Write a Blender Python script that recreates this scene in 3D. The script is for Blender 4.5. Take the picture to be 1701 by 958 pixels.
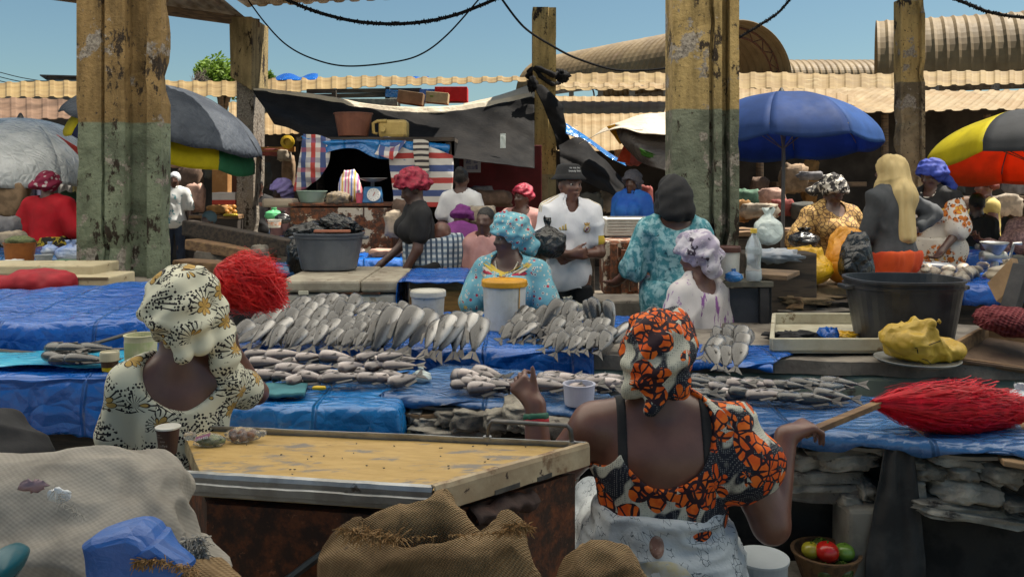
import bpy, bmesh, math, random
import numpy as np
from mathutils import Vector, Matrix, noise
V = Vector
for o in list(bpy.data.objects): bpy.data.objects.remove(o)
SC = bpy.context.scene
COL = SC.collection
rnd = random.Random(7)
R = math.radians
# ---------------------------------------------------------------- camera
F, H, HY = 1400.0, 1.65, 300.0        # focal length in photo pixels, eye height, horizon row
cd = bpy.data.cameras.new('camera'); cam = bpy.data.objects.new('camera', cd); COL.objects.link(cam)
cam.location = (0, 0, H); cam.rotation_euler = (R(90), 0, 0)
cd.sensor_width = 36; cd.lens = 36*F/1701; cd.shift_y = -(479-HY)/1701
cd.clip_end = 3000; cd.clip_start = .05
SC.camera = cam
# ---------------------------------------------------------------- light
SUN = V((0.42, 0.14, 0.90)).normalized()
w = bpy.data.worlds.new('World'); SC.world = w; w.use_nodes = True
bg = w.node_tree.nodes['Background']; sk_ = w.node_tree.nodes.new('ShaderNodeTexSky')
sk_.sky_type = 'NISHITA'; sk_.sun_disc = False
sk_.sun_elevation = math.asin(SUN.z); sk_.sun_rotation = math.atan2(SUN.x, SUN.y)
sk_.air_density = 1.0; sk_.dust_density = 1.0; sk_.ozone_density = 3.0
tn = w.node_tree.nodes.new('ShaderNodeMix'); tn.data_type = 'RGBA'; tn.blend_type = 'MULTIPLY'; tn.inputs[0].default_value = 1; tn.inputs[7].default_value = (.88, 1, .90, 1)
w.node_tree.links.new(sk_.outputs[0], tn.inputs[6]); w.node_tree.links.new(tn.outputs[2], bg.inputs[0]); bg.inputs[1].default_value = 0.05
sl = bpy.data.lights.new('sun', 'SUN'); so = bpy.data.objects.new('sun', sl); COL.objects.link(so)
sl.energy = 4.9; sl.angle = R(.5); sl.color = (1, .92, .79)
so.rotation_euler = (-SUN).to_track_quat('-Z', 'Y').to_euler(); so.location = (6, 4, 20)
SC.view_settings.view_transform = 'Standard'; SC.view_settings.look = 'None'
SC.view_settings.exposure = 1.12; SC.view_settings.gamma = 1
# ---------------------------------------------------------------- pixel rays
def P(px, py, Y): return V(((px-850.5)/F*Y, Y, H-(py-HY)/F*Y))
def PZ(px, py, z):
    return P(px, py, (H-z)*F/(py-HY))
def px2(Y): return Y/F
# ---------------------------------------------------------------- materials
class G:
    def __init__(s, name):
        s.m = bpy.data.materials.new(name); s.m.use_nodes = True; s.nt = s.m.node_tree
        s.b = s.nt.nodes['Principled BSDF']; s.out = s.nt.nodes['Material Output']
        s.co = s.nt.nodes.new('ShaderNodeTexCoord').outputs['Object']
    def n(s, t, props=None, **ins):
        x = s.nt.nodes.new('ShaderNode'+t)
        for k, v in (props or {}).items(): setattr(x, k, v)
        for k, v in ins.items():
            k = k.replace('_', ' ')
            k = int(k[1:]) if k[0] == 'i' and k[1:].isdigit() else k
            s.set(x.inputs[k], v)
        return x
    def set(s, inp, v):
        if isinstance(v, bpy.types.NodeSocket): s.nt.links.new(v, inp)
        elif inp.type == 'RGBA' and len(v) == 3: inp.default_value = (*v, 1)
        else: inp.default_value = v
    def noise(s, sc, det=4, vec=None, rough=.6): return s.n('TexNoise', Vector=vec or s.co, Scale=float(sc), Detail=float(det), Roughness=rough).outputs[0]
    def vor(s, sc, feat='F1', vec=None, rand=1.0, out=0): return s.n('TexVoronoi', {'feature': feat}, Vector=vec or s.co, Scale=float(sc), Randomness=float(rand)).outputs[out]
    def math(s, op, a, b=0.0, c=0.0):
        return s.n('Math', {'operation': op}, i0=a, i1=b, i2=c).outputs[0]
    def step(s, x, lo, hi): return s.n('MapRange', {'interpolation_type': 'SMOOTHSTEP'}, Value=x, From_Min=float(lo), From_Max=float(hi)).outputs[0]
    def mix(s, f, a, b, blend='MIX'):
        x = s.nt.nodes.new('ShaderNodeMix'); x.data_type = 'RGBA'; x.blend_type = blend
        s.set(x.inputs[0], f); s.set(x.inputs[6], a); s.set(x.inputs[7], b); return x.outputs[2]
    def sep(s, vec=None): return s.n('SeparateXYZ', Vector=vec or s.co).outputs
    def scale(s, v, vec=None): return s.n('Mapping', Vector=vec or s.co, Scale=v).outputs[0]
    def rot(s, v, vec=None): return s.n('Mapping', Vector=vec or s.co, Rotation=v).outputs[0]
    def bump(s, h, st=.5, d=.01):
        return s.n('Bump', Height=h, Strength=float(st), Distance=float(d)).outputs[0]
    def fin(s, col, rough=.7, nrm=None, metal=0.0, spec=.4, trans=0, alpha=None, transm=0):
        s.set(s.b.inputs['Base Color'], col); s.set(s.b.inputs['Roughness'], rough)
        s.set(s.b.inputs['Metallic'], metal); s.b.inputs['Specular IOR Level'].default_value = spec
        if nrm: s.set(s.b.inputs['Normal'], nrm)
        if transm: s.b.inputs['Transmission Weight'].default_value = transm
        if alpha is not None: s.set(s.b.inputs['Alpha'], alpha)
        if trans:
            t = s.n('BsdfTranslucent', Color=col); mx = s.n('MixShader', i0=trans, i1=s.b.outputs[0], i2=t.outputs[0])
            s.nt.links.new(mx.outputs[0], s.out.inputs[0])
        return s.m
MC = {}
def mat(name, c, r=.7, c2=None, ns=6, lo=.4, hi=.6, bump=.25, bs=60, bd=.004, metal=0, layers=(), trans=0, an=None, spec=.4, var=.22, alpha=None, warp=0, transm=0, rnd=0):
    """cached procedural material: base colour, noise blend, then pattern layers"""
    if name in MC: return MC[name]
    g = G(name)
    vec = g.scale(an) if an else g.co
    if warp:
        nz = g.n('TexNoise', Vector=vec, Scale=float(warp), Detail=3.0).outputs[1]
        vec = g.n('VectorMath', {'operation': 'MULTIPLY_ADD'}, i0=nz, i1=(.12, .12, .12), i2=vec).outputs[0]
    col = g.n('RGB').outputs[0]; col.default_value = (*c, 1)
    if c2: col = g.mix(g.step(g.noise(ns, 5, vec), lo, hi), col, c2)
    for L in layers:
        k = L[0]
        if k == 'v': f = g.math('SUBTRACT', 1.0, g.step(g.vor(L[1], 'F1', vec, L[4] if len(L) > 4 else 1), L[2]*.85, L[2]))
        elif k == 'e': f = g.math('SUBTRACT', 1.0, g.step(g.vor(L[1], 'DISTANCE_TO_EDGE', vec), L[2]*.6, L[2]))
        elif k == 'n': f = g.step(g.noise(L[1], 6, vec, .65), L[2], L[2]+(L[4] if len(L) > 4 else .06))
        elif k == 'z': f = g.step(g.math('ADD', g.sep()[2], g.math('MULTIPLY', g.noise(4, 4), L[4] if len(L) > 4 else 0.0)), L[1]+L[2], L[1]-L[2])
        elif k == 'w':
            x = g.math('FRACT', g.math('MULTIPLY', g.sep(vec)[L[4]], float(L[1]))); f = g.math('LESS_THAN', x, float(L[2]))
        elif k == 'vw':   # blobs only inside bigger blobs: flowers
            f = g.math('MULTIPLY', g.math('SUBTRACT', 1.0, g.step(g.vor(L[1], 'F1', vec), L[2]*.85, L[2])), g.math('SUBTRACT', 1.0, g.step(g.vor(L[4], 'F1', vec), L[5]*.85, L[5])))
        col = g.mix(f, col, L[3])
    if var:
        v = g.step(g.noise(ns*.37+1.3, 5), .25, .75)
        col = g.mix(v, g.mix(1.0, col, (1-var,)*3, 'MULTIPLY'), col)
    if rnd: rv = g.math('MULTIPLY_ADD', g.n('ObjectInfo').outputs['Random'], rnd, 1-rnd*.6); col = g.mix(1.0, col, g.n('CombineColor', i0=rv, i1=rv, i2=rv).outputs[0], 'MULTIPLY')
    nr = g.bump(g.noise(bs, 5, vec), bump, bd) if bump else None
    rr = g.math('MULTIPLY_ADD', g.noise(ns*2+2, 3), .3, max(.03, r-.15))
    MC[name] = g.fin(col, rr, nr, metal, spec, trans, alpha, transm)
    return MC[name]
# ---------------------------------------------------------------- objects
def tag(o, label=None, cat=None, group=None, kind=None):
    if label: o['label'] = label
    if cat: o['category'] = cat
    if group: o['group'] = group
    if kind: o['kind'] = kind
    return o
def thing(name, label, cat, loc=(0, 0, 0), rz=0, group=None):
    o = bpy.data.objects.new(name, None); COL.objects.link(o); o.empty_display_size = .1
    o.location = loc; o.rotation_euler = (0, 0, rz)
    return tag(o, label, cat, group)
def dup(o, loc=None, rot=None, label=None, group=None, parent=None):
    c = o.copy(); COL.objects.link(c)
    if parent: c.parent = parent
    if loc is not None: c.location = loc
    if rot is not None: c.rotation_euler = rot
    if label: c['label'] = label
    if group: c['group'] = group
    for ch in list(o.children): dup(ch, parent=c)
    return c
def linkmesh(name, me, mats, parent=None, smooth=True, mods=None):
    for m in (mats if isinstance(mats, (list, tuple)) else [mats]): me.materials.append(m)
    o = bpy.data.objects.new(name, me); COL.objects.link(o)
    if parent: o.parent = parent
    if smooth: me.polygons.foreach_set('use_smooth', [True]*len(me.polygons))
    return o
class MB:
    """collects shapes given in world space (or local space) and links them as one mesh object"""
    def __init__(s): s.v = []; s.f = []; s.mi = []; s.cm = 0
    def add(s, vs, fs):
        b = len(s.v); s.v += [V(x) for x in vs]; s.f += [[i+b for i in f] for f in fs]; s.mi += [s.cm]*len(fs); return s
    def hexa(s, c): # 8 corners: bottom 4 ccw, top 4 ccw
        return s.add(c, [(3, 2, 1, 0), (4, 5, 6, 7), (0, 1, 5, 4), (1, 2, 6, 5), (2, 3, 7, 6), (3, 0, 4, 7)])
    def box(s, c, d, rot=None):
        c = V(c); x, y, z = d[0]/2, d[1]/2, d[2]/2
        cs = [V(p) for p in ((-x, -y, -z), (x, -y, -z), (x, y, -z), (-x, y, -z), (-x, -y, z), (x, -y, z), (x, y, z), (-x, y, z))]
        if rot is not None:
            m = rot if isinstance(rot, Matrix) else Matrix.Rotation(rot, 3, 'Z'); cs = [m @ p for p in cs]
        return s.hexa([c+p for p in cs])
    def beam(s, a, b, wd, ht, up=V((0, 0, 1))):
        a = V(a); b = V(b); d = (b-a).normalized(); sd = d.cross(up).normalized(); u = sd.cross(d)
        sd *= wd/2; u *= ht/2
        return s.hexa([a-sd-u, a+sd-u, b+sd-u, b-sd-u, a-sd+u, a+sd+u, b+sd+u, b-sd+u])
    def tube(s, pts, r, seg=8, caps=True, flat=1):
        pts = [V(p) for p in pts]; n = len(pts); rs = r if isinstance(r, (list, tuple)) else [r]*n
        vs = []; u = None
        for i in range(n):
            d = (pts[min(i+1, n-1)]-pts[max(i-1, 0)]).normalized()
            if u is None: u = d.orthogonal().normalized()
            u = (u-d*u.dot(d)).normalized(); q = d.cross(u)
            for k in range(seg):
                a = 2*math.pi*k/seg; vs.append(pts[i]+(u*math.cos(a)+q*math.sin(a)*flat)*rs[i])
        fs = [(i*seg+k, i*seg+(k+1) % seg, (i+1)*seg+(k+1) % seg, (i+1)*seg+k) for i in range(n-1) for k in range(seg)]
        if caps: fs += [tuple(range(seg))[::-1], tuple(range((n-1)*seg, n*seg))]
        return s.add(vs, fs)
    def lathe(s, prof, c=(0, 0, 0), seg=24, sx=1, sy=1, m=None):
        c = V(c); vs = []
        for r, z in prof:
            for k in range(seg):
                a = 2*math.pi*k/seg; p = V((r*math.cos(a)*sx, r*math.sin(a)*sy, z)); vs.append(c+(m @ p if m else p))
        n = len(prof)
        fs = [(i*seg+k, i*seg+(k+1) % seg, (i+1)*seg+(k+1) % seg, (i+1)*seg+k) for i in range(n-1) for k in range(seg)]
        if prof[0][0] > 1e-5: fs.append(tuple(range(seg))[::-1])
        if prof[-1][0] > 1e-5: fs.append(tuple(range((n-1)*seg, n*seg)))
        return s.add(vs, fs)
    def sheet(s, fn, nu, nv):
        vs = [fn(i/nu, j/nv) for j in range(nv+1) for i in range(nu+1)]
        fs = [(j*(nu+1)+i, j*(nu+1)+i+1, (j+1)*(nu+1)+i+1, (j+1)*(nu+1)+i) for j in range(nv) for i in range(nu)]
        return s.add(vs, fs)
    def prism(s, poly, z0, z1):
        n = len(poly); vs = [(p[0], p[1], z0) for p in poly]+[(p[0], p[1], z1) for p in poly]
        return s.add(vs, [tuple(range(n))[::-1], tuple(range(n, 2*n))]+[(i, (i+1) % n, n+(i+1) % n, n+i) for i in range(n)])
    def blob(s, c, r, rot=None, nz=.15, ns=3, seg=16, rings=10, seed=0, box=1.0):
        """noise displaced ellipsoid; box<1 squares it off"""
        c = V(c); vs = []; sg = lambda t: math.copysign(abs(t)**box, t)
        for j in range(rings+1):
            t = math.pi*j/rings
            for i in range(seg):
                a = 2*math.pi*i/seg
                d = V((sg(math.sin(t))*sg(math.cos(a)), sg(math.sin(t))*sg(math.sin(a)), -sg(math.cos(t))))
                q_ = d*ns+V((seed*7.3, seed*3.1, 0)); k = 1+nz*(noise.noise(q_)+.28*noise.noise(q_*3.3))
                p = V((d.x*r[0], d.y*r[1], d.z*r[2]))*k
                vs.append(c+(rot @ p if rot else p))
        fs = [(j*seg+i, j*seg+(i+1) % seg, (j+1)*seg+(i+1) % seg, (j+1)*seg+i) for j in range(rings) for i in range(seg)]
        return s.add(vs, fs)
    def text(s, txt, size, mtx, depth=.001):
        cu = bpy.data.curves.new('t', 'FONT'); cu.body = txt; cu.size = size; cu.extrude = depth; cu.align_x = 'CENTER'; cu.align_y = 'CENTER'; cu.resolution_u = 2
        o = bpy.data.objects.new('t', cu); COL.objects.link(o); dg = bpy.context.evaluated_depsgraph_get()
        me = bpy.data.meshes.new_from_object(o.evaluated_get(dg))
        s.add([mtx @ v.co for v in me.vertices], [list(p.vertices) for p in me.polygons])
        bpy.data.objects.remove(o); bpy.data.meshes.remove(me); bpy.data.curves.remove(cu)
        return s
    def build(s, name, mats, parent=None, label=None, cat=None, group=None, kind=None, smooth=False, bevel=0, thick=0, sub=0, origin=None, auto=None, weld=True):
        vs = s.v
        if parent is None:
            if origin is None:
                xs = [v.x for v in vs]; ys = [v.y for v in vs]; zs = [v.z for v in vs]
                origin = V(((min(xs)+max(xs))/2, (min(ys)+max(ys))/2, min(zs)))
            off = V(origin)
        else: off = wloc(parent)
        me = bpy.data.meshes.new(name); me.from_pydata([v-off for v in vs], [], s.f); me.update()
        bm = bmesh.new(); bm.from_mesh(me)
        if weld: bmesh.ops.remove_doubles(bm, verts=bm.verts, dist=1e-5)
        bmesh.ops.recalc_face_normals(bm, faces=bm.faces); bm.to_mesh(me) if weld else None; bm.free()
        if any(s.mi) and not weld: me.polygons.foreach_set('material_index', s.mi)
        o = linkmesh(name, me, mats, parent, smooth)
        if parent is None: o.location = off
        if thick: m = o.modifiers.new('s', 'SOLIDIFY'); m.thickness = thick; m.offset = 0
        if bevel: m = o.modifiers.new('b', 'BEVEL'); m.width = bevel; m.segments = 2; m.limit_method = 'ANGLE'; m.angle_limit = R(35)
        if sub: m = o.modifiers.new('u', 'SUBSURF'); m.levels = sub; m.render_levels = sub
        return tag(o, label, cat, group, kind)
def wloc(o):
    l = V((0, 0, 0))
    while o: l = l+o.location; o = o.parent
    return l
def nz(p, s=1.0, o=0.0): return noise.noise(V((p[0]*s+o, p[1]*s+o*1.7, p[2]*s-o)))
def ridge(p, s, o=0): return 1-abs(noise.noise(V((p[0]*s+o, p[1]*s-o, p[2]*s+o*2))))*2
# ---------------------------------------------------------------- implicit surfaces (bodies, cloth, sacks)
_L = np.random.RandomState(3).rand(32, 32, 32)
def vnoise(p):
    i = np.floor(p).astype(int); f = p-i; f = f*f*(3-2*f); r = 0
    for dx in (0, 1):
        for dy in (0, 1):
            for dz in (0, 1):
                wt = (f[:, 0] if dx else 1-f[:, 0])*(f[:, 1] if dy else 1-f[:, 1])*(f[:, 2] if dz else 1-f[:, 2])
                r = r+wt*_L[(i[:, 0]+dx) % 32, (i[:, 1]+dy) % 32, (i[:, 2]+dz) % 32]
    return r*2-1
class Field:
    def __init__(s, lo, hi, h):
        s.h = h; s.lo = np.array(lo, float); s.n = np.ceil((np.array(hi)-s.lo)/h).astype(int)+1
        s.ax = [s.lo[i]+h*np.arange(s.n[i]) for i in range(3)]; s.F = np.full(s.n, 1.0)
    def sub(s, lo, hi):
        a = np.clip(np.floor((np.array(lo)-s.lo)/s.h).astype(int), 0, s.n-1); b = np.clip(np.ceil((np.array(hi)-s.lo)/s.h).astype(int)+1, 1, s.n)
        return tuple(slice(a[i], b[i]) for i in range(3))
    def pts(s, sl): return np.stack(np.meshgrid(*[s.ax[i][sl[i]] for i in range(3)], indexing='ij'), -1)
    def put(s, sl, d, k, sub=False):
        a = s.F[sl]
        if sub: s.F[sl] = np.maximum(a, -d); return
        if k > 0:
            hh = np.maximum(k-np.abs(a-d), 0)/k; s.F[sl] = np.minimum(a, d)-hh*hh*k/4
        else: s.F[sl] = np.minimum(a, d)
    def cone(s, a, b, ra, rb, k=.02, sub=False):
        a = np.array(a, float); b = np.array(b, float); m = max(ra, rb)+max(k, 0)+2*s.h
        sl = s.sub(np.minimum(a, b)-m, np.maximum(a, b)+m)
        if any(q.stop <= q.start for q in sl): return
        p = s.pts(sl)-a; d = b-a; t = np.clip((p@d)/max(d@d, 1e-9), 0, 1)
        s.put(sl, np.linalg.norm(p-t[..., None]*d, axis=-1)-(ra+(rb-ra)*t), k, sub)
    def ell(s, c, r, rot=None, k=.02, sub=False):
        c = np.array(c, float); r = np.array(r, float); m = r.max()+max(k, 0)+2*s.h
        sl = s.sub(c-m, c+m)
        if any(q.stop <= q.start for q in sl): return
        p = s.pts(sl)-c
        if rot is not None: p = p@np.array(rot)
        k0 = np.linalg.norm(p/r, axis=-1); k1 = np.linalg.norm(p/(r*r), axis=-1)
        s.put(sl, k0*(k0-1)/np.maximum(k1, 1e-9), k, sub)
    def cut(s, pt, nrm):
        n = np.array(nrm, float); n /= np.linalg.norm(n); sl = (slice(None),)*3
        s.F = np.maximum(s.F, (s.pts(sl)-np.array(pt, float))@n)
    def surf(s):
        Fv = s.F; n = s.n; S = Fv < 0
        c = [(i, j, k) for i in (0, 1) for j in (0, 1) for k in (0, 1)]
        g = lambda A, q: A[q[0]:n[0]-1+q[0], q[1]:n[1]-1+q[1], q[2]:n[2]-1+q[2]]
        cnt = sum(g(S, q).astype(np.int8) for q in c); M = (cnt > 0) & (cnt < 8)
        I = np.argwhere(M); val = {q: Fv[I[:, 0]+q[0], I[:, 1]+q[1], I[:, 2]+q[2]] for q in c}
        acc = np.zeros((len(I), 3)); w_ = np.zeros(len(I))
        for q in c:
            for ax in range(3):
                if q[ax]: continue
                q2 = tuple(q[i]+(i == ax) for i in range(3)); a = val[q]; b = val[q2]; x = (a < 0) != (b < 0)
                t = np.where(x, a/np.where(a-b == 0, 1, a-b), 0); p = np.tile(np.array(q, float), (len(I), 1)); p[:, ax] = t
                acc[x] += p[x]; w_[x] += 1
        v = s.lo+s.h*(I+acc/np.maximum(w_, 1)[:, None])
        idx = np.full(M.shape, -1); idx[M] = np.arange(len(I)); fs = []
        for ax in range(3):
            o1, o2 = (ax+1) % 3, (ax+2) % 3
            sl0 = [slice(1, n[i]-1) for i in range(3)]; sl0[ax] = slice(0, n[ax]-1); sl1 = list(sl0); sl1[ax] = slice(1, n[ax])
            A = S[tuple(sl0)]; B = S[tuple(sl1)]; E = np.argwhere(A != B)
            if not len(E): continue
            sg = A[E[:, 0], E[:, 1], E[:, 2]]; base = E+1; base[:, ax] -= 1
            def cell(d1, d2):
                q = base.copy(); q[:, o1] -= d1; q[:, o2] -= d2; return idx[q[:, 0], q[:, 1], q[:, 2]]
            Q = np.stack([cell(1, 1), cell(0, 1), cell(0, 0), cell(1, 0)], 1); Q[~sg] = Q[~sg][:, ::-1]; fs.append(Q)
        return v, np.concatenate(fs) if fs else np.zeros((0, 4), int)
def vnorm(v, f):
    n = np.zeros_like(v); fn = np.cross(v[f[:, 2]]-v[f[:, 0]], v[f[:, 3]]-v[f[:, 1]])
    for i in range(4): np.add.at(n, f[:, i], fn)
    return n/np.maximum(np.linalg.norm(n, axis=1), 1e-9)[:, None]
def relax(v, f, it=1, lam=.5):
    for _ in range(it):
        s = np.zeros_like(v); c = np.zeros(len(v))
        for i in range(4):
            np.add.at(s, f[:, i], v[f[:, (i+1) % 4]]+v[f[:, i-1]]); np.add.at(c, f[:, i], 2)
        v = v+lam*(s/np.maximum(c, 1)[:, None]-v)
    return v
def npmesh(name, v, f):
    me = bpy.data.meshes.new(name)
    me.vertices.add(len(v)); me.vertices.foreach_set('co', np.ascontiguousarray(v, dtype=np.float32).ravel())
    me.loops.add(len(f)*4); me.loops.foreach_set('vertex_index', np.ascontiguousarray(f, dtype=np.int32).ravel())
    me.polygons.add(len(f)); me.polygons.foreach_set('loop_start', np.arange(len(f), dtype=np.int32)*4)
    try: me.polygons.foreach_set('loop_total', np.full(len(f), 4, dtype=np.int32))
    except Exception: pass
    me.update(calc_edges=True); me.validate(); return me
def soft(name, prims, mats, lo, hi, h, parent=None, fold=(), cuts=(), rel=1, label=None, cat=None, group=None, fn=None, origin=None):
    """implicit surface from prims: ('c',a,b,ra,rb,k) cones, ('e',c,r,rot,k) ellipsoids, '-c'/'-e' carve"""
    fl = Field(lo, hi, h)
    for p in prims:
        t = p[0]; sub = t[0] == '-'
        if t[-1] == 'c': fl.cone(*p[1:], sub=sub)
        else: fl.ell(*p[1:], sub=sub)
    for pt, n in cuts: fl.cut(pt, n)
    v, f = fl.surf()
    if len(v) == 0: return None
    v = relax(v, f, rel)
    for amp, scl, *rg in fold:      # scl: per-axis frequency; a third value makes sharp creases
        n = vnorm(v, f); q = v*np.array(scl)+7.7
        if rg: q = q+.8*np.stack([vnoise(v*5+k) for k in (1, 9, 17)], 1)
        d = vnoise(q); v = v+n*(amp*((1-3*np.abs(d)) if rg else d))[:, None]
    if fn: v = fn(v, vnorm(v, f))
    if parent is None:
        o0 = np.array(origin) if origin is not None else np.array([(v[:, 0].min()+v[:, 0].max())/2, (v[:, 1].min()+v[:, 1].max())/2, v[:, 2].min()])
        v = v-o0
    o = linkmesh(name, npmesh(name, v, f), mats, parent)
    if parent is None: o.location = o0
    return tag(o, label, cat, group)
# ---------------------------------------------------------------- material library
def plastic_tarp(name, c, c2, r=.3, bump=.3, spec=.7):
    if name in MC: return MC[name]
    g = G(name); a = g.noise(2.2, 6); wr = g.math('ADD', g.vor(9, 'DISTANCE_TO_EDGE', g.n('VectorMath', {'operation': 'MULTIPLY_ADD'}, i0=g.n('TexNoise', Vector=g.co, Scale=3.0).outputs[1], i1=(.35,)*3, i2=g.scale((1, 2.2, 1))).outputs[0]), g.math('MULTIPLY', g.noise(16, 6), .5))
    fx = g.math('ABSOLUTE', g.math('SUBTRACT', g.math('FRACT', g.math('MULTIPLY', g.math('ADD', g.sep()[0], g.math('MULTIPLY', g.noise(2, 2), .06)), 2.3)), .5)); fy = g.math('ABSOLUTE', g.math('SUBTRACT', g.math('FRACT', g.math('MULTIPLY', g.math('ADD', g.sep()[1], g.math('MULTIPLY', g.noise(2, 2), .06)), 2.7)), .5)); fl = g.step(g.math('MINIMUM', fx, fy), .03, 0)
    col = g.mix(g.step(a, .38, .64), c, c2)
    col = g.mix(g.step(g.noise(9, 8, rough=.75), .62, .72), col, (c2[0]*1.5+.012, c2[1]*1.4+.014, c2[2]*1.1+.014))
    MC[name] = g.fin(col, g.mix(g.step(g.noise(4, 5), .54, .6) if 'blue' in name else 0.0, g.math('MULTIPLY_ADD', g.noise(8, 3), .3, r-.15), (.07,)*3), g.bump(g.math('ADD', wr, g.math('MULTIPLY', fl, 1.2 if 'blue' in name else 0.0)), bump, .022), spec=spec); return MC[name]
BLUE = plastic_tarp('blue_tarp', (.003, .070, .34), (.006, .105, .43), .26, .8)
BLUE2 = plastic_tarp('light_blue_tarp', (.003, .095, .32), (.008, .155, .43), .26, .8)
BLUE3 = plastic_tarp('dusty_blue_tarp', (.010, .065, .20), (.035, .12, .29), .26, .8)
BLACKT = plastic_tarp('black_tarp', (.009, .009, .010), (.016, .015, .015), .75, .2, .07)
GREYT = plastic_tarp('grey_tarp', (.030, .036, .048), (.055, .064, .08), .7, .7, .12)
SILVER = plastic_tarp('silver_tarp', (.34, .37, .39), (.55, .58, .60), .2, 1)
BEIGET = plastic_tarp('beige_tarp', (.42, .36, .27), (.55, .48, .37), .6, .5)
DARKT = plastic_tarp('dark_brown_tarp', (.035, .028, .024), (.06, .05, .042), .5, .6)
def skin_mat(name, c):
    g = G(name); col = g.mix(g.step(g.noise(9, 4), .35, .65), c, tuple(x*1.3+.004 for x in c))
    g.b.inputs['Subsurface Weight'].default_value = .05; g.b.inputs['Subsurface Radius'].default_value = (.01, .004, .002)
    return g.fin(col, g.math('MULTIPLY_ADD', g.noise(30, 3), .22, .26), g.bump(g.noise(160, 4), .12, .003), spec=.6)
SKIN = skin_mat('skin', (.115, .048, .031)); SKIN2 = skin_mat('skin_deep', (.066, .030, .021))
def print_orange():
    g = G('orange_flower_print')
    wv = g.n('VectorMath', {'operation': 'MULTIPLY_ADD'}, i0=g.n('TexNoise', Vector=g.co, Scale=14.0).outputs[1], i1=(.02,)*3, i2=g.co).outputs[0]
    vn = g.n('TexVoronoi', {'feature': 'F1'}, Vector=wv, Scale=7.0, Randomness=.6)
    d = vn.outputs[0]; ctr = vn.outputs[2]
    rel = g.n('VectorMath', {'operation': 'SUBTRACT'}, i0=wv, i1=ctr).outputs[0]; q = g.sep(rel)
    ang = g.math('ARCTAN2', q[2], g.math('ADD', q[0], g.math('MULTIPLY', q[1], .6)))
    pet = g.math('ABSOLUTE', g.math('SINE', g.math('MULTIPLY', ang, 3.0)))
    edge = g.math('MULTIPLY_ADD', pet, .20, .40)
    inside = g.math('LESS_THAN', d, edge)
    spoke = g.math('LESS_THAN', pet, g.math('MULTIPLY_ADD', d, -.55, .55))
    crk = g.math('LESS_THAN', g.vor(27, 'DISTANCE_TO_EDGE', wv), .075)
    ring = g.math('LESS_THAN', g.math('ABSOLUTE', g.math('SUBTRACT', d, .27)), .035)
    dots = g.math('LESS_THAN', g.vor(170, 'F1', g.co, .15), .30)
    pale = g.step(g.noise(9, 2, g.scale((1, 1, .45), g.rot((0, .6, .3)))), .47, .51)
    back = g.mix(pale, g.mix(dots, (.010, .012, .022), (.16, .17, .17)), g.mix(dots, (.47, .46, .38), (.16, .17, .17)))
    org = g.mix(g.step(g.noise(20, 3), .4, .6), (.62, .085, .008), (.74, .15, .015))
    dark = g.math('MAXIMUM', spoke, g.math('MAXIMUM', crk, ring))
    col = g.mix(inside, back, g.mix(dark, org, (.022, .008, .014)))
    return g.fin(col, .75, g.bump(g.noise(90, 4), .25, .004), spec=.3)
def print_cream():
    g = G('cream_spray_print')
    vn = g.n('TexVoronoi', {'feature': 'F1'}, Vector=g.co, Scale=9.8, Randomness=.75)
    d = vn.outputs[0]; rel = g.n('VectorMath', {'operation': 'SUBTRACT'}, i0=g.co, i1=vn.outputs[2]).outputs[0]; q = g.sep(rel)
    hx = g.math('ADD', q[0], g.math('MULTIPLY', q[1], .7)); ang = g.math('ARCTAN2', q[2], hx)
    up = g.math('GREATER_THAN', q[2], -.022)
    rays = g.math('LESS_THAN', g.math('ABSOLUTE', g.math('SINE', g.math('MULTIPLY', ang, 9.0))), .45)
    ringz = g.math('MULTIPLY', g.math('GREATER_THAN', d, .30), g.math('LESS_THAN', d, .58))
    dots = g.math('LESS_THAN', g.vor(100, 'F1', g.co, .8), .44)
    out = g.math('MULTIPLY', g.math('GREATER_THAN', d, .44), g.math('LESS_THAN', d, .78))
    sector = g.step(g.noise(11, 1), .34, .4)
    spray = g.math('MULTIPLY', g.math('MULTIPLY', up, sector), g.math('MAXIMUM', g.math('MULTIPLY', rays, ringz), g.math('MULTIPLY', dots, out)))
    pet = g.math('ABSOLUTE', g.math('SINE', g.math('MULTIPLY', ang, 3.5)))
    pin = g.math('LESS_THAN', d, g.math('MULTIPLY_ADD', pet, .12, .20)); pl = g.math('LESS_THAN', pet, .28)
    pedge = g.math('MULTIPLY', g.math('GREATER_THAN', d, g.math('MULTIPLY_ADD', pet, .12, .165)), pin)
    col = g.mix(spray, (.60, .58, .45), (.02, .018, .02))
    col = g.mix(pin, col, g.mix(g.math('MAXIMUM', pl, pedge), (.48, .30, .085), (.05, .03, .02)))
    return g.fin(col, .8, g.bump(g.noise(70, 4), .25, .004), spec=.25)
ORANGE = print_orange(); CREAM = print_cream()
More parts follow.
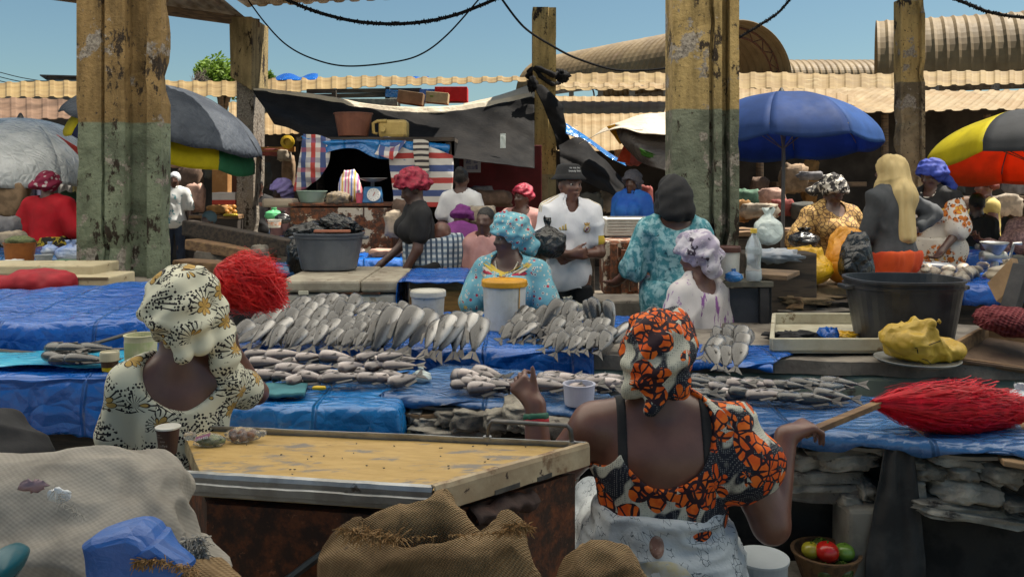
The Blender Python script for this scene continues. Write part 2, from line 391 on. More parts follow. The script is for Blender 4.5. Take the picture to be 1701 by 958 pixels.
def concrete(name, top, low, zs, chips=.57):
    """two coats of paint over concrete, worn, with dark stains"""
    g = G(name); z = g.sep()[2]; zz = g.math('ADD', z, g.math('MULTIPLY', g.noise(6, 4), .02))
    st = g.scale((3, 3, .7))
    up = g.mix(g.step(g.noise(2.5, 5, st), .35, .7), top, tuple(x*.45 for x in top))
    lo = g.mix(g.step(g.noise(3, 6), .35, .65), low, tuple(x*.45 for x in low))
    col = g.mix(g.step(zz, zs-.008, zs+.008), lo, up)
    conc = g.mix(g.step(g.noise(40, 4), .4, .6), (.16, .14, .12), (.28, .25, .21))
    col = g.mix(g.step(g.math('ADD', g.noise(3.2, 7, rough=.7), g.math('MULTIPLY', g.math('MAXIMUM', g.math('SUBTRACT', 1.55, z), 0.0), .12)), chips, chips+.03), col, conc)
    col = g.mix(g.step(g.noise(4.2, 8, g.scale((1, 1, .5)), .72), .555, .60), col, (.030, .022, .016))
    col = g.mix(g.step(g.noise(22, 5, rough=.7), .60, .65), col, (.05, .04, .03))
    bp = g.math('ADD', g.noise(28, 6), g.math('MULTIPLY', g.noise(3.2, 7, rough=.7), 1.3))
    return g.fin(col, .88, g.bump(bp, .8, .02), spec=.2)
def rustmat(name, paint, rust=(.17, .058, .026), dark=(.05, .030, .022), amount=.5):
    g = G(name); n1 = g.noise(5, 8, rough=.7)
    col = g.mix(g.step(g.noise(14, 8, rough=.75), .42, .62), dark, rust)
    col = g.mix(g.step(g.noise(38, 6, rough=.7), .60, .68), col, (.27, .11, .055))
    col = g.mix(g.step(n1, amount, amount+.05), col, paint)
    return g.fin(col, .8, g.bump(g.noise(50, 7), .55, .006), spec=.25)
RUST = rustmat('rusty_steel', (.05, .035, .03), amount=.72)
RUST2 = rustmat('rusty_cream_steel', (.42, .37, .30), amount=.52)
WOOD = mat('weathered_wood', (.20, .13, .075), .8, (.10, .068, .045), ns=4, bump=.5, bs=14, an=(1, 1, 9), layers=(('n', 3, .6, (.05, .035, .025)),))
WOODX = mat('plank_wood', (.28, .17, .085), .8, (.16, .095, .055), ns=4, bump=.5, bs=14, an=(.6, 8, 8), layers=(('n', 5, .66, (.07, .045, .03)),))
DKWOOD = mat('charred_wood', (.030, .024, .020), .75, (.075, .055, .04), ns=5, bump=.6, bs=18, an=(.6, 6, 6))
BLKWOOD = mat('black_painted_wood', (.022, .022, .026), .6, (.045, .043, .045), ns=5, bump=.4, bs=20, layers=(('n', 7, .64, (.14, .12, .10)),))
CONC = mat('grey_concrete', (.25, .22, .185), .9, (.15, .13, .11), ns=5, bump=.6, bs=34, bd=.008, layers=(('n', 9, .62, (.055, .048, .042)), ('n', 26, .66, (.28, .26, .22))))
CONCG = mat('green_washed_concrete', (.30, .37, .29), .9, (.20, .23, .18), ns=4, bump=.5, bs=30, layers=(('n', 6, .6, (.09, .075, .06)), ('n', 15, .63, (.33, .35, .29))))
STONE = mat('grey_stone', (.37, .34, .285), .95, (.21, .19, .16), ns=7, rnd=.7, spec=.08, bump=1, bs=30, bd=.012, layers=(('n', 14, .6, (.09, .08, .072)), ('n', 40, .64, (.38, .37, .33))))
ROOF = mat('tan_roof_sheet', (.29, .20, .080), .6, (.215, .138, .050), ns=1.2, bump=.12, bs=30, layers=(('n', 2.0, .66, (.30, .16, .075), .12), ('n', 1.1, .60, (.35, .27, .135), .1), ('v', 2.3, .075, (.05, .035, .02), .35), ('n', 22, .64, (.22, .13, .06), .1)), spec=.3)
ROOF2 = mat('pale_roof_sheet', (.33, .24, .125), .6, (.26, .17, .075), ns=1.6, bump=.12, bs=30, layers=(('n', 2.4, .66, (.33, .19, .10), .1), ('v', 2.3, .075, (.06, .04, .025), .35), ('n', 22, .64, (.25, .15, .08), .1)), spec=.3)
ADDSKYL = mat('added_translucent_sheet', (.86, .85, .82), .6, (.78, .77, .73), ns=1.3, bump=.05, trans=.92, var=.05)  # for the added sheets that diffuse sun into the hall
ROOFD = mat('hall_roof_sheet', (.48, .45, .40), .7, (.20, .16, .12), ns=1.3, bump=.1, layers=(('n', 1.5, .62, (.12, .075, .045)),))
BARREL = mat('barrel_roof_sheet', (.225, .155, .072), .65, (.165, .108, .046), ns=.7, bump=.1, layers=(('n', .8, .64, (.20, .13, .075), .1),))
GROUND = mat('market_ground', (.16, .135, .105), .95, (.24, .20, .15), ns=.6, bump=.4, bs=20, layers=(('n', 1.4, .62, (.08, .065, .05)),))
STEEL = mat('dull_aluminium', (.42, .43, .43), .42, (.30, .30, .29), ns=9, bump=.15, metal=.75, layers=(('n', 11, .66, (.12, .10, .085)),))
DSTEEL = mat('dark_steel', (.09, .09, .09), .45, (.15, .14, .13), ns=20, bump=.2, metal=.6)
WPLAST = mat('white_plastic', (.66, .65, .60), .4, (.52, .50, .44), ns=7, bump=.1, layers=(('n', 13, .68, (.33, .28, .21)),), spec=.5)
CRPLAST = mat('cream_plastic', (.60, .57, .38), .4, (.48, .46, .30), ns=7, bump=.1)
YPLAST = mat('yellow_lid_plastic', (.74, .36, .012), .4, (.60, .28, .01), ns=8, bump=.12, layers=(('n', 15, .68, (.12, .07, .02)),), spec=.5)
BPLAST = mat('black_plastic', (.020, .021, .024), .38, (.035, .036, .04), ns=7, bump=.2, bs=30, spec=.5)
GPLAST = mat('grey_plastic', (.085, .095, .115), .42, (.11, .12, .14), ns=6, bump=.1, spec=.5)
BAGBLK = plastic_tarp('black_bag', (.008, .008, .009), (.016, .016, .017), .22, .9)
BAGYEL = plastic_tarp('yellow_bag', (.62, .33, .006), (.72, .42, .012), .30, .8)
BAGORG = plastic_tarp('orange_bag', (.62, .24, .008), (.66, .29, .012), .40, .7)
BAGWHT = plastic_tarp('white_bag', (.58, .60, .62), (.72, .74, .76), .3, .9)
BURLAP = None
def weave(name, c, c2, sc=150, bumpd=.004, st=.9, dirt=(.08, .055, .035), dth=.63):
    g = G(name); x, y, z = g.sep()
    a = g.math('SINE', g.math('MULTIPLY', g.math('ADD', x, g.math('MULTIPLY', z, .5)), float(sc)*2.6)); b = g.math('SINE', g.math('MULTIPLY', g.math('ADD', z, g.math('MULTIPLY', y, .8)), float(sc)*2.6))
    wv = g.math('MULTIPLY', a, b); col = g.mix(g.step(wv, -.7, .6), c, c2)
    col = g.mix(g.step(g.noise(5, 6), .4, .65), col, tuple(q*.62 for q in c)); col = g.mix(g.step(g.noise(8, 7, rough=.7), dth, dth+.06), col, dirt)
    return g.fin(col, .9, g.bump(g.math('ADD', wv, g.math('MULTIPLY', g.noise(40, 5), 1.2)), st, bumpd), spec=.15)
BURLAP = weave('burlap', (.20, .125, .06), (.36, .25, .135), 340, .003)
SACK = weave('woven_plastic_sack', (.27, .245, .21), (.31, .285, .245), 210, .0008, .2, (.17, .12, .08), .66)
REDFR = mat('red_raffia', (.80, .012, .035), .4, (.62, .006, .018), ns=30, bump=0, trans=.3, layers=(('n', 90, .6, (.30, .004, .012)),))
REDFR2 = mat('coral_raffia', (.85, .05, .05), .5, (.75, .022, .03), ns=30, bump=0, trans=.35)
CARD = mat('brown_cardboard', (.30, .19, .10), .85, (.22, .135, .07), ns=5, bump=.3, bs=40, layers=(('n', 6, .64, (.10, .065, .04)),))
CARDG = mat('grey_cardboard', (.24, .21, .17), .85, (.16, .135, .105), ns=5, bump=.5, bs=40, layers=(('n', 8, .62, (.08, .06, .045)),))
STRIPE = mat('striped_canvas', (.60, .57, .55), .8, None, bump=.25, bs=50, layers=(('w', 5.2, .22, (.46, .07, .06), 2), ('w', 5.2, .0, (.1, .1, .1), 2)))
def stripes(name, base, bands, axis=2, per=.26, r=.8, axis2=None):
    if name in MC: return MC[name]
    g = G(name); wob = g.math('MULTIPLY', g.noise(3, 3), .03)
    x = g.math('FRACT', g.math('DIVIDE', g.math('ADD', g.sep()[axis], wob), per)); col = base
    for lo, hi, c in bands: col = g.mix(g.math('MULTIPLY', g.math('GREATER_THAN', x, lo), g.math('LESS_THAN', x, hi)), col, c)
    if axis2 is not None:
        y = g.math('FRACT', g.math('DIVIDE', g.math('ADD', g.sep()[axis2], wob), per))
        for lo, hi, c in bands: col = g.mix(g.math('MULTIPLY', g.math('MULTIPLY', g.math('GREATER_THAN', y, lo), g.math('LESS_THAN', y, hi)), .5), col, c)
    MC[name] = g.fin(col, r, g.bump(g.noise(30, 5), .4, .006), spec=.25); return MC[name]
STRIPE = stripes('striped_canvas_cloth', (.60, .57, .54), ((.05, .28, (.42, .06, .055)), (.52, .78, (.07, .10, .24))), 2, .30)
STRIPEX = stripes('striped_canvas_cross', (.60, .57, .54), ((.05, .28, (.42, .06, .055)), (.52, .78, (.07, .10, .24))), 0, .24, axis2=2)
STRIPEC = stripes('candy_stripe_bag', (.70, .62, .58), ((.0, .12, (.62, .18, .22)), (.25, .37, (.16, .2, .5)), (.5, .62, (.65, .40, .08)), (.75, .87, (.5, .15, .38))), 0, .14)
CHECK = mat('blue_white_check', (.55, .58, .60), .8, None, bump=.3, layers=(('w', 22, .5, (.20, .26, .34), 2), ('w', 22, .4, (.05, .08, .13), 1)), var=.1)
FAB = {
 'blueprint': mat('light_blue_print', (.13, .36, .46), .8, (.18, .42, .50), bump=.3, layers=(('v', 34, .34, (.62, .60, .52)), ('v', 34, .20, (.02, .05, .16)), ('v', 19, .20, (.42, .03, .06)), ('n', 5, .63, (.58, .42, .10), .02))),
 'teal': mat('teal_dye', (.045, .22, .27), .8, (.30, .50, .54), ns=22, lo=.42, hi=.6, bump=.3, layers=(('n', 34, .60, (.012, .075, .11)), ('n', 8, .64, (.42, .58, .60), .1)), warp=4),
 'lilac': mat('lilac_print', (.34, .30, .40), .8, (.55, .52, .58), ns=16, lo=.45, hi=.52, bump=.3, layers=(('n', 13, .57, (.035, .025, .045), .02),), warp=5),
 'tiedye': mat('white_purple_dye', (.62, .58, .58), .8, None, bump=.3, layers=(('n', 13, .56, (.25, .09, .30), .05), ('n', 5, .64, (.50, .36, .16), .1)), an=(1.8, 1.8, .5)),
 'tan': mat('tan_weave_print', (.46, .29, .10), .8, (.38, .22, .07), bump=.3, layers=(('e', 26, .10, (.10, .05, .02)),)),
 'hijab': mat('sand_veil', (.60, .46, .23), .85, (.52, .39, .18), bump=.25, bs=14, an=(1, 1, .25)),
 'greytop': mat('charcoal_knit', (.055, .060, .068), .9, (.075, .08, .09), bump=.3),
 'orangeskirt': mat('orange_skirt', (.66, .085, .018), .8, (.52, .05, .012), bump=.4, bs=20, an=(1, 1, .4)),
 'sun': mat('sunburst_print', (.64, .60, .54), .8, None, bump=.3, layers=(('v', 30, .13, (.03, .025, .02), .5), ('vw', 22, .56, (.52, .15, .02), 4.2, .60), ('vw', 40, .36, (.10, .035, .02), 4.2, .58), ('vw', 26, .5, (.60, .32, .04), 4.2, .25))),
 'royal': mat('royal_blue_cloth', (.020, .035, .24), .75, (.03, .06, .34), bump=.4, bs=18, an=(1, 1, 2)),
 'maroon': mat('maroon_crinkle', (.36, .018, .05), .6, (.20, .008, .026), ns=24, bump=.8, bs=45, bd=.008),
 'bw': mat('black_white_print', (.03, .028, .03), .8, None, bump=.3, layers=(('n', 22, .53, (.58, .54, .48), .015),), warp=6),
 'black': mat('black_cloth', (.012, .012, .014), .85, (.020, .020, .022), bump=.35),
 'white': mat('white_cotton', (.68, .68, .69), .85, (.60, .60, .62), bump=.3, bs=14, bd=.008),
 'purple': mat('purple_cloth', (.14, .022, .15), .8, (.20, .04, .21), bump=.4, bs=25),
 'pink': mat('dusty_pink_cloth', (.52, .28, .26), .85, (.44, .22, .20), bump=.3),
 'red': mat('scarlet_jersey', (.50, .006, .018), .8, (.40, .004, .012), bump=.3, bs=12, bd=.01),
 'skirtyb': mat('black_yellow_print', (.018, .016, .014), .8, None, bump=.3, layers=(('n', 20, .52, (.42, .32, .03), .02),), warp=5),
 'plaid': mat('white_teal_shirt', (.62, .64, .64), .85, None, bump=.3, layers=(('n', 9, .56, (.10, .26, .30), .03),)),
 'lav': mat('lavender_scarf', (.34, .27, .66), .8, (.42, .36, .72), bump=.4, bs=20),
 'redprint': mat('burgundy_print_scarf', (.25, .02, .06), .8, None, bump=.3, layers=(('v', 18, .3, (.50, .42, .42)),)),
 'yellow': mat('pale_yellow_cloth', (.56, .42, .12), .8, (.62, .50, .18), bump=.3),
 'rust': mat('rust_print_scarf', (.16, .035, .025), .8, None, bump=.3, layers=(('n', 16, .58, (.50, .36, .20)),)),
 'sky': mat('bright_blue_cloth', (.02, .12, .55), .7, (.03, .18, .62), bump=.3),
 'hair': mat('black_hair', (.008, .007, .007), .55, (.016, .014, .013), bump=.9, bs=90, bd=.006),
 'wrapper': None, 'navy': mat('navy_jeans', (.02, .03, .06), .85, (.03, .045, .08), bump=.3),
}
def wrapper_mat():
    g = G('white_leaf_wrapper'); lf = g.math('LESS_THAN', g.vor(38, 'DISTANCE_TO_EDGE', g.scale((1, 1, 2.2), g.rot((.3, .9, .2)))), .035)
    lf = g.math('MULTIPLY', lf, g.step(g.noise(22, 2), .52, .55))
    col = g.mix(lf, g.mix(g.step(g.noise(5, 4), .4, .6), (.52, .55, .56), (.42, .46, .49)), (.10, .12, .14))
    return g.fin(col, .8, g.bump(g.noise(9, 5), .6, .02), spec=.25)
FAB['wrapper'] = wrapper_mat()
def jersey_mat():
    g = G('white_football_shirt'); x, y, z = g.sep()
    sh = g.math('MULTIPLY', g.math('GREATER_THAN', z, 1.43), g.math('GREATER_THAN', g.math('ABSOLUTE', x), .085))
    st = g.math('LESS_THAN', g.math('FRACT', g.math('MULTIPLY', g.math('ADD', y, .5), 38.0)), .5)
    band = g.math('LESS_THAN', g.math('ABSOLUTE', g.math('ADD', y, .0)), .045)
    col = g.mix(g.math('MULTIPLY', g.math('MULTIPLY', sh, st), band), (.66, .66, .70), (.40, .30, .10))
    cuf = g.math('MULTIPLY', g.math('GREATER_THAN', g.math('ABSOLUTE', x), .19), g.math('LESS_THAN', z, 1.262)); col = g.mix(g.math('MULTIPLY', cuf, g.math('GREATER_THAN', z, 1.1)), col, (.58, .40, .05))
    return g.fin(col, .75, g.bump(g.noise(9, 5, g.scale((1, 1, .6))), .6, .02), spec=.3)
FAB['jersey'] = jersey_mat()
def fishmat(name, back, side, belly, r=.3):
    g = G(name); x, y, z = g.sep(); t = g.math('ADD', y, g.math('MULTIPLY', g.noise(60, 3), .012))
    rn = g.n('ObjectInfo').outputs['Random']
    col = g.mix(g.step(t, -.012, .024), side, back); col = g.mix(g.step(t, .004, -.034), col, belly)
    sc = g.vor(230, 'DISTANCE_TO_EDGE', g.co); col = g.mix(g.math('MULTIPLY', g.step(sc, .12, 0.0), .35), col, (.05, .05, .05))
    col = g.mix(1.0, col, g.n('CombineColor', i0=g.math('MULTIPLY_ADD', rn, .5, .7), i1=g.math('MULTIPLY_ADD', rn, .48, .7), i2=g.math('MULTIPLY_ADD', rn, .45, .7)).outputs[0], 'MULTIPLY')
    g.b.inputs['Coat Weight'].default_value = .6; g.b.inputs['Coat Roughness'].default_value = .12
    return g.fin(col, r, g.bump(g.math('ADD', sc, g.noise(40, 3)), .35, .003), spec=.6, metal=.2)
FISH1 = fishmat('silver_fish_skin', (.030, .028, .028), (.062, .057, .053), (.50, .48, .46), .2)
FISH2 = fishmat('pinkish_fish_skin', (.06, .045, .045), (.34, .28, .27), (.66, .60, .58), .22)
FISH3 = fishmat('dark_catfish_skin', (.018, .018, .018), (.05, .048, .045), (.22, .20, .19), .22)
FINM = mat('fish_fin', (.12, .11, .10), .5, (.20, .18, .16), bump=.4, bs=120); EYEM = mat('fish_eye', (.02, .02, .02), .15, bump=0, var=0)
# ---------------------------------------------------------------- setting
def corr(name, A, B, C, D, n, amp, m, parent=None, k_step=0, sag=0, prof='trap', rows=6, seed=0, **k):
    """corrugated sheet: ridges run A->D, waves across A->B"""
    A, B, C, D = map(V, (A, B, C, D)); nrm = (B-A).cross(D-A).normalized()
    if nrm.z < 0: nrm = -nrm
    nu = n*8
    def fn(u, v):
        p = (A.lerp(B, u)).lerp(D.lerp(C, u), v); t = (u*n) % 1.0
        h = (max(0, min(1, 2.2-abs(t-.5)*8)) + k_step*(1-((v*3.001) % 1))) if prof == 'trap' else .5+.5*math.sin(2*math.pi*t)
        return p+nrm*(h*amp+sag*nz(p, .5, seed))
    return MB().sheet(fn, nu, rows).build(name, m, parent, thick=0 if m is ADDSKYL else .006, **k)
g = MB()
g.sheet(lambda u, v: V((-400+800*u, -60+900*v, 0)), 8, 8)
g.build('ground', GROUND, kind='structure', origin=(0, 0, 0))
# hall roof (over the fish slabs), with unseen translucent sheets added as soft light
corr('hall_roof', (-4.0, 12.75, 4.27), (-.1, 11.75, 4.25), (-.1, 10.2, 4.30), (-4.0, 10.2, 4.28), 16, .03, ROOFD, label='corrugated roof wing whose edge crosses the top of the photo', cat='roof', rows=2)
corr('hall_roof', (-.15, 11.3, 4.22), (2.2, 8.1, 4.24), (2.2, 7.2, 4.32), (-.15, 9.7, 4.32), 12, .03, ROOFD, label='short corrugated roof edge over the middle of the hall, above the photo', cat='roof', rows=2)
corr('added_skylight_roof', (-6.0, 10.2, 4.36), (2.0, 8.0, 4.38), (2.0, 6.9, 4.66), (-9.5, 6.9, 4.66), 60, .03, ADDSKYL, label='added translucent corrugated sheets letting light onto the back of the fish hall, above the photo', cat='roof', rows=2)  # added out of view so diffused sun brightens the back of the hall
corr('hall_roof', (-11.5, 1.5, 4.88), (10.6, 1.5, 4.88), (10.6, .6, 4.94), (-11.5, .6, 4.94), 70, .03, ROOFD, label='opaque corrugated sheets over the front of the fish hall, above the photo', cat='roof', rows=2)
corr('added_skylight_roof', (-11.5, 7.1, 4.62), (10.6, 7.1, 4.62), (10.6, 1.4, 4.89), (-11.5, 1.4, 4.89), 70, .03, ADDSKYL, label='added translucent corrugated sheets letting light onto the fish slabs, above the photo', cat='roof', rows=2)  # unseen sheets added to fill the shaded foreground with soft sun
corr('hall_roof', (-11.5, 5.3, 4.0), (-3.9, 12.8, 4.0), (-3.9, 9.9, 4.2), (-11.5, 4.2, 4.1), 40, .035, ROOFD, label='lower hall roof wing with ribbed underside, left beside the big column', cat='roof', rows=2)
b = MB()
for t in (.1, .35, .6, .85):
    a_ = V((-11.5, 5.3, 3.93)).lerp(V((-3.9, 12.8, 3.93)), t); b.beam(a_, a_+V((3.0, -4.4, .35)), .07, .1)
for k in range(1): b.beam(V((-11.0+.6*k, 5.2-.5*k, 3.94+.06*k)), V((-3.7+.1*k, 12.3-.7*k, 3.94+.06*k)), .08, .12)
b.build('roof_joists', WOOD, label='dark timber joists under the lower hall roof wing', cat='roof beams')
# columns
K_A = concrete('ochre_column_paint', (.25, .165, .07), (.19, .22, .15), 2.11)
K_B = concrete('ochre_column_paint_right', (.36, .26, .11), (.165, .18, .13), 2.21, .55)
K_C = concrete('ochre_post_paint', (.46, .33, .13), (.30, .26, .15), 1.75, .66)
K_D = concrete('bare_post_paint', (.42, .30, .12), (.24, .19, .12), 2.95, .56)
def column(Y, prof, z1, m, label, zb=0, dp=.55):
    """prof: list of (px, depth offset) along the front, mirrored to the back"""
    pts = [((px-850.5)/F*Y, Y+d) for px, d in prof]; back = [(x, 2*Y+dp-y) for x, y in pts[::-1]]
    poly = pts+back; n = len(poly); mb = MB(); nzr = 40; rows = []
    for j in range(nzr+1):
        z = zb+(z1-zb)*j/nzr
        for (x, y) in poly:
            q = V((x, y, z)); a = max(0, noise.noise(q*3.1+V((9, 2, 0)))-.25)*.09
            cx = sum(p[0] for p in poly)/n; dx = 1 if x > cx else -1
            rows.append(V((x-dx*a, y+(a if y < Y+dp/2 else -a), z)))
    fs = [(j*n+i, j*n+(i+1) % n, (j+1)*n+(i+1) % n, (j+1)*n+i) for j in range(nzr) for i in range(n)]
    mb.add(rows, fs+[tuple(range(n))[::-1], tuple(range(nzr*n, nzr*n+n))])
    return mb.build('concrete_column', m, label=label, cat='column', origin=(pts[0][0], Y, 0))
column(6.5, [(127, 0), (168, 0), (170, .03), (174, .03), (176, -.02), (209, -.02), (211, .13), (240, .13), (242, .02), (266, .02)], 4.5, K_A, 'thick ribbed column, ochre above green, with dark stains, leftmost in the hall', dp=.22)
column(6.5, [(1117, 0), (1178, 0), (1180, .05), (1184, .05), (1186, -.01), (1199, -.01), (1201, .2), (1211, .2), (1213, 0), (1228, 0)], 4.6, K_B, 'thick ribbed column with mossy grey green lower coat behind the teal dress woman', dp=.3)
column(12.0, [(885, 0), (911, 0), (912, .03), (924, .03)], 4.12, K_C, 'slim yellow post wrapped with black plastic behind the man in the bucket hat')
column(11.0, [(1496, 0), (1500, 0), (1501, .05), (1530, .05), (1531, 0), (1537, 0)], 4.02, K_D, 'slim post with spalled concrete, right behind the sand coloured veil', dp=.2)
c_ = column(12.2, [(393, 0), (421, 0)], 3.3, concrete('flaking_post', (.20, .16, .12), (.24, .20, .16), 5.0, .45), 'slim flaking grey post with a thicker ochre head, behind the black umbrella')
# ochre head of that post (part of it)
hb = MB(); x0 = (385-850.5)/F*12.1; x1 = (422-850.5)/F*12.1
hb.hexa([V((x0+.02, 11.97, 3.12)), V((x1, 11.97, 2.93)), V((x1, 12.8, 2.93)), V((x0+.02, 12.8, 3.12)), V((x0, 11.97, 3.98)), V((x1+.01, 11.97, 3.98)), V((x1+.01, 12.8, 3.98)), V((x0, 12.8, 3.98))])
hb.build('column_head', concrete('ochre_head_paint', (.34, .26, .13), (.34, .26, .13), 0, .72), c_, bevel=.02)
# far roofs
def proof(px0, px1, y0, Y0, y1, Y1, n, m, label, amp=.09, sag=.05, px0b=None, px1b=None, y0r=None, y1r=None, seed=0):
    return corr('corrugated_roof', P(px0, y0, Y0), P(px1, y0 if y0r is None else y0r, Y0), P(px1 if px1b is None else px1b, y1 if y1r is None else y1r, Y1), P(px0 if px0b is None else px0b, y1, Y1), n//2+2, amp*.34, m, sag=sag, rows=15, k_step=.5, seed=seed, label=label, cat='roof')
proof(-140, 432, 166, 17, 139, 20.5, 44, ROOF, 'long sunlit tan roof running behind the two left columns', y0r=163, y1r=136)
proof(418, 893, 158, 15.5, 132, 18.5, 34, ROOF, 'sunlit tan roof above the sagging black canopy', y0r=136, y1r=128, seed=2)
proof(922, 1500, 152, 17.2, 124, 21, 40, ROOF, 'sunlit ribbed roof left of the spalled post, below the barrel vaults', seed=3)
proof(1500, 1860, 148, 17.6, 121, 21, 26, ROOF, 'sunlit ribbed roof right of the spalled post, below the big barrel vault', y0r=140, y1r=116, seed=4)
proof(1300, 1880, 187, 14, 151, 17, 36, ROOF2, 'rust tinged roof edge over the dark shops, right above the blue umbrella', px0b=1390, seed=5, amp=.08)
proof(1150, 1420, 176, 14.6, 148, 17, 26, ROOF2, 'small pale roof sheet tucked behind the blue umbrella', seed=6, amp=.05)
proof(920, 1120, 150, 15.6, 140, 16.6, 12, ROOF2, 'narrow pale roof strip right of the slim yellow post', seed=7)
proof(915, 1260, 250, 13, 160, 17, 40, ROOF2, 'low white roof sheet sloping down behind the beige tent', seed=8, amp=.03)
proof(380, 520, 226, 13.5, 170, 17, 16, ROOF2, 'low pale roof behind the flaking post, left of the striped stall', seed=9, amp=.04)
proof(-120, 140, 200, 11.5, 168, 13, 16, mat('rusted_brown_roof', (.10, .055, .03), .8, (.17, .10, .06), ns=3, bump=.3), 'rusted brown shed roof above the silver umbrella', seed=10, amp=.05)
# barrel vaults
def vault(A, B, rw, rh, n, label, drop=0):
    A = V(A); B = V(B); ax = (B-A).normalized(); sd = V((0, 0, 1)).cross(ax).normalized(); mb = MB(); nu = n*4
    def fn(u, v):
        a = math.pi*v; t = (u*n) % 1; h = 1+(.022 if t < .25 else 0)+.006*noise.noise(V((u*30, v*4, 0)))
        return A.lerp(B, u)+sd*(math.cos(a)*rw*h)+V((0, 0, math.sin(a)*rh*h))
    root = thing('barrel_vault', label, 'vaulted roof', (A+B)/2)
    mb.sheet(fn, nu, 28).build('roof_sheet', BARREL, root, thick=.03)
    for e, tt in ((A, .4), (B, -.4)):
        tr = MB(); pts = [e+ax*tt+sd*(math.cos(math.pi*i/16)*rw*.90)+V((0, 0, math.sin(math.pi*i/16)*rh*.90)) for i in range(17)]
        pt2 = [e+ax*tt+sd*(math.cos(math.pi*i/16)*rw*.72)+V((0, 0, math.sin(math.pi*i/16)*rh*.72)) for i in range(17)]
        tr.tube(pts, .05, 4); tr.tube(pt2, .05, 4)
        for i in range(16): tr.tube([pts[i], pt2[i+1]] if i % 2 else [pt2[i], pts[i+1]], .03, 4)
        tr.build('arch_truss', RUST, root)
    wl = MB(); c4 = []
    for e in (A, B):
        for s_ in (-1, 1): c4.append(e+sd*(s_*rw*.93))
    for e0, e1 in ((c4[0], c4[2]), (c4[1], c4[3])):
        for k in range(7):
            q = e0.lerp(e1, k/6); wl.box((q.x, q.y, q.z/2), (.22, .22, q.z))
        wl.beam(e0+V((0, 0, -.1)), e1+V((0, 0, -.1)), .2, .3)
    wl.build('support_frame', CONC, root); return root
vault((9.9, 35.3, 6.15), (2.6, 45.4, 6.15), 2.9, 2.15, 34, 'long ribbed barrel vault with an open arched end, rising behind the mossy column')
vault((15.8, 36.6, 5.9), (27.5, 31.9, 5.9), 2.6, 2.6, 30, 'big ribbed barrel vault standing on the skyline at the right edge')
vault((17, 60, 8.6), (30, 60, 8.6), 3, 1.55, 30, 'low distant barrel vault seen between the two larger vaults')
# distant dark flat building, trees, roof debris
mb = MB(); mb.hexa([P(40, 146, 26), P(135, 146, 26), P(135, 146, 30), P(40, 146, 30), P(40, 134, 26), P(135, 134, 26), P(135, 134, 30), P(40, 134, 30)])
mb.hexa([P(78, 133.8, 26.2), P(140, 133.8, 26.2), P(140, 133.8, 29), P(78, 133.8, 29), P(78, 126, 26.2), P(140, 126, 26.2), P(140, 126, 29), P(66, 126, 29)])
mb.hexa([P(66, 126, 26), P(142, 128, 26), P(142, 128, 30), P(66, 126, 30), P(66, 124, 26), P(142, 126, 26), P(142, 126, 30), P(66, 124, 30)])
for x_ in (50, 128): mb.box((P(x_, 140, 28).x, 28, 2.2), (1.6, 3, 4.4))
mb.build('flat_roofed_building', mat('dark_block_wall', (.10, .10, .10), .9, (.15, .145, .14)), label='small dark flat roofed building on the skyline left of the big left column', cat='building')
LEAF = mat('green_leaf', (.12, .22, .022), .6, (.20, .32, .03), ns=2, bump=0, trans=.35)
def tree(px, py, Y, wd, ht, label, n=5200):
    c = P(px, py, Y); root = thing('green_tree', label, 'tree', (c.x, Y, 0)); rr = random.Random(int(px))
    tk = MB(); tk.tube([V((c.x, Y, 0)), V((c.x+.1, Y, c.z*.5)), V((c.x, Y, c.z))], [.28, .2, .1])
    blobs = []
    for k in range(16):
        q = V((rr.uniform(-1, 1)*wd*.75, rr.uniform(-1, 1)*wd*.6, rr.uniform(-.6, .75)*ht)); blobs.append((q, rr.uniform(.24, .42)*wd))
        tk.tube([V((c.x, Y, c.z*.72)), c+q*.5, c+q], [.09, .05, .02], 5)
    tk.build('trunk', WOOD, root, smooth=True)
    lv = MB(); vs = []; fs = []
    for k in range(n):
        q, r_ = rr.choice(blobs); d = V((rr.gauss(0, 1), rr.gauss(0, 1), rr.gauss(0, 1))).normalized()
        p = c+q+d*r_*(rr.random()**.4)*V((1, 1, .8)).length/1.62
        a = V((rr.gauss(0, 1), rr.gauss(0, 1), rr.gauss(0, .6))).normalized(); b_ = a.orthogonal().normalized(); s_ = rr.uniform(.07, .15)
        i = len(vs); vs += [p-a*s_, p+b_*s_*.45, p+a*s_, p-b_*s_*.45]; fs.append((i, i+1, i+2, i+3))
    me_ = MB(); me_.add(vs, fs); me_.build('crown', LEAF, root, weld=False)
tree(370, 128, 32, 1.4, .36, 'round green leafy tree rising over the tan roof, left of the flaking post')
tree(438, 132, 34, .45, .3, 'small green treetop just right of the flaking post', 1200)
mb = MB(); rr = random.Random(5); base = P(296, 140, 30)
root = thing('bare_tree', 'leafless grey tree with fine twigs right of the big left column', 'tree', (base.x, 30, 0))
def branch(p, d, L, r_, dep):
    q = p+d*L; mb.tube([p, p.lerp(q, .5)+V((rr.uniform(-.05, .05), 0, rr.uniform(-.05, .05)))*L, q], [r_, r_*.8, r_*.6], 5)
    if dep:
        for k in range(3):
            nd = (d+V((rr.uniform(-.7, .9), rr.uniform(-.6, .6), rr.uniform(-.25, .5)))).normalized(); branch(p.lerp(q, rr.uniform(.5, 1)), nd, L*rr.uniform(.55, .8), r_*.6, dep-1)
branch(V((base.x, 30, 0)), V((.02, 0, 1)), 3.9, .16, 0); branch(V((base.x+.08, 30, 3.85)), V((.15, 0, 1)).normalized(), .8, .09, 5)
mb.build('trunk', mat('grey_bark', (.16, .13, .11), .9), root, smooth=True)
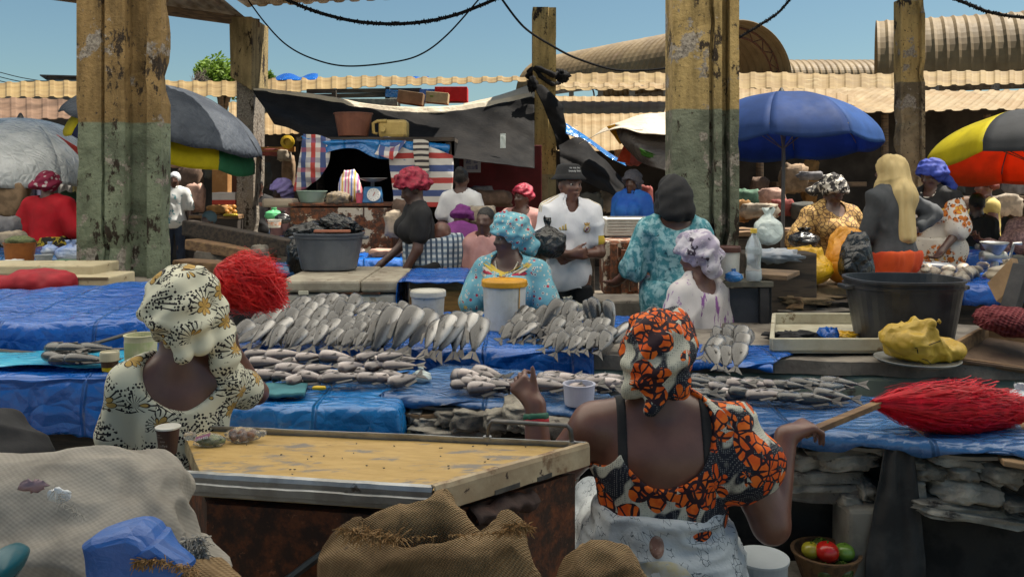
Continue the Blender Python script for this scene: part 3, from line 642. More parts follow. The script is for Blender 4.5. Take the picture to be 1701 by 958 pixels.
# blue tarps thrown on the far roof
for i, (a0, a1, yt) in enumerate(((456, 528, 122), (596, 636, 130), (640, 682, 129), (680, 712, 127))):
    Y_ = 18.2
    mb = MB().sheet(lambda u, v: P(a0+(a1-a0)*u, 134-(134-yt)*max(0, math.sin(math.pi*min(1, v*.5+.02)))*(.35+.65*abs(math.sin(u*5.2+i))), Y_+.7*v), 14, 8)
    mb.build('roof_tarp', BLUE, label=['crumpled blue tarp peak on the tan roof near the flaking post', 'small blue tarp tip on the far roof, second from the left', 'small blue tarp fold on the far roof, third from the left', 'small blue tarp fold on the far roof, nearest to the slim yellow post'][i], cat='tarpaulin', thick=.01, smooth=True)
# cables
def cable(name, label, pts, Y, r_, fuzzy=False, cat='cable', m=None):
    ctl = [P(x, y, Y) for x, y in pts]; out = []
    for i in range(len(ctl)-1):
        p0, p1, p2, p3 = ctl[max(i-1, 0)], ctl[i], ctl[i+1], ctl[min(i+2, len(ctl)-1)]
        for k in range(10):
            t = k/10; out.append(.5*((2*p1)+(p2-p0)*t+(2*p0-5*p1+4*p2-p3)*t*t+(3*p1-p0-3*p2+p3)*t**3))
    out.append(ctl[-1]); mb = MB().tube(out, r_, 6)
    if fuzzy:
        for i in range(len(out)*9):
            p = out[rnd.randrange(len(out)-1)]; q = out[min(len(out)-1, out.index(p)+1)]; p = p.lerp(q, rnd.random()); d = V((rnd.gauss(0, 1), rnd.gauss(0, 1), rnd.gauss(0, 1))).normalized()*r_*rnd.uniform(1.1, 1.9)
            mb.tube([p, p+d], r_*.35, 4)
    mb.build(name, m or mat('cable_rubber', (.012, .012, .013), .9, bump=0, spec=.1), label=label, cat=cat, smooth=False)
cable('hanging_cable', 'thick frayed black cable sagging along the top between the flaking post and slim yellow post', [(462, -6), (520, 18), (580, 34), (640, 40), (700, 37), (760, 24), (835, -6)], 10.8, .022, True)
cable('hanging_cable', 'thin black wire hanging in a deep loop under the frayed cable', [(406, -8), (440, 38), (476, 75), (520, 98), (575, 110), (650, 104), (700, 90), (745, 56), (800, -6)], 11.4, .011)
cable('hanging_cable', 'black wire slanting down across the slim yellow post to the mossy column', [(830, -6), (870, 45), (920, 78), (960, 98), (1020, 116), (1070, 117), (1113, 113)], 10.4, .014)
cable('hanging_cable', 'black wire rising from the mossy column to the top of the photo', [(1222, 66), (1262, 42), (1292, 22), (1316, -5)], 9, .014, True)
cable('hanging_cable', 'frayed black cable in the top right corner', [(1572, -8), (1610, 8), (1650, 22), (1712, 29), (1800, 20)], 9.5, .018, True)
for i, y_ in enumerate((119, 127, 134)): cable('power_line', ['upper', 'middle', 'lower'][i]+' of the three thin power lines in the sky at the far left', [(-20, y_-4), (30, y_+9-i), (70, y_+16-i*3)], 24, .012)
# dark shop rows at the back
DKW = mat('shade_dark_wall', (.030, .024, .020), .9, (.055, .045, .038), ns=2, bump=.3)  # near-black colour stands in for the shade under the shop roofs
def wall(name, label, px0, px1, Y, z0, z1, m, cat='wall', th=.15):
    x0, x1 = (px0-850.5)/F*Y, (px1-850.5)/F*Y
    return MB().box(((x0+x1)/2, Y+th/2, (z0+z1)/2), (x1-x0, th, z1-z0)).build(name, m, label=label, cat=cat, bevel=.01)
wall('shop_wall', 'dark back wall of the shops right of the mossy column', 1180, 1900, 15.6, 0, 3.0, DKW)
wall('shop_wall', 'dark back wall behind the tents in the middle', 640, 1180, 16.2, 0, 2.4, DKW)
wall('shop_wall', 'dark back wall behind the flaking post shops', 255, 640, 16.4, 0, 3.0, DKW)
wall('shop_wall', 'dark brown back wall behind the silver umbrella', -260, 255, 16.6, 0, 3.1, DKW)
wall('maroon_wall', 'plain maroon painted wall behind the white shirted girl', 690, 900, 11.9, 0, 2.15, mat('maroon_paint', (.155, .018, .022), .8, (.11, .014, .016), ns=3, bump=.1))
p_ = P(784, 274, 11.8); pr = thing('wall_poster', 'white paper poster with blue pictures on the maroon wall', 'poster', (p_.x, 11.86, p_.z))
MB().box((p_.x, 11.865, p_.z), (.24, .006, .21)).build('paper', mat('poster_paper', (.55, .58, .66), .7, bump=0), pr)
for (dx, dz, w_, h_, c_) in ((-.05, .045, .07, .06, (.12, .16, .4)), (.05, .05, .06, .05, (.2, .22, .4)), (-.02, -.04, .12, .05, (.25, .28, .5)), (.06, -.03, .04, .07, (.1, .1, .25))):
    MB().box((p_.x+dx, 11.859, p_.z+dz), (w_, .004, h_)).build('printed_picture', mat('poster_ink%d' % int(dx*1000), c_, .7, (.4, .42, .5), ns=40, bump=0), pr)
# posts under the shop eave
for i, px in enumerate((1262, 1470, 1640, 1705)):
    p_ = P(px, 200, 14.4); MB().tube([V((p_.x, 14.4, 0)), V((p_.x, 14.4, 2.78))], [.07, .06], 8).build('shop_post', WOOD, label=['wooden shop post left of the blue umbrella pole', 'wooden shop post between the blue umbrella and the spalled post', 'wooden shop post behind the rainbow umbrella rim', 'wooden shop post at the right edge'][i], cat='post')
# ---------------------------------------------------------------- people
def rotm(ax, a): return np.array(Matrix.Rotation(a, 3, ax))
def person(label, px, Y, top_py, rot, wraptop=.03, s=1.0, w=1.0, lean=0, turn=0, nod=0, tilt=0, sit=False, floor=0.0, armL=((.25, .05, -1), (.1, -.35, -.9)), armR=((-.25, .05, -1), (-.1, -.35, -.9)),
           handL=None, handR=None, palmL=(0, 0, 1), palmR=(0, 0, 1), curl=.5, skin=None, h=.013, clothes=(), fem=True, eyes=False, group=None, arml=1.0, armw=1.0, fing=.0095, thumb=(0, 0), base=None):
    """local frame: faces -Y, left hand +X. returns root and skeleton dict"""
    skin = skin or SKIN
    top = H-(top_py-HY)/F*Y-wraptop
    root = thing('person', label, 'person', ((px-850.5)/F*Y, Y, floor), R(rot), group)
    ztop = top-floor; Rl = rotm('X', R(lean)); up = Rl@np.array([0, 0, 1.]); fw = Rl@np.array([0, -1., 0]); xx = np.array([1., 0, 0])
    Rh = Rl*0+rotm('Z', R(turn))@rotm('X', R(nod+lean*.4))@rotm('Y', R(tilt))
    hu = Rh@np.array([0, 0, 1.])
    # solve so that the skull top is at ztop
    off = up*.50*s+up*.095*s+hu*.155*s
    hip = np.array([0, 0, ztop-off[2]]); hip[1] = -off[1]*.5
    N = hip+up*.50*s; C = N+up*.095*s+hu*.045*s
    S = {1: N-up*.075*s+xx*.165*s*w, -1: N-up*.075*s-xx*.165*s*w}
    pr = []; sk = dict(hip=hip, N=N, C=C, S=S, up=up, fw=fw, Rh=Rh, Rl=Rl, s=s, w=w, root=root, sit=sit, h=h)
    T = [('e', hip-up*.0*s, (.165*s*w, .125*s*w, .14*s), Rl, .05), ('e', hip+up*.17*s, (.14*s*w, .108*s*w, .15*s), Rl, .06), ('e', hip+up*.33*s, (.165*s*w, .112*s*w, .16*s), Rl, .06)]
    T += [('c', N-up*.085*s+xx*a*.145*s*w, N-up*.085*s-xx*a*.145*s*w, .062*s*w**.5, .062*s*w**.5, .05) for a in (1,)]
    T += [('c', N+up*.005, S[a]+up*.02*s, .048*s, .045*s*w**.5, .06) for a in (1, -1)]
    if fem: T += [('e', hip+up*.32*s+fw*.095*s*w+xx*a*.075*s*w, (.075*s*w, .07*s*w, .085*s), Rl, .04) for a in (1, -1)]
    A = {}
    for a, ar in ((1, armL), (-1, armR)):
        ud = np.array(ar[0], float); ud /= np.linalg.norm(ud); fd = np.array(ar[1], float); fd /= np.linalg.norm(fd)
        E = S[a]+ud*.275*s*arml; W = E+fd*.245*s*arml; A[a] = (E, W, fd)
    sk['A'] = A
    def armp(a, inc=0.0, t=2.0):
        E, W, fd = A[a]; r0, r1, r2 = .052*s*w**.7*armw+inc, .042*s*w**.6*armw**.9+inc, .029*s*w**.3*armw**.5+inc
        if t >= 2: return [('c', S[a], E, r0, r1, .03), ('c', E, W, r1*.98, r2, .02)]
        if t <= 1: return [('c', S[a], S[a]+(E-S[a])*t, r0, r0+(r1-r0)*t, .03)]
        return [('c', S[a], E, r0, r1, .03), ('c', E, E+(W-E)*(t-1), r1, r1+(r2-r1)*(t-1), .02)]
    HD = []
    for a, hd, pl in ((1, handL, palmL), (-1, handR, palmR)):
        E, W, fd = A[a]; d = np.array(hd if hd is not None else fd, float); d /= np.linalg.norm(d)
        n = np.array(pl, float); n -= d*(n@d)
        if np.linalg.norm(n) < .05: n = np.cross(d, [1, .3, 0])
        n /= np.linalg.norm(n); sd = np.cross(d, n)     # n: palm normal
        HD += [('c', W, W+d*.03, .028*s, .030*s, .02)]
        for q in (-1, -.33, .33, 1): HD.append(('c', W+d*.02*s+sd*q*.012*s, W+d*.088*s+sd*q*.029*s, .016*s, .0135*s, .015))
        for q, L in ((-1, .9), (-.33, 1.05), (.33, 1.0), (1, .8)):
            b0 = W+d*.088*s+sd*q*.029*s; cu = curl*(1 if not isinstance(curl, tuple) else 1)
            d1 = d*math.cos(cu)+n*math.sin(cu); d2 = d*math.cos(cu*2.1)+n*math.sin(cu*2.1); d1 = d1+sd*q*.10
            k1 = b0+d1*.043*L*s; k2 = k1+d2*.042*L*s; HD += [('c', b0, k1, fing*1.12*s, fing*s, .006), ('c', k1, k2, fing*s, fing*.85*s, .004)]
        ts = -1 if a == 1 else 1
        th = thumb[0 if a == 1 else 1]
        td = (d*.85+sd*ts*.55+n*.35) if not th else np.array(th, float)
        td = td/np.linalg.norm(td); b0 = W+d*.03*s+sd*ts*.028*s
        HD += [('c', b0, b0+td*.045*s, fing*1.5*s, fing*1.2*s, .012), ('c', b0+td*.045*s, b0+(td*1.0+(0 if th else 1)*(d*.5+n*.2)*.5)*.08*s, fing*1.2*s, fing*s, .004)]
    hp = lambda x, y, z: C+Rh@(np.array([x, y, z])*s)
    Hd = [('c', N-up*.04*s, C+Rh@np.array([0, .012, -.05])*s, .058*s*w**.25, .052*s, .035),
          ('e', hp(0, .012, .028), (.075*s, .094*s, .092*s), Rh, .02), ('e', hp(0, -.022, -.045), (.058*s, .066*s, .068*s), Rh, .035), ('e', hp(0, -.058, -.088), (.026*s, .024*s, .02*s), Rh, .03),
          ('e', hp(.036, -.062, -.022), (.026*s, .022*s, .022*s), Rh, .02), ('e', hp(-.036, -.062, -.022), (.026*s, .022*s, .022*s), Rh, .02),
          ('c', hp(.045, -.073, .026), hp(-.045, -.073, .026), .012*s, .012*s, .016),
          ('c', hp(0, -.084, .018), hp(0, -.104, -.022), .009*s, .0145*s, .014), ('c', hp(.015, -.09, -.028), hp(-.015, -.09, -.028), .0095*s, .0095*s, .008),
          ('e', hp(0, -.088, -.050), (.027*s, .014*s, .0085*s), Rh, .004), ('e', hp(0, -.086, -.064), (.024*s, .014*s, .0095*s), Rh, .004),
          ('e', hp(.077, .005, -.008), (.012*s, .02*s, .032*s), Rh, .006), ('e', hp(-.077, .005, -.008), (.012*s, .02*s, .032*s), Rh, .006)]
    Lg = []; kn = {}; an = {}
    zf = .06
    for a in (1, -1):
        h0 = hip+xx*a*.09*s*w-up*.02
        if sit: k = np.array([a*.14*s, h0[1]-.40*s, max(zf+.1, min(h0[2], .46-floor if floor < .4 else h0[2]-.02))]); f_ = np.array([a*.13*s, k[1]-.02, zf])
        else: k = np.array([a*.095*s, h0[1]*.4-.02, zf+(h0[2]-zf)*.5]); f_ = np.array([a*.10*s, .02, zf])
        kn[a] = k; an[a] = f_
        Lg += [('c', h0, k, .082*s*w, .056*s*w**.5, .03), ('c', k, f_, .054*s, .036*s, .02), ('c', f_-np.array([0, -.03, .02]), f_+np.array([0, -.15, -.032]), .036*s, .026*s, .02)]
    sk.update(kn=kn, an=an, T=T, Lg=Lg, armp=armp, hp=hp)
    pts = [hip, N, C+hu*.14]+[x for a in (1, -1) for x in (S[a], A[a][0], A[a][1]+A[a][2]*.22, an[a]+np.array([0, -.2, -.06]), kn[a])]
    lo = np.min(pts, 0)-.22*max(1, w); hi = np.max(pts, 0)+.22*max(1, w); lo[2] = min(lo[2], -.02); sk['lo'] = lo; sk['hi'] = hi
    soft('body', T+armp(1)+armp(-1)+HD+Hd+Lg, skin, lo, hi, h, root)
    if eyes:
        for a in (1, -1):
            c = hp(a*.031, -.0765, .006)
            MB().lathe([(0, -.0125*s), (.009*s, -.008*s), (.0125*s, 0), (.009*s, .008*s), (0, .0125*s)], c, 12).build('eye', mat('eye_white', (.38, .35, .32), .25, bump=0, var=0), root, smooth=True, origin=(0, 0, 0)) if False else _eye(root, c, Rh, s)
    for cf in clothes: cf(sk)
    return root
def _eye(root, c, Rh, s):
    m = MB(); mt = Matrix(Rh.tolist())
    m.blob((0, 0, 0), (.0145*s, .009*s, .0085*s), mt, 0, seg=10, rings=8); e = m
    for v in e.v: v += V(c)
    o = _local(e, 'eye', mat('eye_white', (.42, .38, .34), .25, bump=0, var=0), root)
    p = MB().blob((0, 0, 0), (.0068*s, .004*s, .0068*s), mt, 0, seg=8, rings=6); d = V(Rh@np.array([0, -.0078*s, 0]))
    for v in p.v: v += V(c)+d
    _local(p, 'pupil', EYEM, o)
def _local(mb, name, m, root, smooth=True, **k):
    me = bpy.data.meshes.new(name); me.from_pydata(mb.v, [], mb.f)
    bm = bmesh.new(); bm.from_mesh(me); bmesh.ops.remove_doubles(bm, verts=bm.verts, dist=1e-6); bmesh.ops.recalc_face_normals(bm, faces=bm.faces); bm.to_mesh(me); bm.free()
    o = linkmesh(name, me, m, root, smooth)
    if k.get('thick'): q = o.modifiers.new('s', 'SOLIDIFY'); q.thickness = k['thick']
    return o
def _inf(p, d):
    p = list(p)
    if p[0][-1] == 'c': p[3] += d; p[4] += d
    else: p[2] = tuple(x+d for x in p[2])
    return tuple(p)
FOLD = ((.010, (9, 9, 4)), (.007, (8, 8, 5), 1), (.003, (22, 22, 12)))
def top(m, name='blouse', sl=.55, inf=.016, slinf=.02, zlo=-.06, neck=(0, 0, .02), nr=(.085, .085, .075), fold=FOLD, extra=(), cuts=(), flare=.0, arms=(1, -1), back=None):
    """blouse / dress top: torso + sleeves, hem at hip+zlo, scooped neckline"""
    def f(sk):
        s = sk['s']; P_ = [_inf(p, inf) for p in sk['T']]
        for a in arms: P_ += [(p[0], p[1], p[2], p[3], p[4]+flare, p[5]) for p in sk['armp'](a, slinf, sl)]
        P_ += [e(sk) if callable(e) else e for e in extra]
        n = np.array(neck)*s; c = sk['N']+sk['Rl']@n
        P_.append(('-e', c, tuple(np.array(nr)*s), sk['Rl'], 0))
        if back: P_.append(('-e', sk['N']+sk['Rl']@(np.array(back[0])*s), tuple(np.array(back[1])*s), sk['Rl'], 0))
        ct = [(sk['hip']+sk['up']*zlo*s, -sk['up'])]+[(c_[0](sk), c_[1]) for c_ in cuts]
        # sleeve ends: flat cut
        return soft(name, P_, m, sk['lo'], sk['hi'], sk['h'], sk['root'], fold, ct)
    return f
def skirt(m, name='wrap_skirt', zt=.06, inf=.024, hem=.12, wd=.16, fold=((.014, (10, 10, 2.5)), (.005, (30, 30, 8))), gap=0):
    def f(sk):
        s, w = sk['s'], sk['w']; P_ = [_inf(p, inf) for p in sk['T'][:2]]
        for a in (1, -1):
            k, n_ = np.array(sk['kn'][a]), np.array(sk['an'][a]); h0 = sk['hip']+np.array([a*.08*s*w, 0, -.02])
            P_ += [('c', h0, k, .12*s*w, (wd-.03)*s, .10), ('c', k, n_+np.array([0, 0, hem-.06]), (wd-.03)*s, wd*s, .08)]
        if sk['sit']: P_ += [('c', (sk['kn'][1]+sk['kn'][-1])/2, sk['hip'], .10*s, .12*s, .1)]
        return soft(name, P_, m, sk['lo'], sk['hi'], sk['h'], sk['root'], fold, [(sk['hip']+sk['up']*zt*s, sk['up']), (np.array([0, 0, hem]), (0, 0, -1))])
    return f
def trousers(m, name='trousers', zt=.03):
    return lambda sk: soft(name, [_inf(p, .004) for p in sk['T'][:1]]+[_inf(p, .012) for p in sk['Lg']], m, sk['lo'], sk['hi'], sk['h'], sk['root'], FOLD, [(sk['hip']+sk['up']*zt, sk['up']), ((0, 0, .07), (0, 0, -1))])
def wrap(m, name='head_wrap', big=1.0, tall=1.0, knot=None, tails=(), rolls=3, h=None, fold=((.005, (13, 13, 20), 1), (.003, (30, 30, 30))), low=.006, tw=.006, seed=0):
    """tied head cloth: cap, diagonal rolls round the head and an optional knot / tails (head frame)"""
    def f(sk):
        s, hp, Rh = sk['s'], sk['hp'], sk['Rh']; P_ = [('e', hp(0, .016, .046), (.092*s*big, .112*s*big, .096*s*big*tall), Rh, .02)]
        cr = np.random.RandomState(seed+5)
        for r_ in range(rolls):
            tl = .5-.35*r_+cr.uniform(-.1, .1); az = cr.uniform(-.6, .6); zc = .026+.026*r_*tall; rx = (.088-.010*r_)*big; ry = (.106-.012*r_)*big; pts = []
            for i in range(19):
                a = 2*math.pi*i/18; pts.append(hp(rx*math.cos(a), .014+ry*math.sin(a), zc-.030*math.sin(a)+.026*tl*math.sin(a-az)*(1 if math.sin(a) > 0 else .35)+.006*math.cos(a*2)))
            for i in range(18): P_.append(('c', pts[i], pts[i+1], .017*s*big, .017*s*big, .012))
        if knot: P_ += [('e', hp(*knot[0]), tuple(np.array(knot[1])*s), Rh, .015)]
        for t in tails: P_ += [('c', hp(*t[0]), hp(*t[1]), t[2]*s, t[3]*s, .02)]
        hh = h or sk['h']*.8; c = np.array(hp(0, 0, .04)); ex = np.array([.24]*3)*s*max(big, tall)
        for t in tails: ex = np.maximum(ex, np.abs(np.array(hp(*t[1]))-c)+.1)
        def fn(v, n):
            q = (v-c)@Rh; an_ = np.arctan2(q[:, 0], q[:, 1]); return v+n*(tw*np.sin(an_*5+q[:, 2]*70+2*vnoise(v*9)))[:, None]
        ct = [] if tails else [(hp(0, 0, low), Rh@np.array([0, -.55, -1]))]
        return soft(name, P_+[('-e', hp(0, -.115, -.080), (.14*s, .118*s, .128*s), Rh, 0)], m, c-ex, c+ex, hh, sk['root'], fold, ct, fn=fn)
    return f
def bag(o):  # helper for extra primitives given as functions of the skeleton
    return o
def crop(m, name='hair', rb=1.0, fold=((.003, (60, 60, 60)),), extra=()):
    def f(sk):
        s, hp, Rh = sk['s'], sk['hp'], sk['Rh']
        P_ = [('e', hp(0, .02, .038), (.080*s*rb, .098*s*rb, .092*s*rb), Rh, .02)]+[('e', hp(*c), tuple(np.array(r_)*s), Rh, .015) for c, r_ in extra]
        c = np.array(hp(0, 0, .03)); ex = np.array([.26]*3)*s
        return soft(name, P_+[('-e', hp(0, -.10, -.025), (.068*s, .085*s, .085*s), Rh, 0)], m, c-ex, c+ex, sk['h']*.8, sk['root'], fold, [(hp(0, .03, -.055), Rh@np.array([0, .0, -1]))] if not extra else ())
    return f
# ---------------------------------------------------------------- slabs, counters, tarps
def slab(name, label, FL, FR, BR, BL, z, th, m, cat='counter', base=None, bm_=None, inset=.08, amp=.012, zb=0.0):
    """worn slab on a solid base; corners in plan"""
    pts = [V((p[0], p[1], 0)) for p in (FL, FR, BR, BL)]; c = sum(pts, V())/4
    o = MB()
    def fn(u, v):
        p = pts[0].lerp(pts[1], u).lerp(pts[3].lerp(pts[2], u), v); d = amp*noise.noise(p*4)+amp*.6*noise.noise(p*13)
        e = min(u, 1-u, v, 1-v)
        if e < .001: p = p+(p-c).normalized()*(-.02+.03*noise.noise(p*6))
        return V((p.x, p.y, z+d))
    nu, nv = max(8, int((pts[1]-pts[0]).length/.06)), max(6, int((pts[3]-pts[0]).length/.06))
    o.sheet(fn, nu, nv); n0 = len(o.v)
    ring = [i for i in range(nu)]+[nu+(nu+1)*j for j in range(nv)]+[nv*(nu+1)+i for i in range(nu, 0, -1)]+[(nu+1)*j for j in range(nv, 0, -1)]
    top_ = list(o.v)
    o.v += [V((top_[i].x, top_[i].y, z-th+.01*noise.noise(top_[i]*5))) for i in ring]; k = len(ring)
    fs = [(ring[i], n0+i, n0+(i+1) % k, ring[(i+1) % k]) for i in range(k)]+[tuple(n0+i for i in range(k))]
    o.f += fs; o.mi += [0]*len(fs)
    if base is None: return o.build(name, m, label=label, cat=cat)
    root = thing(name, label, cat, (c.x, c.y, 0)); o.build('slab', m, root)
    ins = [p.lerp(c, inset) for p in pts]
    MB().hexa([V((p.x, p.y, zb)) for p in ins]+[V((p.x, p.y, z-th-.003)) for p in ins]).build('base', base, root, bevel=.02)
    return root
def tarp(name, label, FL, FR, BL, BR, m, df=.2, dl=0, dr=0, db=0, amp=.011, nu=90, nv=56, seed=0, wave=.03, group=None, sc=6, thick=.004, cat='tarpaulin', edge=.02):
    FL, FR, BL, BR = map(V, (FL, FR, BL, BR)); W = (FR-FL).length; D = (BL-FL).length
    fo = (FL-BL).normalized(); lf = (FL-FR).normalized()
    def fn(u, v):
        s = -dl/W+u*(1+(dl+dr)/W); t = -df/D+v*(1+(df+db)/D); sc_, tc = min(max(s, 0), 1), min(max(t, 0), 1)
        p = FL.lerp(FR, sc_).lerp(BL.lerp(BR, sc_), tc); q = p+V((seed*5, seed*3, seed))
        of, ol, orr, ob = max(0, -t)*D, max(0, -s)*W, max(0, s-1)*W, max(0, t-1)*D
        d = max(of, ol, orr, ob)
        if v in (0, 1) or u in (0, 1): d += edge*2*noise.noise(q*4)+edge*noise.noise(q*15)
        w_ = 1+min(d*3, 1)
        rg = (ridge(q, sc*.5)*.6+ridge(q, sc*1.3, 3)*.3+ridge(q, sc*2.7, 5)*.12)*amp
        if d <= 0: return p+V((0, 0, rg))
        dirn = (fo if of == d or (of and of >= max(ol, orr)) else V((0, 0, 0)))
        if ol: dirn = dirn+lf*(ol/max(d, 1e-4))
        if orr: dirn = dirn-lf*(orr/max(d, 1e-4))
        if ob: dirn = dirn-fo*(ob/max(d, 1e-4))
        r_ = .03; out = r_*(1-math.exp(-d/r_))+wave*d*1.5*noise.noise(V((p.x*5+seed, p.y*5, d*1.5)))+wave*.35*min(1, d*6)*ridge(V((p.x, p.y, d*.4)), 7, seed)
        return p+dirn*out+V((0, 0, -d*.96+.02*(1-math.exp(-d/.02))+rg*.5))
    return MB().sheet(fn, nu, nv).build(name, m, label=label, cat=cat, group=group, smooth=True, thick=thick)
ZT = .80
# main slab running across the hall, tarp with the big fish display on it
slab('concrete_counter', 'long concrete fish slab with a green washed front, under the middle blue tarps', (-1.62, 4.36), (3.6, 3.78), (3.6, 4.95), (-1.62, 5.45), ZT-.012, .065, CONC, base=CONCG, inset=.03)
tarp('blue_tarp', 'big blue tarp under the main silver fish display', (-1.50, 4.34, ZT), (.40, 4.16, ZT), (-1.55, 5.40, ZT+.02), (.95, 5.25, ZT), BLUE, df=.24, dl=.25, amp=.014, seed=1)
tarp('blue_tarp', 'small blue tarp with a few silver fish on bare concrete, right of the orange headwrap', (.62, 4.00, ZT+.004), (1.20, 3.88, ZT+.004), (.70, 4.36, ZT+.004), (1.50, 4.32, ZT+.004), BLUE, df=.05, amp=.010, seed=2, nu=40, nv=24, wave=.01)
# left table (pinkish fish) and ledge behind the cream dress woman
slab('stall_table', 'low table carrying the row of pinkish fish, left of the middle', (-1.55, 3.42), (-.50, 3.36), (-.48, 3.98), (-1.55, 4.10), .742, .06, WOODX, 'table', base=DKWOOD)
tarp('blue_tarp', 'light blue tarp hanging down in front below the pinkish fish row', (-1.5, 3.38, .75), (-.47, 3.33, .75), (-1.5, 4.08, .75), (-.46, 3.98, .75), BLUE2, df=.24, dr=.16, amp=.012, seed=3, nu=60, wave=.05)
slab('crate_stack', 'covered stack of crates at the far left under the shiny blue tarp', (-3.3, 3.86), (-1.75, 3.95), (-1.9, 4.9), (-3.6, 4.95), .95, .1, WOODX, 'crates', base=DKWOOD)
tarp('blue_tarp', 'shiny blue tarp over a tall covered stack at the far left', (-3.2, 3.82, .955), (-1.72, 3.93, 1.0), (-3.4, 4.95, .97), (-1.95, 4.95, 1.06), BLUE, df=.34, dr=.3, amp=.02, seed=4, nu=70, nv=60, sc=5, wave=.05)
slab('stall_table', 'low ledge at the far left under the light blue sheet with dark fish', (-3.2, 3.38), (-1.45, 3.36), (-1.45, 3.80), (-3.2, 3.78), .868, .05, WOODX, 'table', base=DKWOOD)
tarp('blue_tarp', 'blue tarp hanging from the far left ledge behind the cream dress woman', (-3.2, 3.36, .872), (-1.42, 3.33, .872), (-3.2, 3.78, .872), (-1.45, 3.80, .872), BLUE, df=.26, dr=.2, amp=.012, seed=5, nu=70, wave=.06)
MB().sheet(lambda u, v: V((-2.72+1.15*u+.1*v, 3.40+.30*v, .896+.008*ridge((u*2, v*2, 0), 2)+(.02*noise.noise(V((u*5, v*4, 2))) if v < .1 else 0))), 24, 10).build('plastic_sheet', plastic_tarp('cyan_sheet', (.03, .30, .48), (.05, .42, .60), .2), label='translucent cyan plastic sheet spread under the dark fish at far left', cat='plastic sheet', smooth=True, thick=.003)
b = MB(); pts = [P(-20, 578, 3.74), P(40, 583, 3.72), P(85, 586, 3.71), P(150, 572, 3.74), P(232, 548, 3.78)]
b.tube([p+V((0, -.03, 0)) for p in pts], .011, 6, flat=.5); b.build('strap', BPLAST, label='black strap tied round the shiny blue tarp at the far left', cat='strap')
# the near angled counter: dry stacked stones, boards, cardboard, tarps
cA, cB = V((-.50, 3.52, .74)), V((1.80, 2.86, .74)); dn = V((.30, .62, 0))*1.0
AL = (cB-cA)
def onc(t, d, z=.74): q = cA+AL*t+V((.276, .961, 0))*d; return V((q.x, q.y, z))
slab('board_counter', 'board top of the near stone counter across the middle right', onc(0, .02), onc(1.25, .0), onc(1.25, .62), onc(0, .56), .715, .03, WOODX, 'counter')
for i, (z_, t0, t1, o_, m_, lb) in enumerate(((.727, -.02, .36, -.03, CARDG, 'grey flattened cardboard, top sheet of the pile beside the pinkish fish table'), (.695, .00, .34, -.05, CARD, 'brown flattened cardboard, second sheet of the pile beside the pinkish fish table'), (.668, .03, .33, -.02, CARDG, 'wavy grey cardboard at the bottom of the pile beside the pinkish fish table'), (.705, .66, 1.02, -.04, CARDG, 'long grey board edge under the dark blue tarp, right of the orange dress woman'))):
    mb = MB().sheet(lambda u, v: onc(t0+(t1-t0)*u, o_+.5*v+.015*noise.noise(V((u*9, i, 0))), z_+(.012+.010*(i == 2))*math.sin(u*17+i*2)*(1-v)*(.5 if i != 2 else 1)), 40, 6)
    mb.build('cardboard_sheet', m_, label=lb, cat='cardboard', thick=.012)
tarp('blue_tarp', 'blue tarp on the cardboard pile with grey fish and a white tub', onc(-.02, -.02, .752), onc(.52, -.03, .752), onc(.0, .60, .752), onc(.52, .52, .752), BLUE3, df=.035, dl=.01, amp=.014, seed=6, nu=60, nv=36, wave=.03)
tarp('blue_tarp', 'dark blue tarp under the red duster and the long row of small fish', onc(.47, -.03, .747), onc(1.0, -.05, .747), onc(.50, .56, .747), onc(1.0, .52, .747), BLUE3, df=.055, dr=.12, amp=.012, seed=7, nu=70, nv=40, wave=.05)
tarp('blue_tarp', 'bright blue tarp corner at the right edge below the red duster', onc(1.11, -.09, .758), onc(1.6, -.13, .758), onc(1.08, .28, .758), onc(1.6, .3, .758), BLUE2, df=.13, dl=.03, amp=.01, seed=8, nu=40, nv=30, wave=.05)
for (a0, a1, z0, tl, lb) in ((.94, 1.14, .70, -.10, 'brown board sticking out under the dark blue tarp corner, lower of two'), (.98, 1.12, .735, -.06, 'pale board under the dark blue tarp corner, upper of two')):
    MB().hexa([onc(a0, -.10, z0), onc(a1, -.12, z0+tl*.4), onc(a1, .3, z0), onc(a0, .3, z0), onc(a0, -.10, z0+.02), onc(a1, -.12, z0+tl*.4+.02), onc(a1, .3, z0+.02), onc(a0, .3, z0+.02)]).build('wooden_board', CARD, label=lb, cat='board', bevel=.004)
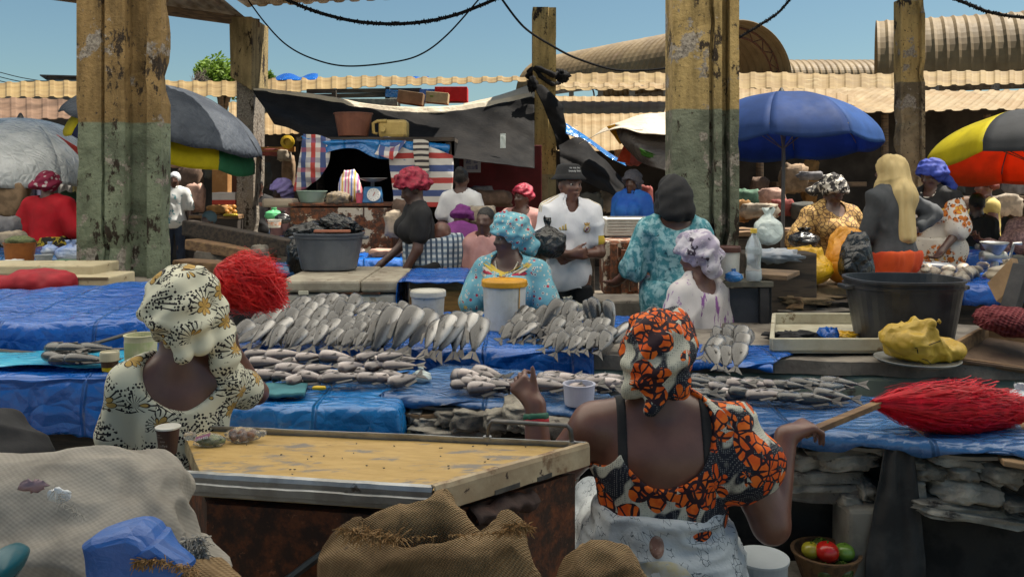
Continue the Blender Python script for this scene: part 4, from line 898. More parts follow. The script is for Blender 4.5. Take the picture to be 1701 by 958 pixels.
# stones: each one its own thing
def stone(px, py, w_, h_, Yo=0.0, flat=False, label='', sq=.6, grp=None, dp=.3, tilt=0, seed=0, Y=None):
    """px,py centre in the photo, w_,h_ in photo px"""
    Y = Y or (3.02+Yo); c = P(px, py, Y); k = px2(Y)
    mb = MB().blob((c.x, c.y+dp*.35, c.z), (w_*k/2, dp/2, h_*k/2), Matrix.Rotation(R(-tilt), 3, 'Y'), .24, 2.4, 40, 24, seed+px*.13, sq)
    o = mb.build('stone', STONE, label=label, cat='stone', group=grp, smooth=True)
    return o
SG = 'stones stacked under the near fish counter'
random.seed(3)
ST = [(1395, 745, 120, 26, 'flat pale stone slab under the counter edge, tilted up to the right beside her forearm', .45, -8), (1350, 765, 95, 40, 'brownish stone beside the raised forearm', .7, 0), (1412, 765, 110, 40, 'rounded grey stone slab left of the hanging black cloth', .6, -5), (1368, 790, 160, 26, 'long thin stone slab left of the hanging black cloth, upper', .4, -2), (1368, 806, 150, 20, 'long thin stone slab left of the hanging black cloth, lower', .4, 0),
      (1480, 745, 70, 34, 'dark stone just above the hanging black cloth', .7, 0), (1548, 783, 62, 40, 'mottled white and brown round stone right of the hanging black cloth', .75, 0), (1520, 768, 40, 22, 'small stone tucked above the mottled round stone', .7, 0), (1600, 785, 60, 34, 'brown stone wedged between the mottled and the oval stones', .7, 0), (1618, 820, 125, 48, 'big flat oval grey stone at right', .85, 3), (1590, 765, 100, 22, 'grey board like stone under the brown board', .4, 8), (1668, 790, 70, 46, 'layered brown stone near the right edge', .7, 5),
      (1590, 842, 170, 22, 'long layered slab over the dark opening, upper', .4, 6), (1620, 858, 210, 20, 'long layered slab over the dark opening, lower', .4, 8), (1440, 815, 32, 36, 'small pale stone above the concrete post', .7, 0), (1418, 832, 60, 30, 'jagged stone capping the concrete post', .6, 6), (1516, 815, 44, 50, 'angular stone just right of the hanging black cloth', .6, 0), (1688, 840, 50, 24, 'small flat stone at the right edge', .6, 0),
      (1260, 780, 70, 40, 'stone half hidden behind the raised elbow', .7, 0), (1300, 745, 60, 26, 'pale stone behind the gripping hand', .7, 0)]
for i, (x, y, a, b_, lb, sq, tl) in enumerate(ST): stone(x, y, a*.90, b_*.80, label=lb, Y=3.06-.00065*(x-1400), sq=sq*.75, tilt=-tl, seed=i, dp=.24, grp=SG)
ST2 = [(712, 705, 46, 30, 'small brown stone under the cardboard pile, leftmost'), (748, 695, 50, 26, 'whitish stone under the cardboard pile, second from the left'), (782, 698, 66, 38, 'peeling white stone in the middle under the cardboard pile'), (828, 700, 50, 34, 'grey wedge stone right of the peeling white stone'), (870, 695, 64, 40, 'grey slab stone behind the freezer handle'), (760, 718, 150, 16, 'long grey flagstone below the peeling white stone'), (690, 692, 26, 26, 'dark stone at the shaded left end of the cardboard pile'), (910, 712, 90, 26, 'flat stone just left of her wrist bracelets')]
for i, (x, y, a, b_, lb) in enumerate(ST2): stone(x, y, a, b_, Y=3.46-.0012*(x-700), label=lb, sq=.4, seed=i+40, dp=.26, grp=SG)
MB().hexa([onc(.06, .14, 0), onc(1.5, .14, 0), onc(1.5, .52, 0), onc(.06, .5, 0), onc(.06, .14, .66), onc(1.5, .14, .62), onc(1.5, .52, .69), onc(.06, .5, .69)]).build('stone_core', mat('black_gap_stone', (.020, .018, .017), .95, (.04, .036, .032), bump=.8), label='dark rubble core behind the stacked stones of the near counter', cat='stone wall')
q = P(1432, 845, 2.98); mb = MB(); mb.hexa([V((q.x-.06+a_, 2.97+b_, c_)) for a_, b_, c_ in ((0, 0, 0), (.135, -.02, 0), (.135, .14, 0), (0, .16, 0), (.008, 0, q.z), (.13, -.02, q.z+.012), (.13, .14, q.z+.012), (.008, .16, q.z))])
mb.build('concrete_post', mat('speckled_concrete', (.24, .225, .19), .9, (.17, .155, .13), bump=.7, bs=40, layers=(('n', 60, .66, (.06, .055, .045)),)), label='short rough concrete post under the near counter, left of the black cloth', cat='post', bevel=.015)
q = onc(.69, .12, .505); MB().blob((q.x, q.y, q.z), (.34, .10, .034), Matrix.Rotation(-.27, 3, 'Z'), .3, 4, 60, 16, 3, .3).build('concrete_lintel', CONC, label='rough concrete lintel over the dark opening by the bent elbow', cat='lintel', smooth=True)
# ---- mid ground counters
slab('concrete_counter', 'raised concrete kerb slab at the foot of the thick left column', (-4.3, 5.6), (-2.55, 5.9), (-2.4, 7.4), (-4.6, 7.4), .90, .12, CONC, base=CONC)
slab('concrete_counter', 'stepped dark concrete platform between the left column and the timber beams', (-3.0, 7.9), (-1.9, 7.9), (-1.9, 9.2), (-3.2, 9.2), .98, .1, CONC, base=CONC, inset=.02)
slab('concrete_counter', 'lower dark concrete step in front of the platform beside the left column', (-2.75, 7.3), (-1.6, 7.3), (-1.6, 7.85), (-2.8, 7.85), .86, .12, CONC, base=CONC, inset=.02)
slab('stall_table', 'table behind the grey tub spread with fish and blue tarp', (-2.6, 8.3), (-.6, 8.3), (-.5, 9.0), (-2.7, 9.2), .86, .05, WOODX, 'table', base=DKWOOD)
tarp('blue_tarp', 'deep blue tarp on the table behind the grey tub', (-2.6, 8.25, .87), (-.65, 8.25, .87), (-2.7, 9.1, .87), (-.55, 9.0, .87), BLUE, df=.2, amp=.03, seed=11, nu=50, nv=20)
slab('stall_table', 'table left of the grey tub under a faded blue tarp', (-2.45, 6.95), (-1.5, 6.95), (-1.5, 7.25), (-2.5, 7.25), .93, .05, WOODX, 'table', base=DKWOOD)
tarp('blue_tarp', 'faded blue tarp on the table left of the grey tub', (-2.6, 6.92, .94), (-1.75, 6.92, .94), (-2.7, 7.25, .94), (-1.75, 7.25, .94), BLUE3, df=.1, amp=.02, seed=12, nu=40, nv=16)
slab('stall_table', 'distant table with pale goods right of the flaking post', (-3.0, 10.2), (-1.2, 10.2), (-1.2, 11.0), (-3.0, 11.0), .92, .05, WOODX, 'table', base=DKWOOD)
tarp('blue_tarp', 'blue tarp on the distant table right of the flaking post', (-3.0, 10.15, .93), (-1.2, 10.15, .93), (-3.0, 11.0, .93), (-1.2, 11, .93), BLUE, df=.1, amp=.03, seed=13, nu=40, nv=14)
slab('stall_table', 'cluttered table in front of the woman in red', (-5.4, 7.6), (-3.9, 7.6), (-3.9, 8.5), (-5.6, 8.5), .92, .05, WOODX, 'table', base=DKWOOD)
tarp('blue_tarp', 'pale blue plastic covering the cluttered table by the woman in red', (-5.4, 7.55, .93), (-3.9, 7.55, .93), (-5.6, 8.5, .95), (-3.9, 8.5, .95), BLUE3, df=.15, amp=.05, seed=14, nu=40, nv=20)
slab('rubble_counter', 'crumbling earth brown counter under the yellow bags', (1.95, 6.05), (3.15, 6.0), (3.2, 6.75), (1.9, 6.75), .88, .10, mat('earth_slab', (.24, .17, .095), .95, (.15, .105, .06), ns=5, bump=.9, bs=30, bd=.015), base=DKWOOD)
slab('stall_table', 'table with clams and a blue tarp behind the black basin', (2.7, 6.3), (4.6, 6.2), (4.8, 7.1), (2.75, 7.1), .86, .05, WOODX, 'table', base=DKWOOD)
tarp('blue_tarp', 'blue tarp with clams behind the black basin', (3.2, 6.25, .875), (4.7, 6.15, .875), (3.25, 7.05, .90), (4.8, 7.05, .93), BLUE, df=.16, amp=.03, seed=15, nu=50, nv=26)
slab('stall_table', 'far table under the rainbow umbrella covered in blue', (4.1, 7.8), (5.6, 7.8), (5.6, 8.6), (4.1, 8.6), .98, .05, WOODX, 'table', base=DKWOOD)
tarp('blue_tarp', 'blue tarp on the far table under the rainbow umbrella', (4.05, 7.75, .99), (5.6, 7.75, .99), (4.05, 8.6, .99), (5.6, 8.6, .99), BLUE, df=.2, amp=.03, seed=16, nu=40, nv=20)
slab('stall_table', 'long rough stall counter in front of the dark shops under the blue umbrella', (2.2, 9.9), (7.5, 9.9), (7.5, 10.8), (2.2, 10.8), 1.05, .06, WOODX, 'counter', base=DKWOOD)
slab('stall_table', 'low brown counter behind the seated lady in the blue print', (-.9, 8.5), (.9, 8.4), (.9, 9.0), (-.9, 9.0), .95, .06, WOODX, 'counter', base=DKWOOD)
MB().beam(P(990, 512, 6.5)+V((-.3, 0, 0)), P(1075, 512, 6.3)+V((.3, 0, 0)), .4, .17).build('concrete_beam', CONC, label='grey concrete beam lying between the man in the bucket hat and the teal dress', cat='beam', bevel=.02)
MB().box((.85, 6.45, .29), (.9, .36, .58)).build('concrete_block', CONC, label='concrete block under the grey beam behind the fish display', cat='block', bevel=.02)
from mathutils.bvhtree import BVHTree
def WD(rot, x, y, z):
    a = R(-rot); return (x*math.cos(a)-y*math.sin(a), x*math.sin(a)+y*math.cos(a), z)
def kids(root, name): return [c for c in root.children if c.name.split('.')[0] == name][0]
def bvh(o): return BVHTree.FromPolygons([v.co for v in o.data.vertices], [tuple(p.vertices) for p in o.data.polygons])
def decal(name, target, root, org, dr, u, v, poly, m, off=.003, parent=None, thick=.002):
    """flat badge laid on a garment: outline (u,v) projected along dr on to it"""
    t = bvh(target); org, dr, u, v = V(org), V(dr).normalized(), V(u).normalized(), V(v).normalized(); vs = []
    c = (sum(p[0] for p in poly)/len(poly), sum(p[1] for p in poly)/len(poly))
    for p in [c]+[(c[0]+(q[0]-c[0])*.5, c[1]+(q[1]-c[1])*.5) for q in poly]+list(poly):
        o = org+u*p[0]+v*p[1]-dr*.6; hit = t.ray_cast(o, dr)[0]; vs.append((hit if hit is not None else o+dr*.6)-dr*off)
    n = len(poly); mb = MB(); mb.add(vs, [(0, 1+i, 1+(i+1) % n) for i in range(n)]+[(1+i, 1+n+i, 1+n+(i+1) % n, 1+(i+1) % n) for i in range(n)])
    return _local(mb, name, m, parent or root, thick=thick)
def ring(n, a, b=None, cx=0, cy=0): return [(cx+a*math.cos(2*math.pi*i/n), cy+(b or a)*math.sin(2*math.pi*i/n)) for i in range(n)]
# --- woman in the orange print (foreground right)
def strap_cut(x0, x1):
    def f(sk):
        s = sk['s']; return soft('bra_strap', [_inf(p, .005) for p in sk['T']], FAB['black'], sk['lo'], sk['hi'], .006, sk['root'], (), [((x0, 0, 0), (-1, 0, 0)), ((x1, 0, 0), (1, 0, 0)), (sk['hip']+sk['up']*.18, (0, 0, -1)), (sk['N']+sk['up']*.03, (0, 0, 1))])
    return f
def band(t0, t1, m):
    def f(sk):
        E, W, fd = sk['A'][1]; return soft('bracelet', [('c', E+(W-E)*t0, E+(W-E)*t1, .0445, .0425, 0), ('-c', E+(W-E)*(t0-.3), E+(W-E)*(t1+.3), .026, .026, 0)], m, sk['lo'], sk['hi'], .006, sk['root'], (), [(E+(W-E)*(t0-.02), E-W), (E+(W-E)*(t1+.02), W-E)])
    return f
r2 = 178
P2 = person('stout woman from behind in orange and black flower print, gripping a red duster', 1097, 2.65, 516, r2, .045, s=1.0, w=1.27, turn=-18, sit=True, h=.0075, skin=SKIN, arml=1.12, armw=1.2,
    armL=(WD(r2, -.15, .10, -.22), WD(r2, -.015, .06, .24)), handL=WD(r2, -.55, .35, .62), palmL=WD(r2, .3, 1, 0), armR=(WD(r2, .13, -.05, -.30), WD(r2, .09, .12, .26)), handR=WD(r2, .8, .25, .30), palmR=WD(r2, .25, .2, -1), curl=.85, fing=.0088, thumb=(WD(r2, -.12, .1, 1), 0),
    clothes=[top(ORANGE, 'dress', .34, .014, .020, zlo=.06, neck=(.0, .11, -.03), nr=(.150, .17, .190), arms=(-1,), flare=.042, back=((.24, .02, -.03), (.15, .22, .15)),
                 extra=[lambda sk: ('c', sk['S'][1]+(sk['A'][1][0]-sk['S'][1])*.62, sk['S'][1]+(sk['A'][1][0]-sk['S'][1])*.9, .068, .074, .01), ('-e', (0, 0, 9), (.01, .01, .01), None, 0)]),
             strap_cut(.112, .142), band(.78, .83, mat('red_bangle', (.50, .02, .03), .5)), band(.84, .88, mat('green_bangle', (.02, .12, .07), .5)), strap_cut(-.150, -.112), skirt(FAB['wrapper'], 'wrapper_skirt', .195, .03, hem=.1, fold=((.010, (14, 14, 26)), (.008, (10, 10, 24), 1))),
             wrap(ORANGE, 'head_wrap', 1.17, 1.02, ((.02, .105, -.045), (.045, .04, .05)), (((-.02, .09, -.03), (.005, .125, -.125), .035, .022), ((.05, .08, .0), (.07, .075, -.075), .045, .04), ((-.05, .08, .0), (-.065, .07, -.07), .045, .04)), rolls=4, tw=.005)])
sk2 = P2
ws = kids(P2, 'wrapper_skirt')
for nm, (cx, cz), rr_, m_, k_ in (('printed_portrait', (.035, .575), (.022, .030), mat('print_brown', (.24, .12, .09), .8, (.40, .28, .22), ns=40), 0), ('printed_robe', (.02, .49), (.085, .05), mat('print_ochre', (.50, .44, .26), .8, (.46, .46, .42), ns=12), 1)):
    decal(nm, ws, P2, (cx, 0, cz), (0, -1, 0), (1, 0, 0), (0, 0, 1), ring(18, *rr_), m_, .002)
mb = MB(); rx = random.Random(2)
for k, tx in enumerate(('DESIGN  N',)):
    mt = Matrix.Translation((-.135, .19, .615)) @ Matrix.Rotation(math.pi, 4, 'Z') @ Matrix.Rotation(math.pi/2, 4, 'X'); mb.text(tx, .016, mt)
tb = bvh(ws)
for i, v in enumerate(mb.v):
    h_ = tb.ray_cast(V((v.x, .8, v.z)), V((0, -1, 0)))[0]
    if h_: mb.v[i] = h_+V((0, .002, 0))
_local(mb, 'printed_lettering', FAB['navy'], P2, False)
# stool under her and under the other woman
def stool(label, px, Y, z, s=.17):
    x = (px-850.5)/F*Y; r_ = thing('wooden_stool', label, 'stool', (x, Y, 0))
    MB().lathe([(s, z-.04), (s, z)], (x, Y, 0), 20).build('seat', WOOD, r_, bevel=.006)
    for a in range(4): MB().tube([V((x+.13*math.cos(a*1.57+.8), Y+.13*math.sin(a*1.57+.8), z-.04)), V((x+.17*math.cos(a*1.57+.8), Y+.17*math.sin(a*1.57+.8), 0))], .018, 6).build('leg', WOOD, r_)
stool('low wooden stool under the woman in the orange flower print', 1097, 2.63, .33)
stool('wooden stool under the woman in the cream print dress', 300, 2.8, .45)
# --- woman in the cream print (foreground left)
r1 = 198
P1 = person('woman from behind in cream dress and headscarf with ochre petals, holding a coral duster', 298, 2.80, 446, r1, .062, w=.88, turn=14, sit=True, h=.0075, curl=1.0,
    armR=(WD(r1, .06, .5, -.2), WD(r1, -.06, -.13, .20)), handR=WD(r1, -.02, .05, 1), palmR=WD(r1, -.7, -.2, 0), armL=((.28, -.12, -1), (0, -.5, -.8)),
    clothes=[top(CREAM, 'dress', .58, .018, .018, zlo=-.05, neck=(-.015, .10, .025), nr=(.140, .19, .165), flare=.008, fold=((.012, (8, 8, 4)), (.004, (25, 25, 12)))), skirt(CREAM, 'skirt', .08, .03),
             wrap(CREAM, 'headscarf', 1.2, 1.2, ((-.015, .10, .02), (.055, .04, .05)), (((-.075, .05, .06), (-.125, .085, -.10), .06, .05), ((-.115, .085, -.08), (-.135, .09, -.19), .046, .042), ((.02, .115, .01), (.015, .125, -.085), .034, .030), ((-.04, .11, .02), (-.05, .12, -.075), .034, .030), ((.0, .03, .10), (-.05, .06, .12), .07, .06)), rolls=3, tw=.006, fold=((.006, (22, 22, 22)),))])
# --- dusters
def duster(label, a, b, tip, m, n, rad, droop, stick, Lh=.02, side=None, seed=1, fine=.0016, curl_=.16):
    a, b, tip = V(a), V(b), V(tip); root = thing('raffia_duster', label, 'duster', a)
    MB().beam(a, b, stick*1.5, stick).build('handle', WOODX, root, bevel=.002)
    rr = random.Random(seed); mb = MB(); ax = (tip-b); L = ax.length; axn = ax.normalized(); vs = []; fs = []
    for i in range(n):
        ang = rr.uniform(0, 2*math.pi); u = axn.orthogonal().normalized(); w_ = axn.cross(u); d = u*math.cos(ang)+w_*math.sin(ang)
        k = rr.random()**.6; ln = L*rr.uniform(.55, 1.05); st = b+axn*L*rr.uniform(-.05, .45)*(1 if rr.random() < .75 else .2); ln = min(ln, (tip-st).length*1.06)
        pts = []; ph = rr.uniform(0, 6); 
        for j in range(6):
            t = j/5; r_ = rad*k*(math.sin(math.pi*min(1, .12+.80*((st-b).length+ln*t)/L)))**.75
            p = st+axn*ln*t+d*r_*min(1, t*3+.3)+V((0, 0, -droop*t*t))+V((rr.uniform(-1, 1), rr.uniform(-1, 1), rr.uniform(-1, 1)))*rad*curl_*t
            pts.append(p)
        wd = d.cross(axn).normalized()*fine*rr.uniform(.7, 1.5)
        for j in range(6): vs += [pts[j]-wd, pts[j]+wd]
        o = i*12; fs += [(o+2*j, o+2*j+1, o+2*j+3, o+2*j+2) for j in range(5)]
    mb.add(vs, fs); mb.build('fringe', m, root, weld=False)
    core = MB().tube([b.lerp(tip, t)+V((0, 0, -droop*t*t)) for t in (0, .2, .45, .7, .9)], [rad*.2, rad*.38, rad*.36, rad*.22, rad*.04], 14); core.build('fringe_core', mat('dark_raffia', (.16, .004, .01), .8, (.34, .008, .02), ns=40, an=(1, 1, 1)), root, smooth=True)
    return root
duster('big red raffia duster lying across the dark blue tarp, its wooden handle in a hand', P(1334, 722, 2.79), P(1460, 670, 2.98), P(1694, 694, 3.05), REDFR, 4600, .088, -.035, .020, seed=2, fine=.0018, curl_=.30)
duster('coral red raffia duster held upright beside the cream headscarf', P(360, 552, 2.955), P(362, 446, 2.96), P(448, 486, 3.0), REDFR2, 3400, .100, -.0, .012, seed=3, fine=.0014, curl_=.55)
# --- man in white football shirt
r3 = 8
def hat(sk):
    mb = MB(); c = V(sk['hp'](0, .012, .035)); m = Matrix(sk['Rh'].tolist())
    mb.lathe([(.126, .004), (.130, .010), (.102, .040), (.098, .048), (.086, .100), (.076, .112), (.05, .118), (0, .120)], c, 28, .94, 1.06, m)
    o = _local(mb, 'bucket_hat', FAB['black'], sk['root'], thick=.003)
    t = MB(); rr = random.Random(4)
    for row in range(2):
        tx = ('to me the', 'beauty lives')[row]
        t.text(tx, .020, Matrix.Translation(c+V((.028, -.2, .088-.022*row))) @ Matrix.Rotation(math.pi/2, 4, 'X'))
    bv = bvh(o)
    for i, v in enumerate(t.v):
        h_ = bv.ray_cast(V((v.x, -.5, v.z)), V((0, 1, 0)))[0]
        if h_: t.v[i] = h_+V((0, -.0025, 0))
    _local(t, 'hat_lettering', FAB['white'], o, False)
P3 = person('young man standing in a white football shirt and black bucket hat, hugging a black bag', 946, 6.0, 268, r3, .06, w=.90, fem=False, h=.0105, turn=22, eyes=True, skin=SKIN, curl=.9,
    armR=((-.28, -.22, -1), (.66, -.62, .0)), handR=(.9, -.4, .05), palmR=(.2, 1, .2), armL=((.24, -.16, -1), (-.9, -.55, .0)), handL=(-.95, -.2, -.3), palmL=(.1, 1, 0),
    clothes=[top(FAB['jersey'], 'football_shirt', .66, .032, .024, zlo=-.10, neck=(0, -.045, .005), nr=(.062, .075, .075), flare=.012, fold=((.012, (7, 7, 6)), (.010, (6, 6, 6), 1), (.005, (18, 18, 14)))), trousers(FAB['black'], 'trousers', -.07), hat, crop(FAB['hair'], 'hair', .98)])
js = kids(P3, 'football_shirt')
for k in range(3):   # three slanted bars badge on one side of the chest
    x = -.085+k*.017; decal('sport_badge', js, P3, (x, 0, 1.305), (0, 1, 0), (1, 0, 0), (0, 0, 1), [(-.010, 0), (.004, 0), (-.006+.003*k, .022+.012*k), (-.016+.003*k, .016+.012*k)], mat('badge_gold', (.48, .36, .12), .6), .003)
crest = decal('club_crest', js, P3, (.10, 0, 1.31), (0, 1, 0), (1, 0, 0), (0, 0, 1), ring(18, .026), mat('crest_gold', (.52, .36, .13), .6), .003)
for nm, pl, m_, o_ in (('crest_disc', ring(16, .019), FAB['white'], .005), ('crest_band', [(-.017, -.012), (-.008, -.018), (.017, .012), (.009, .017)], mat('crest_purple', (.16, .07, .2), .6), .0065), ('crest_letters', [(-.010, .008), (-.004, .012), (0, 0), (.006, .012), (.011, .006), (.004, -.010), (-.006, -.008)], mat('crest_ink', (.40, .14, .06), .6), .0072), ('crest_crown', [(-.017, .027), (.017, .027), (.021, .047), (.009, .039), (0, .052), (-.009, .039), (-.021, .047)], mat('crest_gold2', (.55, .33, .10), .6), .0045)):
    decal(nm, js, P3, (.10, 0, 1.31), (0, 1, 0), (1, 0, 0), (0, 0, 1), pl, m_, o_, parent=crest)
# --- lady in light blue print
def necklace(sk):
    mb = MB(); N = V(sk['N']); pts = []
    t = [_inf(p, .02) for p in sk['T']]
    bl = bvh(kids(sk['root'], 'dress')); bb = bvh(kids(sk['root'], 'body'))
    for i in range(46):
        a = -1+2*i/45; x = .078*a; z = N.z-.03-.17*(1-abs(a))**.9+.02
        d = V((0, 1, 0)); o = V((x, -.6, z)); h1 = bl.ray_cast(o, d)[0]; h2 = bb.ray_cast(o, d)[0]
        c = [h for h in (h1, h2) if h]; 
        if c: p = min(c, key=lambda q: q.y); mb.blob(p+V((0, -.004, 0)), (.0062,)*3, None, 0, seg=6, rings=4)
    if mb.v: _local(mb, 'bead_necklace', mat('pearl_bead', (.60, .56, .48), .3, bump=0), sk['root'])
r4 = -22
P4 = person('seated woman in light blue dotted dress and headwrap behind the yellow lidded tub', 847, 5.5, 353, r4, .06, w=1.04, turn=-46, nod=4, sit=True, h=.0105, eyes=True, skin=SKIN2,
    armR=((-.38, -.15, -1), (-.1, -.8, -.55)), armL=((.42, .05, -1), (.10, -.75, -.35)), palmL=(0, 0, -1), palmR=(0, 0, -1),
    clothes=[top(FAB['blueprint'], 'dress', .80, .020, .034, zlo=-.05, neck=(0, -.05, -.01), nr=(.105, .10, .095), flare=.02), skirt(FAB['blueprint'], 'skirt', .08), necklace,
             wrap(FAB['blueprint'], 'head_wrap', 1.16, 1.15, ((-.02, -.01, .15), (.05, .06, .03)), (((0, .08, .03), (.02, .13, -.06), .075, .07), ((0, .05, .08), (0, .09, .09), .08, .06)), rolls=4)])
ds = kids(P4, 'dress')
for i, (z_, c_) in enumerate(((1.06, (.58, .42, .07)), (1.035, (.62, .55, .46)), (1.01, (.40, .03, .07)), (.985, (.60, .52, .42)), (.96, (.58, .42, .07)))):
    decal('yoke_band', ds, P4, (0, 0, z_), (0, 1, 0), (1, 0, 0), (0, 0, 1), [(-.16, .05), (-.14, .065), (0, -.02), (.14, .065), (.16, .05), (0, -.045)], mat('yoke%d' % i, c_, .8), .003)
stool('wooden stool under the seated woman in light blue', 847, 5.52, .55)
# --- woman in teal with black scarf
P5 = person('woman from behind in a teal dyed dress with a black scarf over her hair', 1118, 5.65, 294, 184, .035, w=1.0, h=.0105, skin=SKIN, nod=8,
    armL=((.40, -.12, -1), (.25, -.9, -.45)), armR=((-.42, -.05, -1), (.05, -.8, -.6)),
    clothes=[top(FAB['teal'], 'dress', .95, .022, .030, zlo=-.05, neck=(0, .04, .0), nr=(.11, .12, .085), flare=.022, fold=((.012, (9, 9, 3)), (.010, (8, 8, 3), 1), (.004, (26, 26, 9)))), skirt(FAB['teal'], 'skirt', .1, .035),
             wrap(FAB['black'], 'black_scarf', 1.14, 1.05, None, (((.04, .075, .03), (.06, .085, -.10), .07, .06), ((-.04, .075, .03), (-.06, .085, -.10), .07, .06), ((0, .08, .03), (0, .105, -.12), .07, .05), ((.09, .0, .0), (.10, .0, -.09), .035, .04), ((-.09, .0, .0), (-.10, .0, -.09), .035, .04)), rolls=1, tw=.003, fold=((.006, (16, 16, 8)),))])
P6 = person('seated woman with a lilac print headwrap and white and purple dyed dress', 1157, 5.05, 383, 222, .05, w=.98, sit=True, h=.0105, nod=8, turn=10,
    clothes=[top(FAB['tiedye'], 'dress', .9, .02, .034, zlo=-.06, neck=(0, .06, .0), nr=(.10, .12, .085), flare=.02), skirt(FAB['tiedye'], 'skirt', .08),
             wrap(FAB['lilac'], 'head_wrap', 1.2, 1.02, ((-.02, .10, .02), (.06, .05, .06)), (((0, .08, .02), (.02, .10, -.07), .07, .06),), rolls=4)])
P7 = person('woman in a tan patterned blouse and black and white headscarf behind yellow bags', 1384, 7.2, 290, 12, .05, w=1.16, h=.0115, nod=28, turn=14, skin=SKIN2, eyes=False,
    armR=((-.55, -.05, -.8), (.15, -.85, -.30)), armL=((.5, -.1, -.8), (-.6, -.7, -.25)), handR=(.5, -.8, -.2), palmR=(0, 0, -1), palmL=(0, 0, -1),
    clothes=[top(FAB['tan'], 'blouse', .85, .02, .03, zlo=-.1, neck=(0, -.06, .01), nr=(.09, .09, .085), flare=.025), skirt(FAB['black'], 'skirt', .1), wrap(FAB['bw'], 'headscarf', 1.1, 1.02, ((.0, .10, -.01), (.06, .06, .06)), (((-.01, .09, -.01), (-.08, .15, -.07), .05, .045),), rolls=2)])
def veil(m):
    def f(sk):
        hp = sk['hp']; Rh = sk['Rh']; P_ = [('e', hp(0, .01, .035), (.094, .118, .108), Rh, .02), ('c', hp(0, .03, .0), hp(0, .09, -.20), .088, .105, .05), ('c', hp(.03, .08, -.18), hp(.055, .12, -.50), .095, .062, .05), ('c', hp(0, -.02, -.07), hp(.02, -.03, -.20), .075, .09, .04), ('c', hp(-.04, .07, -.16), hp(-.06, .10, -.30), .075, .045, .04), ('-e', hp(0, -.10, -.03), (.062, .07, .085), Rh, 0)]
        c = np.array(hp(0, .04, -.2)); ex = np.array([.32, .32, .46])
        return soft('veil', P_, m, c-ex, c+ex, .009, sk['root'], ((.016, (26, 26, 2.2)), (.008, (12, 12, 3), 1), (.004, (55, 55, 6))))
    return f
P8 = person('tall woman in a long sand coloured veil, charcoal top and orange skirt', 1482, 6.6, 256, 205, .03, w=1.0, h=.0115, turn=25, lean=4, skin=SKIN2,
    armR=(WD(205, .85, .10, -.42), WD(205, -.62, -.25, -.35)), armL=((.15, -.2, -1), (-.15, -.5, -.7)), curl=.6,
    clothes=[top(FAB['greytop'], 'long_top', 1.8, .024, .024, zlo=-.06, neck=(0, 0, .09), nr=(.06, .06, .06)), skirt(FAB['orangeskirt'], 'skirt', .02, .03, fold=((.012, (22, 22, 3)), (.005, (50, 50, 6)))), veil(FAB['hijab'])])
P9 = person('woman in a royal blue headwrap and white dress with large orange sunbursts', 1552, 7.6, 264, -68, .05, w=1.1, h=.0115, lean=8, nod=12, skin=SKIN2,
    armR=((-.12, -.35, -1), (.1, -.8, -.5)), armL=((.2, .05, -1), (0, -.7, -.6)),
    clothes=[top(FAB['black'], 'shawl', .35, .024, .03, zlo=.36, neck=(0, -.05, .02), nr=(.075, .075, .075)), top(FAB['sun'], 'dress', .9, .018, .034, zlo=-.06, neck=(0, 0, .0), nr=(.10, .10, .10), flare=.03), skirt(FAB['sun'], 'skirt', .1, .04),
             wrap(FAB['royal'], 'head_wrap', 1.2, 1.05, ((0, .09, .05), (.07, .07, .07)), (((.0, .09, .0), (.05, .15, -.13), .055, .045), ((.05, .14, -.11), (.07, .17, -.24), .045, .03)), rolls=3)])
P10 = person('person in dark clothes from behind, between the sunburst and pale yellow dresses', 1622, 8.2, 321, 170, .01, w=.85, s=.9, h=.014, skin=SKIN2, clothes=[top(FAB['black'], 'shirt', .9), skirt(FAB['black']), crop(FAB['hair'], 'hair', .99)])
P11 = person('woman in a pale yellow sleeveless dress and rust print scarf by the rainbow umbrella', 1640, 9.6, 289, -100, .04, w=1.0, h=.014, lean=5, clothes=[top(FAB['yellow'], 'dress', .1, nr=(.10, .1, .085)), skirt(FAB['yellow']), wrap(FAB['rust'], 'headscarf', 1.12, 1.0, ((0, .09, .04), (.06, .06, .06)), rolls=3)])
P12 = person('person in a dusty pink speckled sleeve cut off by the right edge', 1722, 7.7, 318, -60, .03, w=1.05, h=.014, armL=((.2, -.3, -1), (-.2, -.8, .1)), armR=((-.2, -.55, -.7), (-.1, -.8, .35)), clothes=[top(mat('pink_speckled', (.42, .26, .26), .85, (.20, .12, .13), ns=40, bump=.3), 'blouse', 1.7, .03, .035), skirt(FAB['black']), wrap(FAB['rust'], 'headscarf', 1.05)])
# --- mid left group
P13 = person('woman in a crinkled maroon headwrap and black top carrying a baby on her back', 690, 7.0, 284, -74, .055, w=1.05, h=.0115, lean=7, nod=22, skin=SKIN2,
    armL=((.12, -.12, -1), (-.08, -.5, -.85)), armR=((-.1, -.35, -1), (.05, -.7, -.6)),
    clothes=[top(FAB['black'], 'top', .6, .02, .028, zlo=.0, neck=(0, 0, .05), nr=(.085, .085, .06)), skirt(FAB['black'], 'skirt', .03), wrap(FAB['maroon'], 'head_wrap', 1.3, 1.08, ((0, .06, .10), (.09, .09, .06)), rolls=4, tw=.009, fold=((.012, (40, 40, 40)),)),
             lambda sk: soft('baby_sling', [_inf(p, .03) for p in sk['T'][:2]]+[('e', sk['hip']+np.array([0, .17, .16]), (.19, .19, .19), None, .09), ('e', sk['hip']+np.array([0, .14, .02]), (.18, .17, .12), None, .08)], CHECK, sk['lo']-.15, sk['hi']+.15, .0115, sk['root'], FOLD, [(sk['hip']+np.array([0, 0, .235]), (0, -.1, 1)), (sk['hip']+np.array([0, 0, -.12]), (0, 0, -1))])])
